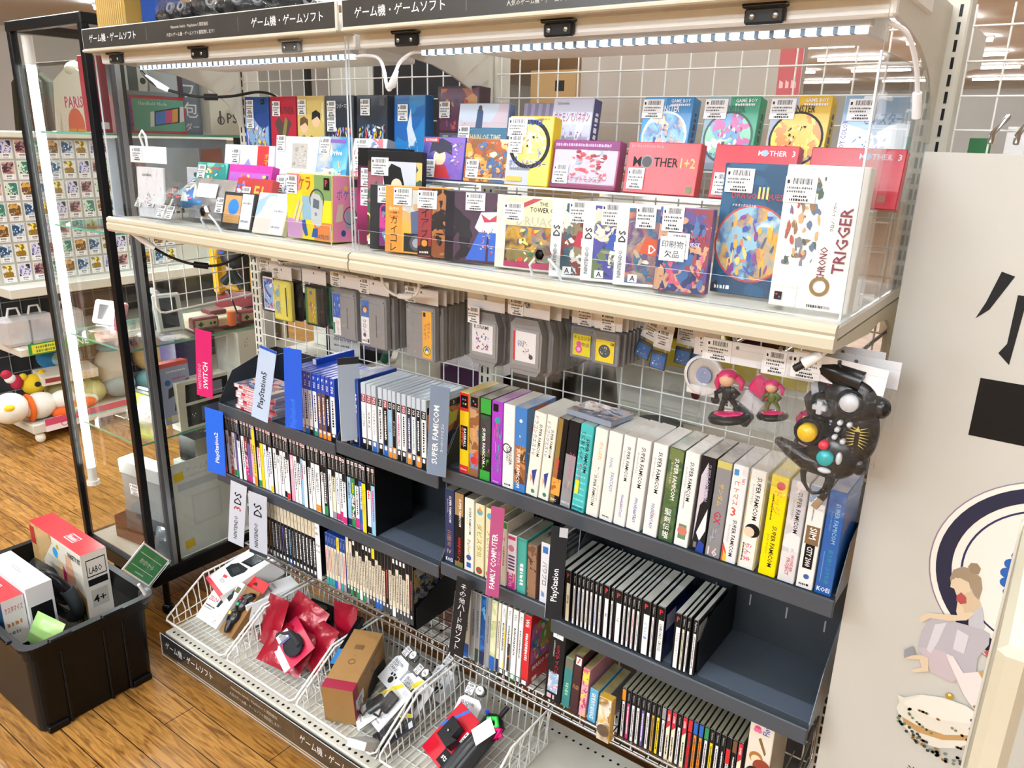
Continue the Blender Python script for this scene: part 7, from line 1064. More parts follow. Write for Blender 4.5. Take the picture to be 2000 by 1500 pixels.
for x in (-.085, .08):
    b = MB(); b.box(x - .045, x + .045, -.095, -.06, .012, .05, M('7a1c2c', .35), .004); b.box(x - .038, x + .038, -.097, -.095, .018, .042, M('b09a6a', .35), .001); b.box(x - .028, x - .012, -.099, -.097, .026, .032, BLACK); b.box(x - .023, x - .017, -.099, -.097, .021, .037, BLACK)
    for q in (.014, .028): b.T = Matrix(); b.ell((x + q, -.098, .029), (.005, .002, .005), M('26262a'), 10, 6)
    b.build('game_pad', t)
b = MB()
for k in range(5): b.tube([(.13 + (.03 + .003 * k) * math.cos(a * .5236), -.03 + (.03 + .002 * k) * math.sin(a * .5236), .008 + .008 * k) for a in range(12)], .0035, BLACK, 6, True)
b.tube([(.06, -.05, .045), (.02, -.11, .05), (.0, -.10, .13)], .003, BLACK, 6); b.build('cords', t); b = MB(); b.tube([(.0, -.105, .012), (.0, -.105, .06)], [.013, .015], M('d8641a', .4), 10); b.build('orange_plug', t)
t = thing('helmet_toy', 'yellow and black toy hood with cord at the back of the showcase', 'toy', (-1.37, .68, T3 + .06), (0, 0, .66)); b = MB(); YL = M('e0a812', .35)
b.tube([(.075 * math.cos(a * .35 + .4), .0, .12 + .10 * math.sin(a * .35 + .4)) for a in range(14)], [.02 + .008 * math.sin(a * .4) for a in range(14)], YL, 10); b.box(-.085, -.05, -.02, .05, .0, .14, YL, .012); b.box(.05, .085, -.02, .05, .0, .14, YL, .012); b.box(-.06, .06, -.01, .03, .19, .235, YL, .012); b.build('hood', t)
b = MB(); b.ell((.01, -.03, .14), (.055, .03, .04), M('202226', .4)); b.tube([(-.04, -.03, .05), (.0, -.04, .09), (.03, -.03, .03)], .018, M('202226', .4), 8); b.box(-.05, .0, -.045, -.03, .155, .165, M('2a5ac0', .4)); b.build('visor', t); b = MB(); b.box(-.07, .08, -.05, .06, -.06, .0, M('7a1a28', .4), .004); b.build('plinth', t)
# top compartments: console boxes facing the shelving
T4, T5 = 1.3005, 1.5755
carton('console_box', 'grey console box with a large hands-on picture in the showcase', 'box', (-1.17, .345, T4), (0, 0, 0), .06, .36, .262, M('7c8492', .3), None, None, [('r', 0, .0, 1, 1, M('8c94a4')), ('r', 0, 0, 1, .3, M('24303a')), ('r', .2, .34, .72, .9, M('b9c2d2', .2)), ('p', [(.04, .5), (.1, .86), (.22, .84), (.24, .4)], M('b8746a')), ('p', [(.7, .5), (.74, .88), (.94, .9), (.96, .52)], M('a86a60')), ('p', [(.72, .3), (.74, .7), (.84, .7), (.84, .3)], M('c8283a')), ('r', .44, .06, .5, .22, PAPER), ('r', .53, .06, .59, .22, PAPER), ('r', .455, .09, .488, .19, M('24303a')), ('p', [(.6, .05), (.66, .28), (.78, .24), (.7, .04)], M('6a2a8a'))])
carton('console_box', 'console box with a red border, green panel and rainbow-screened handheld', 'box', (-1.17, .285, T5), (0, 0, 0), .06, .21, .105, M('c8203c', .3), None, None, [('r', .0, .06, .2, .94, M('5a3a9a')), ('c', .1, .66, .1, M('e6e6ee')), ('o', .12, .4, .26, .23, M('3a2a70')), ('r', .22, .08, .98, .92, M('5aa890')), ('t', 'Handheld Mode', .52, .8, .1, M('d8e8e0'), .42), ('p', [(.5, .2), (.52, .6), (.92, .74), (.9, .32)], M('26282c')), ('p', [(.53, .24), (.55, .57), (.7, .63), (.68, .29)], M('3a7ad0')), ('p', [(.68, .29), (.7, .63), (.8, .66), (.78, .31)], M('d83a8a')), ('p', [(.78, .31), (.8, .66), (.89, .7), (.87, .34)], M('e8a03a')), ('p', [(.45, .18), (.47, .58), (.53, .6), (.51, .2)], M('e6e6ea')), ('p', [(.9, .32), (.92, .74), (.98, .76), (.97, .35)], M('e6e6ea'))])
carton('console_box', 'pale grey console box with white pad picture on top of the red-bordered one', 'box', (-1.17, .285, T5 + .1055), (0, 0, 0), .06, .21, .11, M('6a7480', .3), None, None, [('r', 0, 0, 1, .12, M('8a94a0')), ('r', .5, .1, .92, .9, M('b8bec8')), ('p', [(.1, .1), (.06, .9), (.2, .95), (.22, .1)], M('e2e4e8')), ('p', [(.34, .1), (.32, .92), (.46, .9), (.5, .5), (.46, .1)], M('e2e4e8')), ('r', .2, .1, .34, .92, M('3a464e')), ('c', .4, .7, .06, BLACK), ('c', .41, .35, .08, BLACK), ('c', .13, .5, .06, BLACK), ('r', .92, 0, 1, 1, M('4a1f3a'))])
carton('red_box', 'tall red box at the front corner of the showcase top shelf', 'box', (-1.16, .135, T5), (0, 0, 0), .06, .045, .20, NM('b0283a', '8f2030', 6, .3), None, None, [('r', .2, .05, .8, .14, PAPER)])
carton('grey_sign_box', 'grey-blue box with white characters behind the console boxes', 'box', (-1.19, .43, T5), (0, 0, 0), .04, .07, .19, M('77808e', .4), None, None, [('t', 'フ', .45, .66, .2, PAPER), ('t', '包', .5, .38, .24, PAPER), ('t', 'ダー', .5, .12, .12, PAPER, .8)])
carton('console_box', 'cream white console box with thin grey emblem and letters', 'box', (-1.165, .555, T5), (0, 0, 0), .05, .16, .26, M('dbd6c8', .4), None, None, [('t', 'PS5', .55, .2, .12, M('4a4a4c'), .4), ('p', [(.2, .14), (.2, .28), (.24, .28), (.24, .14)], M('4a4a4c')), ('o', .23, .17, .05, .035, M('4a4a4c'))])
# on top of the showcase and canopy
carton('gold_box', 'gold pleated box standing above the left canopy', 'box', (-.845, .085, 1.815), (0, 0, 0), .13, .10, .16, NM('b8964a', 'a8863c', 12, .45), [('r', .06 + .07 * k, 0, .075 + .07 * k, 1, M('d8c080')) for k in range(13)])
carton('blue_pack', 'deep blue curved pack next to the gold box', 'pack', (-.735, .10, 1.815), (0, 0, 0), .07, .06, .15, M('0f3f8a', .3))
for i in range(4):
    t = thing('wrapped_gamepad', 'black controller in shiny clear wrap on the canopy, %s of four' % _ones[i], 'wrapped controller', (-.63 + .12 * i, .10 + .02 * (i % 2), 1.845), (.2, .3 * (i % 2), .3 * i), 'wrapped controllers on the canopy'); b = MB(); b.ell((0, 0, .0), (.055, .03, .022), M('1a1c20', .25)); b.ell((-.05, -.02, -.005), (.022, .03, .018), M('1a1c20', .25)); b.ell((.05, -.02, -.005), (.022, .03, .018), M('1a1c20', .25)); b.build('body', t)
    b = MB()
    for x in (-.022, .022): b.T = Matrix.Translation((x, -.022, .012)) @ Matrix.Rotation(PI / 2 - .5, 4, 'X'); b.lathe([(.006, .006), (.011, .008), (.012, .005), (.013, 0)], M('6a6e74', .3), 14)
    b.build('stick', t); b = MB(); b.ell((0, -.002, .004), (.085, .06, .04), BAG, 18, 10); b.build('clear_wrap', t)
carton('cardboard_box', 'brown cardboard carton on top of the showcase', 'box', (-1.28, .50, 1.879), (0, 0, .05), .22, .2, .14, NM('b08a60', 'a57f56', 12, .6), [('s', .2, .3, .7, .4, M('d8d0c8'), 4)])
carton('white_carton', 'white printed carton on top of the showcase beside the brown one', 'box', (-1.42, .56, 1.879), (0, 0, .0), .14, .2, .16, M('ddd8d4', .5), [('b', .2, .1, .9, .5, ['3a6ab0', 'd8a090'], 5, 4)])
# ------------------------------------------------------------------ trading card shelf across the aisle
BX = -3.06
b = MB(); b.box(-3.62, -3.58, .56, 2.6, 0, 1.54, NM('2b2d30', '33363a', 8, .6)); b.build('rear_panel'); t = thing('card_shelving', 'white shelving unit across the aisle holding cards and plush toys', 'shelving', (0, 0, 0)); bpy.data.objects['rear_panel'].parent = t
for z, h, nm in ((.06, .05, 'base_shelf'), (.475, .04, 'lower_shelf'), (.77, .05, 'middle_shelf'), (1.53, .03, 'top_shelf')): MB().box(-3.58, BX + (.0 if z < 1.5 else -.1), .56, 2.6, z, z + h, IVORY2, .004).build(nm, t)
for y in (.58, 1.5, 2.55): MB().box(-3.6, -3.56, y - .02, y + .02, 0, 1.56, IVORY2).build('post', t)
b = MB(); b.ell((-3.09, .60, .03), (.025, .025, .03), M('e8e4d8', .4)); b.build('foot', t)
b = MB()
for k in range(12): b.tube([(-3.575, .6 + k * .1, .12), (-3.575, .6 + k * .1, .76)], .003, M('8a8c90', .3), 5)
for k in range(6): b.tube([(-3.575, .58, .16 + k * .1), (-3.575, 2.5, .16 + k * .1)], .003, M('8a8c90', .3), 5)
b.build('wire_back', t)
b = MB(); b.box(BX + .001, BX + .004, .60, 1.1, .478, .535, M('2f8a3a', .4)); b.art((BX + .004, .60, .478), (0, 1, 0), (0, 0, 1), .5, .057, [('r', .03, .1, .34, .9, M('d8d23a')), ('s', .07, .55, .3, .78, M('5a7a2a'), 3), ('s', .07, .2, .3, .42, M('5a7a2a'), 4), ('t', 'LINE', .5, .5, .6, PAPER, .2)]); b.build('green_strip', t)
b = MB(); b.box(BX + .001, BX + .004, .62, 1.3, .06, .13, M('e4d8dc', .4)); b.art((BX + .004, .62, .06), (0, 1, 0), (0, 0, 1), .68, .07, [('r', 0, .45, 1, 1, M('c8486a')), ('t', 'ポケモン', .4, .62, .5, M('8a6ab0'), .3), ('o', .14, .4, .25, .2, M('b03a4a'))]); b.build('pink_strip', t)
b = MB(); b.box(-3.2, -3.19, .56, 2.55, .80, 1.53, M('b9b9b0', .4)); b.build('card_board', t)
_cb = MB(); _cb.box(0, .002, 0, .066, 0, .094, M('d0d2d0', .2)); _cm = [('e8d84a', '8a6a2a', 'd8d8d0'), ('5a6ab0', 'd0c8d8', '2a2a4a'), ('8a4a5a', 'd8b0a0', '4a2a3a'), ('3a7a6a', 'c8d8c0', '2a4a4a'), ('c89a4a', '6a4a2a', 'e8e0c8'), ('4a90c0', 'e0e8f0', '2a4a6a')]
_cards = []
for q in range(6): b = MB(); b.box(0, .002, 0, .064, 0, .092, M('c6c8c6', .2)); b.art((.002, .002, .002), (0, 1, 0), (0, 0, 1), .06, .088, [('r', 0, 0, 1, 1, M('dadad6')), ('a', .05, .3, .95, .97, list(_cm[q]), 130 + q, 40), ('b', .1, .35, .9, .9, list(_cm[q]), 4, q)]); _cards.append(b.mesh('trading_card'))
b = MB(); b.box(0, .0005, 0, .034, 0, .022, PAPER); b.art((.0005, 0, 0), (0, 1, 0), (0, 0, 1), .034, .022, [('bar', .1, .5, .9, .9, 3), ('s', .1, .15, .8, .3, INK, 4)]); _cp = b.mesh('price_label')
for r in range(7):
    for c in range(13):
        o = place('trading_card', _cards[(r * 5 + c * 7) % 6], None, (-3.189, .59 + c * .073, .83 + r * .1)); tag(o, 'trading card across the aisle, %s row up, %s from the near end' % (_ones[r], nth(c + 1)), 'card', 'trading cards across the aisle'); place('price_label', _cp, o, (.0025, .015, .004))
# plush and bags on that shelf
def plush(name, label, loc, parts, rz=0):
    t = thing(name, label, 'plush toy', loc, (0, 0, rz))
    for nm, lst in parts.items():
        b = MB()
        for c, r, m in lst: b.ell(c, r, NM(m, m, 60, .9, 0, .4), 16, 10)
        b.build(nm, t)
plush('plush_toy', 'white plush lying down with orange collar and orange feet', (-3.14, .62, .115), {'body': [((0, .02, .07), (.07, .09, .07), 'e4e2d8'), ((.02, .13, .08), (.05, .07, .05), 'e4e2d8'), ((.03, .2, .05), (.04, .05, .035), 'd8862a')], 'head': [((0, -.12, .09), (.08, .09, .08), 'e8e6dc'), ((.06, -.14, .11), (.02, .03, .02), 'e8c020')], 'collar': [((0, -.03, .07), (.074, .02, .075), 'd8661a')], 'foot': [((.05, .10, .02), (.035, .045, .03), 'd8591a'), ((.05, .24, .04), (.03, .05, .03), 'd8591a')]})
plush('plush_toy', 'small yellow plush bear with dark nose and red striped arm', (-3.22, .66, .25), {'head': [((0, .0, .03), (.055, .06, .055), 'd8b81f'), ((0, -.045, .08), (.02, .02, .02), 'd8b81f'), ((0, .045, .08), (.02, .02, .02), 'd8b81f')], 'nose': [((.05, .0, .04), (.012, .016, .014), '1a1a1a')], 'arm': [((.0, -.08, .06), (.03, .03, .04), 'a81f3a'), ((.0, -.105, .085), (.028, .028, .025), 'e4e0e0'), ((.0, -.12, .11), (.026, .026, .024), 'a81f3a')]})
plush('plush_toy', 'cream fluffy plush cushion with green bud', (-3.25, .86, .115), {'body': [((0, 0, .08), (.1, .12, .08), 'b8b078'), ((.05, .08, .06), (.07, .08, .06), 'b8b078'), ((0, -.08, .09), (.06, .06, .07), 'b8b078')], 'bud': [((.04, 0, .16), (.03, .03, .02), '4a8a2a')]})
plush('plush_toy', 'pale cream plush paw lying on the base shelf', (-3.13, .84, .115), {'paw': [((0, 0, .04), (.05, .10, .04), 'dcd8c0'), ((.03, -.07, .03), (.025, .04, .025), 'dcd8c0'), ((.03, -.03, .02), (.03, .04, .02), 'dcd8c0')]})
plush('plush_toy', 'blue plush with pale face behind the boxed figure', (-3.36, .86, .28), {'head': [((0, 0, .09), (.09, .11, .085), '2a7ab0'), ((.05, .02, .09), (.06, .09, .06), '9ac0c8'), ((.05, .08, .05), (.04, .04, .04), '9a5a3a')]})
carton('toy_box', 'flat white and yellow toy box lying on the plush toys', 'box', (-3.2, .82, .285), (.1, 0, PI / 2 - .1), .28, .14, .05, M('d8d2c4', .4), [('b', .5, .1, .95, .9, ['e0c84a', 'd85a6a', 'f0e8c8'], 8, 3), ('r', .05, .3, .4, .8, M('8a3a3a'))])
plush('plush_toy', 'large grey plush seen through the showcase', (-3.22, 1.09, .115), {'body': [((0, 0, .17), (.09, .10, .13), 'c4c4b8'), ((.03, 0, .07), (.09, .09, .07), '8a9a9c'), ((0, 0, .29), (.07, .08, .03), '7ab8d8')]})
plush('plush_toy', 'large tan round plush with dark eye seen through the showcase', (-3.22, 1.34, .115), {'head': [((0, 0, .19), (.10, .13, .10), 'b89a64')], 'eye': [((.09, .05, .22), (.014, .022, .026), '2a2a2c')], 'body': [((.03, -.04, .06), (.08, .11, .06), '6a9aa0'), ((.04, .09, .05), (.07, .07, .05), '7aa04a')]})
for i, (y, c) in enumerate([(.60, 'c9c8c4'), (.70, 'd4d3cf'), (.85, 'd8d6d2')]):
    t = thing('plastic_bag', 'white translucent shop bag holding a box, %s on the middle rack' % _ones[i], 'bag', (-3.17, y, .516), (0, 0, PI / 2), 'white shop bags'); b = MB(); b.box(-.06, .06, -.04, .03, 0, .13, M('b9a8a4', .4), .003, {'f': ART(['c8b0b0', 'e0d0c8', '8a7a8a'], 140 + i, 20)}); b.build('boxed_item', t); b = MB(); b.box(-.075, .075, -.055, .045, .0, .15, CLEAR('shop_bag', (.8, .8, .8), .8, .3, 1.5, .8, .35), .02); b.tube([(-.03, 0, .15), (-.02, 0, .19), (.02, 0, .19), (.03, 0, .15)], .006, M('dddcd8', .4), 6); b.build('bag_film', t)
# clothes rail far behind the showcase
b = MB(); 
b.tube([(-5.9, 2.1, 2.05), (-4.4, 2.1, 2.05)], .015, CHROME, 8); b.tube([(-5.9, 2.1, 0), (-5.9, 2.1, 2.05)], .015, CHROME, 8); b.tube([(-4.4, 2.1, 0), (-4.4, 2.1, 2.05)], .015, CHROME, 8); tag(b.build('clothes_rail'), 'chrome clothes rail far behind the glass showcase', 'rail')
def garment(label, x, c, gr=None, w=.5):
    t = thing('hoodie' if gr else 'coat', label, 'garment', (x, 2.1, 1.3)); b = MB(); m = NM(c, c, 30, .9, 0, .3); h = w / 2
    b.slab([(-h * .8, -.05, 0), (h * .8, -.05, 0), (h * .8, -.05, .4), (h * 1.15, -.05, .1), (h * 1.3, -.05, .16), (h, -.05, .62), (h * .3, -.05, .70), (-h * .3, -.05, .70), (-h, -.05, .62), (-h * 1.3, -.05, .16), (-h * 1.15, -.05, .1), (-h * .8, -.05, .4)], (0, .1, 0), m); b.ell((0, 0, .70), (h * .42, .07, .06), m, 14, 8)
    if gr: b.art((-h * .6, -.05, .12), (1, 0, 0), (0, 0, 1), h * 1.2, .42, gr)
    b.build('garment_body', t); b = MB(); b.tube([(-h * .7, 0, .62), (0, 0, .72), (0, 0, .73)], .006, M('c8b89a', .4), 6); b.build('hanger', t)
garment('white hoodie with pink lettering and a sunset print on the far rail', -5.25, 'd8d8c8', [('t', 'PARIS', .5, .82, .2, M('c83a6a'), .95), ('c', .5, .42, .3, M('d86a4a')), ('r', .1, .12, .9, .36, M('d8a03a')), ('p', [(.46, .12), (.5, .42), (.54, .12)], M('3a2a2a')), ('r', .1, .1, .9, .13, M('3a2a2a'))], .56)
garment('dark olive coat on the far rail at the left edge', -6.0, '3a3a2a', None, .5); garment('pale grey shirt on the far rail', -4.6, 'b8b8b0', None, .45)
# ------------------------------------------------------------------ the other side of the shelving, seen through the grid
t = thing('rear_shelving', 'ivory shelves on the far side of the wire grid', 'shelving', (0, 0, 0))
for z in (.13, .50, .905): 
    b = MB(); b.box(-.88, 1.9, .475, .90, z, z + .025, IVORY2, .003)
    for k in range(64):
        for yy in (.50, .86): b.disc((-.86 + k * .043, yy, z + .0255), (1, 0, 0), (0, 1, 0), .006, BLACK, 6)
    b.build('shelf_board', t)
MB().box(.0, .565, .80, .82, 1.56, 1.86, NM('a3968a', '998c80', 5, .5), .003).build('upper_panel', t)
MB().box(-.88, 1.9, .47, .5, 1.30, 1.33, IVORY2).build('rail', t)
MB().box(-.75, -.24, .80, .82, 1.5, 1.84, M('1c1d22', .4)).build('dark_panel', t); MB().box(-.95, -.755, .80, .82, 1.5, 1.84, M('b5b3a8', .4)).build('pale_panel', t); 
Zr = .931
t = thing('kettle', 'brushed steel kettle behind the grid', 'kettle', (.145, .72, Zr)); b = MB(); ST = NM('8f8c88', 'a5a29d', 60, .25, .95); b.lathe([(.0001, .0), (.098, .0), (.1, .01), (.085, .12), (.07, .20), (.055, .215), (.0001, .22)], ST, 28); b.build('body', t); b = MB(); b.tube([(.06, 0, .19), (.13, 0, .16), (.15, 0, .08), (.10, 0, .04)], .009, BLACK, 8); b.build('handle', t); MB().tube([(-.06, 0, .12), (-.11, 0, .17), (-.125, 0, .19)], [.02, .012, .01], ST, 10).build('spout', t)
carton('white_box', 'long white box with a small round mark under the yellow box', 'box', (.50, .78, Zr), (0, 0, 0), .56, .2, .14, M('d2d0c6', .5), [('t', 'LE CREUSET', .62, .55, .14, M('3a3a3a'), .2), ('c', .49, .55, .08, M('3a2a2a')), ('c', .4, .55, .08, M('6a2a34')), ('c', .3, .55, .12, M('c8c6bc'))])
carton('yellow_box', 'long yellow box beneath the two dark red pots', 'box', (.50, .78, Zr + .1405), (0, 0, 0), .58, .22, .06, M('d2bc12', .45))
for i, x in enumerate((.33, .56)):
    t = thing('casserole_pot', 'dark red lidded pot on the yellow box, %s' % ('left' if i == 0 else 'right'), 'pot', (x, .78, Zr + .2012), (0, 0, 0), 'dark red pots'); b = MB(); b.lathe([(.0001, 0), (.085, .0), (.098, .03), (.1, .075), (.103, .08)], M('3a0d1a', .15), 26); b.build('pot', t); b = MB(); b.lathe([(.106, .08), (.1, .09), (.05, .115), (.018, .12), (.014, .14), (.024, .15), (.0001, .155)], M('4a1020', .15), 26); b.build('lid', t)
b = MB(); b.lathe([(.0001, 0), (.062, 0), (.066, .006), (.064, .012), (.0001, .012)], M('121314', .2), 28); tag(b.build('black_lid', None, (.385, .60, Zr)), 'flat round black lid lying on the rear shelf', 'plate')  # round black lid left loose on the rear shelf
carton('white_box', 'flat white box lying on the rear shelf at the right', 'box', (.62, .60, Zr), (0, 0, .1), .22, .14, .03, M('d6d4cc', .5))
carton('black_box', 'black electrical box with white label behind the grid at the left', 'box', (-.62, .58, Zr), (0, 0, .1), .16, .12, .10, M('141517', .4), [('r', .1, .15, .85, .9, M('c4c4c0')), ('s', .2, .6, .8, .66, M('555'), 3), ('s', .2, .4, .6, .46, M('555'), 4)])
t = thing('cap', 'pale cap with green strap on the rear shelf', 'cap', (-.38, .62, Zr)); b = MB(); b.lathe([(.14, .0), (.09, .012), (.08, .05), (.05, .085), (.0001, .095)], NM('c4bfae', 'b6b09e', 40, .9), 22); b.build('crown', t); b = MB(); b.tube([(-.1, -.07, .02), (-.06, -.09, .07), (-.02, -.09, .11)], .014, M('16503a', .6), 8); b.build('strap', t)
carton('purple_box', 'dark purple box on the rear shelf near the seam', 'box', (-.16, .62, Zr), (0, 0, 0), .22, .12, .05, M('3a1838', .4)); carton('dark_bag_box', 'dark patterned box on the rear shelf beside the middle post', 'box', (.03, .62, Zr), (0, 0, .2), .12, .12, .13, NM('3a342c', '6a5a44', 40, .6)); carton('green_carton', 'dark green carton left of the kettle', 'box', (.02, .80, Zr), (0, 0, 0), .12, .1, .14, M('0f2a22', .5)); carton('white_carton', 'white carton with green top on the rear shelf at the far left', 'box', (-.78, .66, Zr), (0, 0, 0), .13, .14, .13, M('d6d6cc', .5), None, [('r', 0, 0, 1, 1, M('2a8a5a'))])
for i, (x, c, c2, h) in enumerate([(-.70, '4a2a24', '7a4a3c', .26), (-.42, '2a2a2e', '4a4a50', .22), (-.12, '5a3028', '8a5a4a', .28), (.16, '3a2420', '6a4038', .24), (.46, '4a3a34', '2a2020', .26), (.74, '1f1d1e', '3a3434', .24)]):
    carton('stacked_box', 'dark reddish box on the low rear shelf, %s from the left' % _ones[i], 'box', (x, .66, .5255), (0, 0, 0), .24, .26, h, NM(c, c2, 30, .6)); carton('stacked_box', 'dark box on the bottom rear shelf, %s from the left' % _ones[i], 'box', (x, .66, .1555), (0, 0, 0), .25, .28, h - .02, NM(c2, c, 36, .6))
carton('cardboard_box', 'brown cardboard carton standing high behind the grid', 'box', (-.13, .95, 1.43), (0, 0, 0), .15, .16, .34, NM('a5804e', '987444', 9, .6), [('r', .55, .84, .75, .92, BLACK), ('s', .2, .3, .6, .34, M('7a5c36'), 3)])
b = MB(); b.box(-.95, .3, .86, 1.2, 1.40, 1.43, IVORY2); tag(b.build('high_shelf'), 'high rear shelf board carrying the brown carton', 'shelf')
b = MB(); b.box(0, .004, 0, .16, 0, .30, M('b8343a', .5)); b.art((0, 0, 0), (1, 0, 0), (0, 0, 1), .16, .3, []); 
def poster(label, loc, w, h, ops, rz=0):
    b = MB(); b.box(0, w, 0, .004, 0, h, PAPER); b.art((0, 0, 0), (1, 0, 0), (0, 0, 1), w, h, ops); tag(b.build('poster', None, loc, (0, 0, rz)), label, 'poster')
poster('red and white poster with large pale characters behind the carton', (-.10, 1.16, 1.4305), .12, .40, [('r', 0, .3, 1, .8, M('b02a34')), ('t', 'お値', .5, .5, .26, PAPER, .8), ('s', .1, .1, .9, .2, M('c87a7a'), 3)])
poster('red price poster strip beyond the panel', (.513, .794, 1.57), .05, .28, [('r', 0, 0, 1, 1, M('a83a3c')), ('s', .1, .5, .9, .56, M('d8a0a0'), 3), ('s', .1, .3, .9, .36, M('d8a0a0'), 4)])
# neighbouring bay at the right: bracket, canopy end, panel and hanging banner
t = bracket_mesh([(.89 - y, z) for y, z in arc], .893).build('rear_bracket'); tag(t, 'ivory curved bracket on the rear of the right post', 'bracket')
b = MB()
for k in range(17): b.tube([(.93 + k * .05, .418, 1.2), (.93 + k * .05, .418, 1.80)], .0017, WIRE, 5)
for k in range(12): b.tube([(.93, .4165, 1.22 + k * .05), (1.78, .4165, 1.22 + k * .05)], .0017, WIRE, 5)
tag(b.build('wire_grid'), 'white wire grid panel of the next bay behind the banner', 'grid', 'white wire grid panels')
carton('brown_panel_box', 'tall brown carton behind the next bay at the top right', 'box', (1.42, .85, 1.56), (0, 0, 0), .5, .1, .30, NM('8f7f62', '84745a', 6, .6))
MB_ = MB(); MB_.box(.9, 1.9, .60, .63, 1.52, 1.56, M('8a8678', .4)); tag(MB_.build('rear_rail'), 'grey rail crossing behind the right post', 'rail')
poster('white notice with red characters at the right edge', (.985, .612, 1.561), .2, .07, [('t', '店舗を', .4, .8, .2, M('b8343a'), .4), ('t', 'おお', .7, .35, .4, M('b8343a'), .4)])
poster('small green notice by the right post', (.93, .612, 1.561), .035, .05, [('r', 0, 0, 1, 1, M('1f6a3a')), ('s', .1, .3, .9, .5, PAPER, 3)])
for i, x in enumerate((1.0, 1.03)): b = MB(); b.tube([(x, .41, 1.64), (x, .25, 1.612), (x, .245, 1.60)], .004, CHROME, 7); tag(b.build('banner_hook'), 'chrome hook holding the white banner, %s' % ('left' if i == 0 else 'right'), 'hook', 'chrome banner hooks')
t = thing('hanging_banner', 'large white tableware banner hanging at the right with a plate picture', 'banner', (.921, .25, .40)); b = MB(); n = 12; vs = []; BW, BH = .60, 1.187
b.box(0, BW, 0, .002, 0, BH, NM('c3c2bb', 'bdbcb5', 3, .35)); b.build('sheet', t); b = MB()
def BP(x, z): return (x - .921, 0, z - .40)
ops = []
def bpoly(pts, m, e): b.add([(x - .921, -.0004 - e * .0002, z - .40) for x, z in pts], [tuple(range(len(pts)))], m)
def ring(cx, cz, r0, r1, m, e, a0=0, a1=360, n=60, sq=1.): 
    P = [(cx + r0 * math.cos(math.radians(a0 + (a1 - a0) * k / n)), cz + sq * r0 * math.sin(math.radians(a0 + (a1 - a0) * k / n))) for k in range(n + 1)]; Q = [(cx + r1 * math.cos(math.radians(a0 + (a1 - a0) * k / n)), cz + sq * r1 * math.sin(math.radians(a0 + (a1 - a0) * k / n))) for k in range(n + 1)]
    for k in range(n): bpoly([P[k], P[k + 1], Q[k + 1], Q[k]], m, e)
bpoly([(1.047, 1.275), (1.40, 1.275), (1.40, 1.186), (1.047, 1.186)], BLACK, 1)
BXM = 1.521
px_, pz_ = 1.19, .985
ring(px_, pz_, 0, .160, M('e3e0d8'), 1); ring(px_, pz_, .158, .160, M('8a7a8a'), 2); ring(px_, pz_, .128, .150, M('141a38'), 3); ring(px_, pz_, .113, .116, M('1a2450'), 3)
rn = random.Random(5)
for k in range(22): a = k * PI * 2 / 22; ring(px_ + .056 * math.cos(a), pz_ + .056 * math.sin(a), 0, .0085, M('1f5aa8'), 4, n=10)
for k in range(10): a = k * PI * 2 / 10; ring(px_ + .033 * math.cos(a), pz_ + .033 * math.sin(a), 0, .013, M('2a66b4'), 4, n=12)
ring(px_, pz_, 0, .02, M('1f5aa8'), 5)
# small brush characters at the top
for pts in ([(1.045, 1.43), (1.062, 1.425), (1.04, 1.375), (1.025, 1.36), (1.034, 1.385)], [(1.07, 1.40), (1.082, 1.40), (1.078, 1.30), (1.062, 1.315), (1.070, 1.33)]): bpoly(pts, INK, 1)
b.text('洋 食 器', BP(1.10, .575)[:1] + (-.0008,) + BP(1.10, .575)[2:], (1, 0, 0), (0, 0, 1), .02, INK)
bpoly([(1.03, .548), (1.3, .548), (1.3, .52), (1.03, .52)], INK, 1)
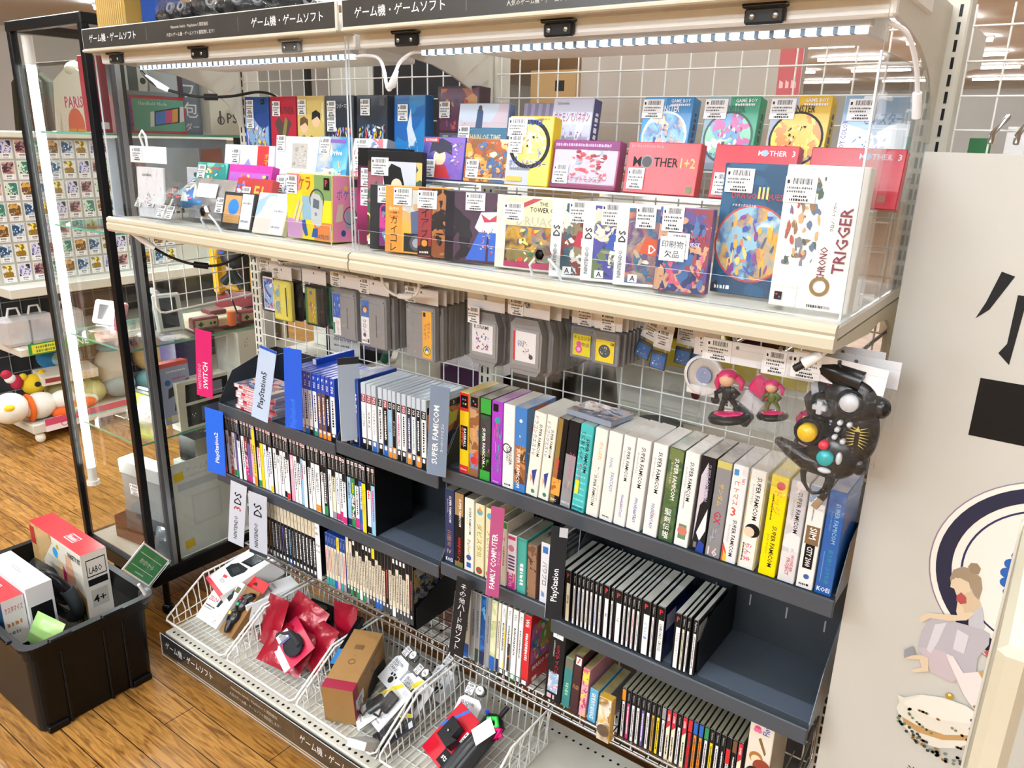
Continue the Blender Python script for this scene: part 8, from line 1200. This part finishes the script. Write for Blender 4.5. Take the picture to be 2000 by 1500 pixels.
# printed porcelain: seated lady figurine, pot and tureen
PC = {'HR': '97866f', 'HB': '8c7a62', 'SK': 'd3c0a4', 'SK2': 'c8b395', 'RO': 'a8484a', 'DL': 'b7b9c0', 'DR': 'aeabb3', 'DM': 'bdb0b6', 'DH': 'c9c8ce', 'GY': '8d8f96', 'RC': 'b0504e', 'TP': 'dcd3d2', 'TG': 'b79a66', 'TU': 'd6d2c6', 'TL': 'e0dcd2', 'TB': 'b58f5c'}
for k, (m, pts) in enumerate([('HR',[(1.064,0.95),(1.066,0.965),(1.077,0.975),(1.089,0.975),(1.104,0.965),(1.109,0.948),(1.108,0.928),(1.101,0.933),(1.095,0.942),(1.08,0.953),(1.071,0.953),(1.067,0.94)]),('HB',[(1.084,0.977),(1.087,0.985),(1.095,0.987),(1.101,0.98),(1.1,0.97),(1.091,0.968)]),('SK',[(1.067,0.948),(1.067,0.935),(1.073,0.934),(1.077,0.927),(1.085,0.925),(1.096,0.937),(1.09,0.952),(1.077,0.955)]),('SK2',[(1.085,0.927),(1.095,0.939),(1.11,0.925),(1.116,0.907),(1.104,0.89),(1.09,0.9),(1.081,0.913)]),('RO',[(1.078,0.924),(1.083,0.932),(1.091,0.926),(1.093,0.916),(1.085,0.911),(1.079,0.915)]),('SK',[(1.081,0.915),(1.082,0.897),(1.089,0.883),(1.096,0.888),(1.09,0.908)]),('DL',[(1.099,0.9),(1.114,0.918),(1.123,0.886),(1.116,0.873),(1.102,0.881)]),('DR',[(1.05,0.872),(1.042,0.843),(1.041,0.809),(1.053,0.797),(1.087,0.787),(1.117,0.784),(1.127,0.798),(1.124,0.83),(1.134,0.859),(1.132,0.878),(1.121,0.881),(1.099,0.88),(1.075,0.878)]),('DM',[(1.039,0.812),(1.066,0.82),(1.092,0.819),(1.109,0.789),(1.098,0.771),(1.066,0.777),(1.057,0.794)]),('DH',[(1.058,0.863),(1.073,0.873),(1.067,0.833),(1.061,0.809),(1.054,0.814)]),('DH',[(1.089,0.868),(1.106,0.863),(1.105,0.829),(1.089,0.831)]),('SK',[(1.034,0.865),(1.043,0.879),(1.061,0.884),(1.085,0.892),(1.101,0.905),(1.107,0.904),(1.098,0.888),(1.075,0.877),(1.05,0.872),(1.039,0.859)]),('SK',[(1.022,0.782),(1.031,0.793),(1.049,0.801),(1.059,0.8),(1.063,0.776),(1.042,0.764),(1.038,0.768),(1.053,0.779),(1.047,0.792)]),('GY',[(1.023,0.8),(1.034,0.812),(1.04,0.799),(1.025,0.784)]),('RC',[(1.13,0.845),(1.138,0.854),(1.155,0.856),(1.165,0.849),(1.162,0.833),(1.142,0.83)]),('TP',[(1.082,0.819),(1.092,0.819),(1.11,0.796),(1.128,0.807),(1.166,0.817),(1.181,0.796),(1.191,0.742),(1.164,0.73),(1.141,0.733),(1.119,0.756),(1.101,0.785),(1.087,0.808)]),('TG',[(1.129,0.807),(1.141,0.817),(1.163,0.811),(1.166,0.784),(1.143,0.789)]),('TU',[(1.026,0.714),(1.037,0.712),(1.061,0.731),(1.092,0.74),(1.124,0.741),(1.148,0.732),(1.155,0.719),(1.152,0.691),(1.126,0.657),(1.096,0.642),(1.065,0.643),(1.042,0.662),(1.029,0.688),(1.032,0.701)]),('TL',[(1.04,0.707),(1.061,0.729),(1.096,0.74),(1.125,0.739),(1.145,0.73),(1.15,0.72),(1.13,0.71),(1.093,0.697),(1.06,0.695),(1.039,0.7)]),('TB',[(1.04,0.675),(1.064,0.67),(1.104,0.673),(1.14,0.691),(1.153,0.705),(1.153,0.696),(1.138,0.68),(1.103,0.662),(1.067,0.658),(1.044,0.666)])]): bpoly(pts, M(PC[m]), 6 + k)
for k in range(34): ring(1.135 + rn.uniform(0, .05), .69 + rn.uniform(0, .07), 0, .003, M(rn.choice(['3a4a8a', '6a5a8a', '8a7a4a', '2f3a6a'])), 28, n=7)
for k in range(46): a = rn.uniform(0, 6.28); ring(1.097 + .05 * math.cos(a), .70 - .02 + .016 * math.sin(a) - .012 * math.cos(a), 0, .0025, M(rn.choice(['9a8a5a', '6a7a5a', 'b08a5a'])), 28, n=6)
for k in range(52): a = rn.uniform(0, 1); ring(1.035 + .11 * a, .672 - .030 * math.sin(2.6 * a) - .015 * a + rn.uniform(-.008, .008), 0, .003, M(rn.choice(['3a4438', '8a6a3a', '6a7a6a', '2a3a3a'])), 28, n=6)
ring(1.099, .747, 0, .006, M('a8842a'), 29, n=14); ring(1.099, .7495, 0, .0025, M('e8d8a0'), 30, n=8)
b.build('print', t)
# foreground ivory shelving end at the lower right edge
b = MB(); b.box(1.137, 1.16, -.46, -.20, .30, 1.265, IVORY, .006); b.box(1.134, 1.137, -.23, -.205, .30, 1.265, IVORY2, .001)
for k in range(9): b.ell((1.1365, -.225, .98 - k * .012 + .0), (.0006, .003, .004), M('7a6a4a'), 8, 4) if k % 3 == 0 else None
tag(b.build('shelf_end'), 'ivory metal shelf end panel close by at the right edge', 'panel')
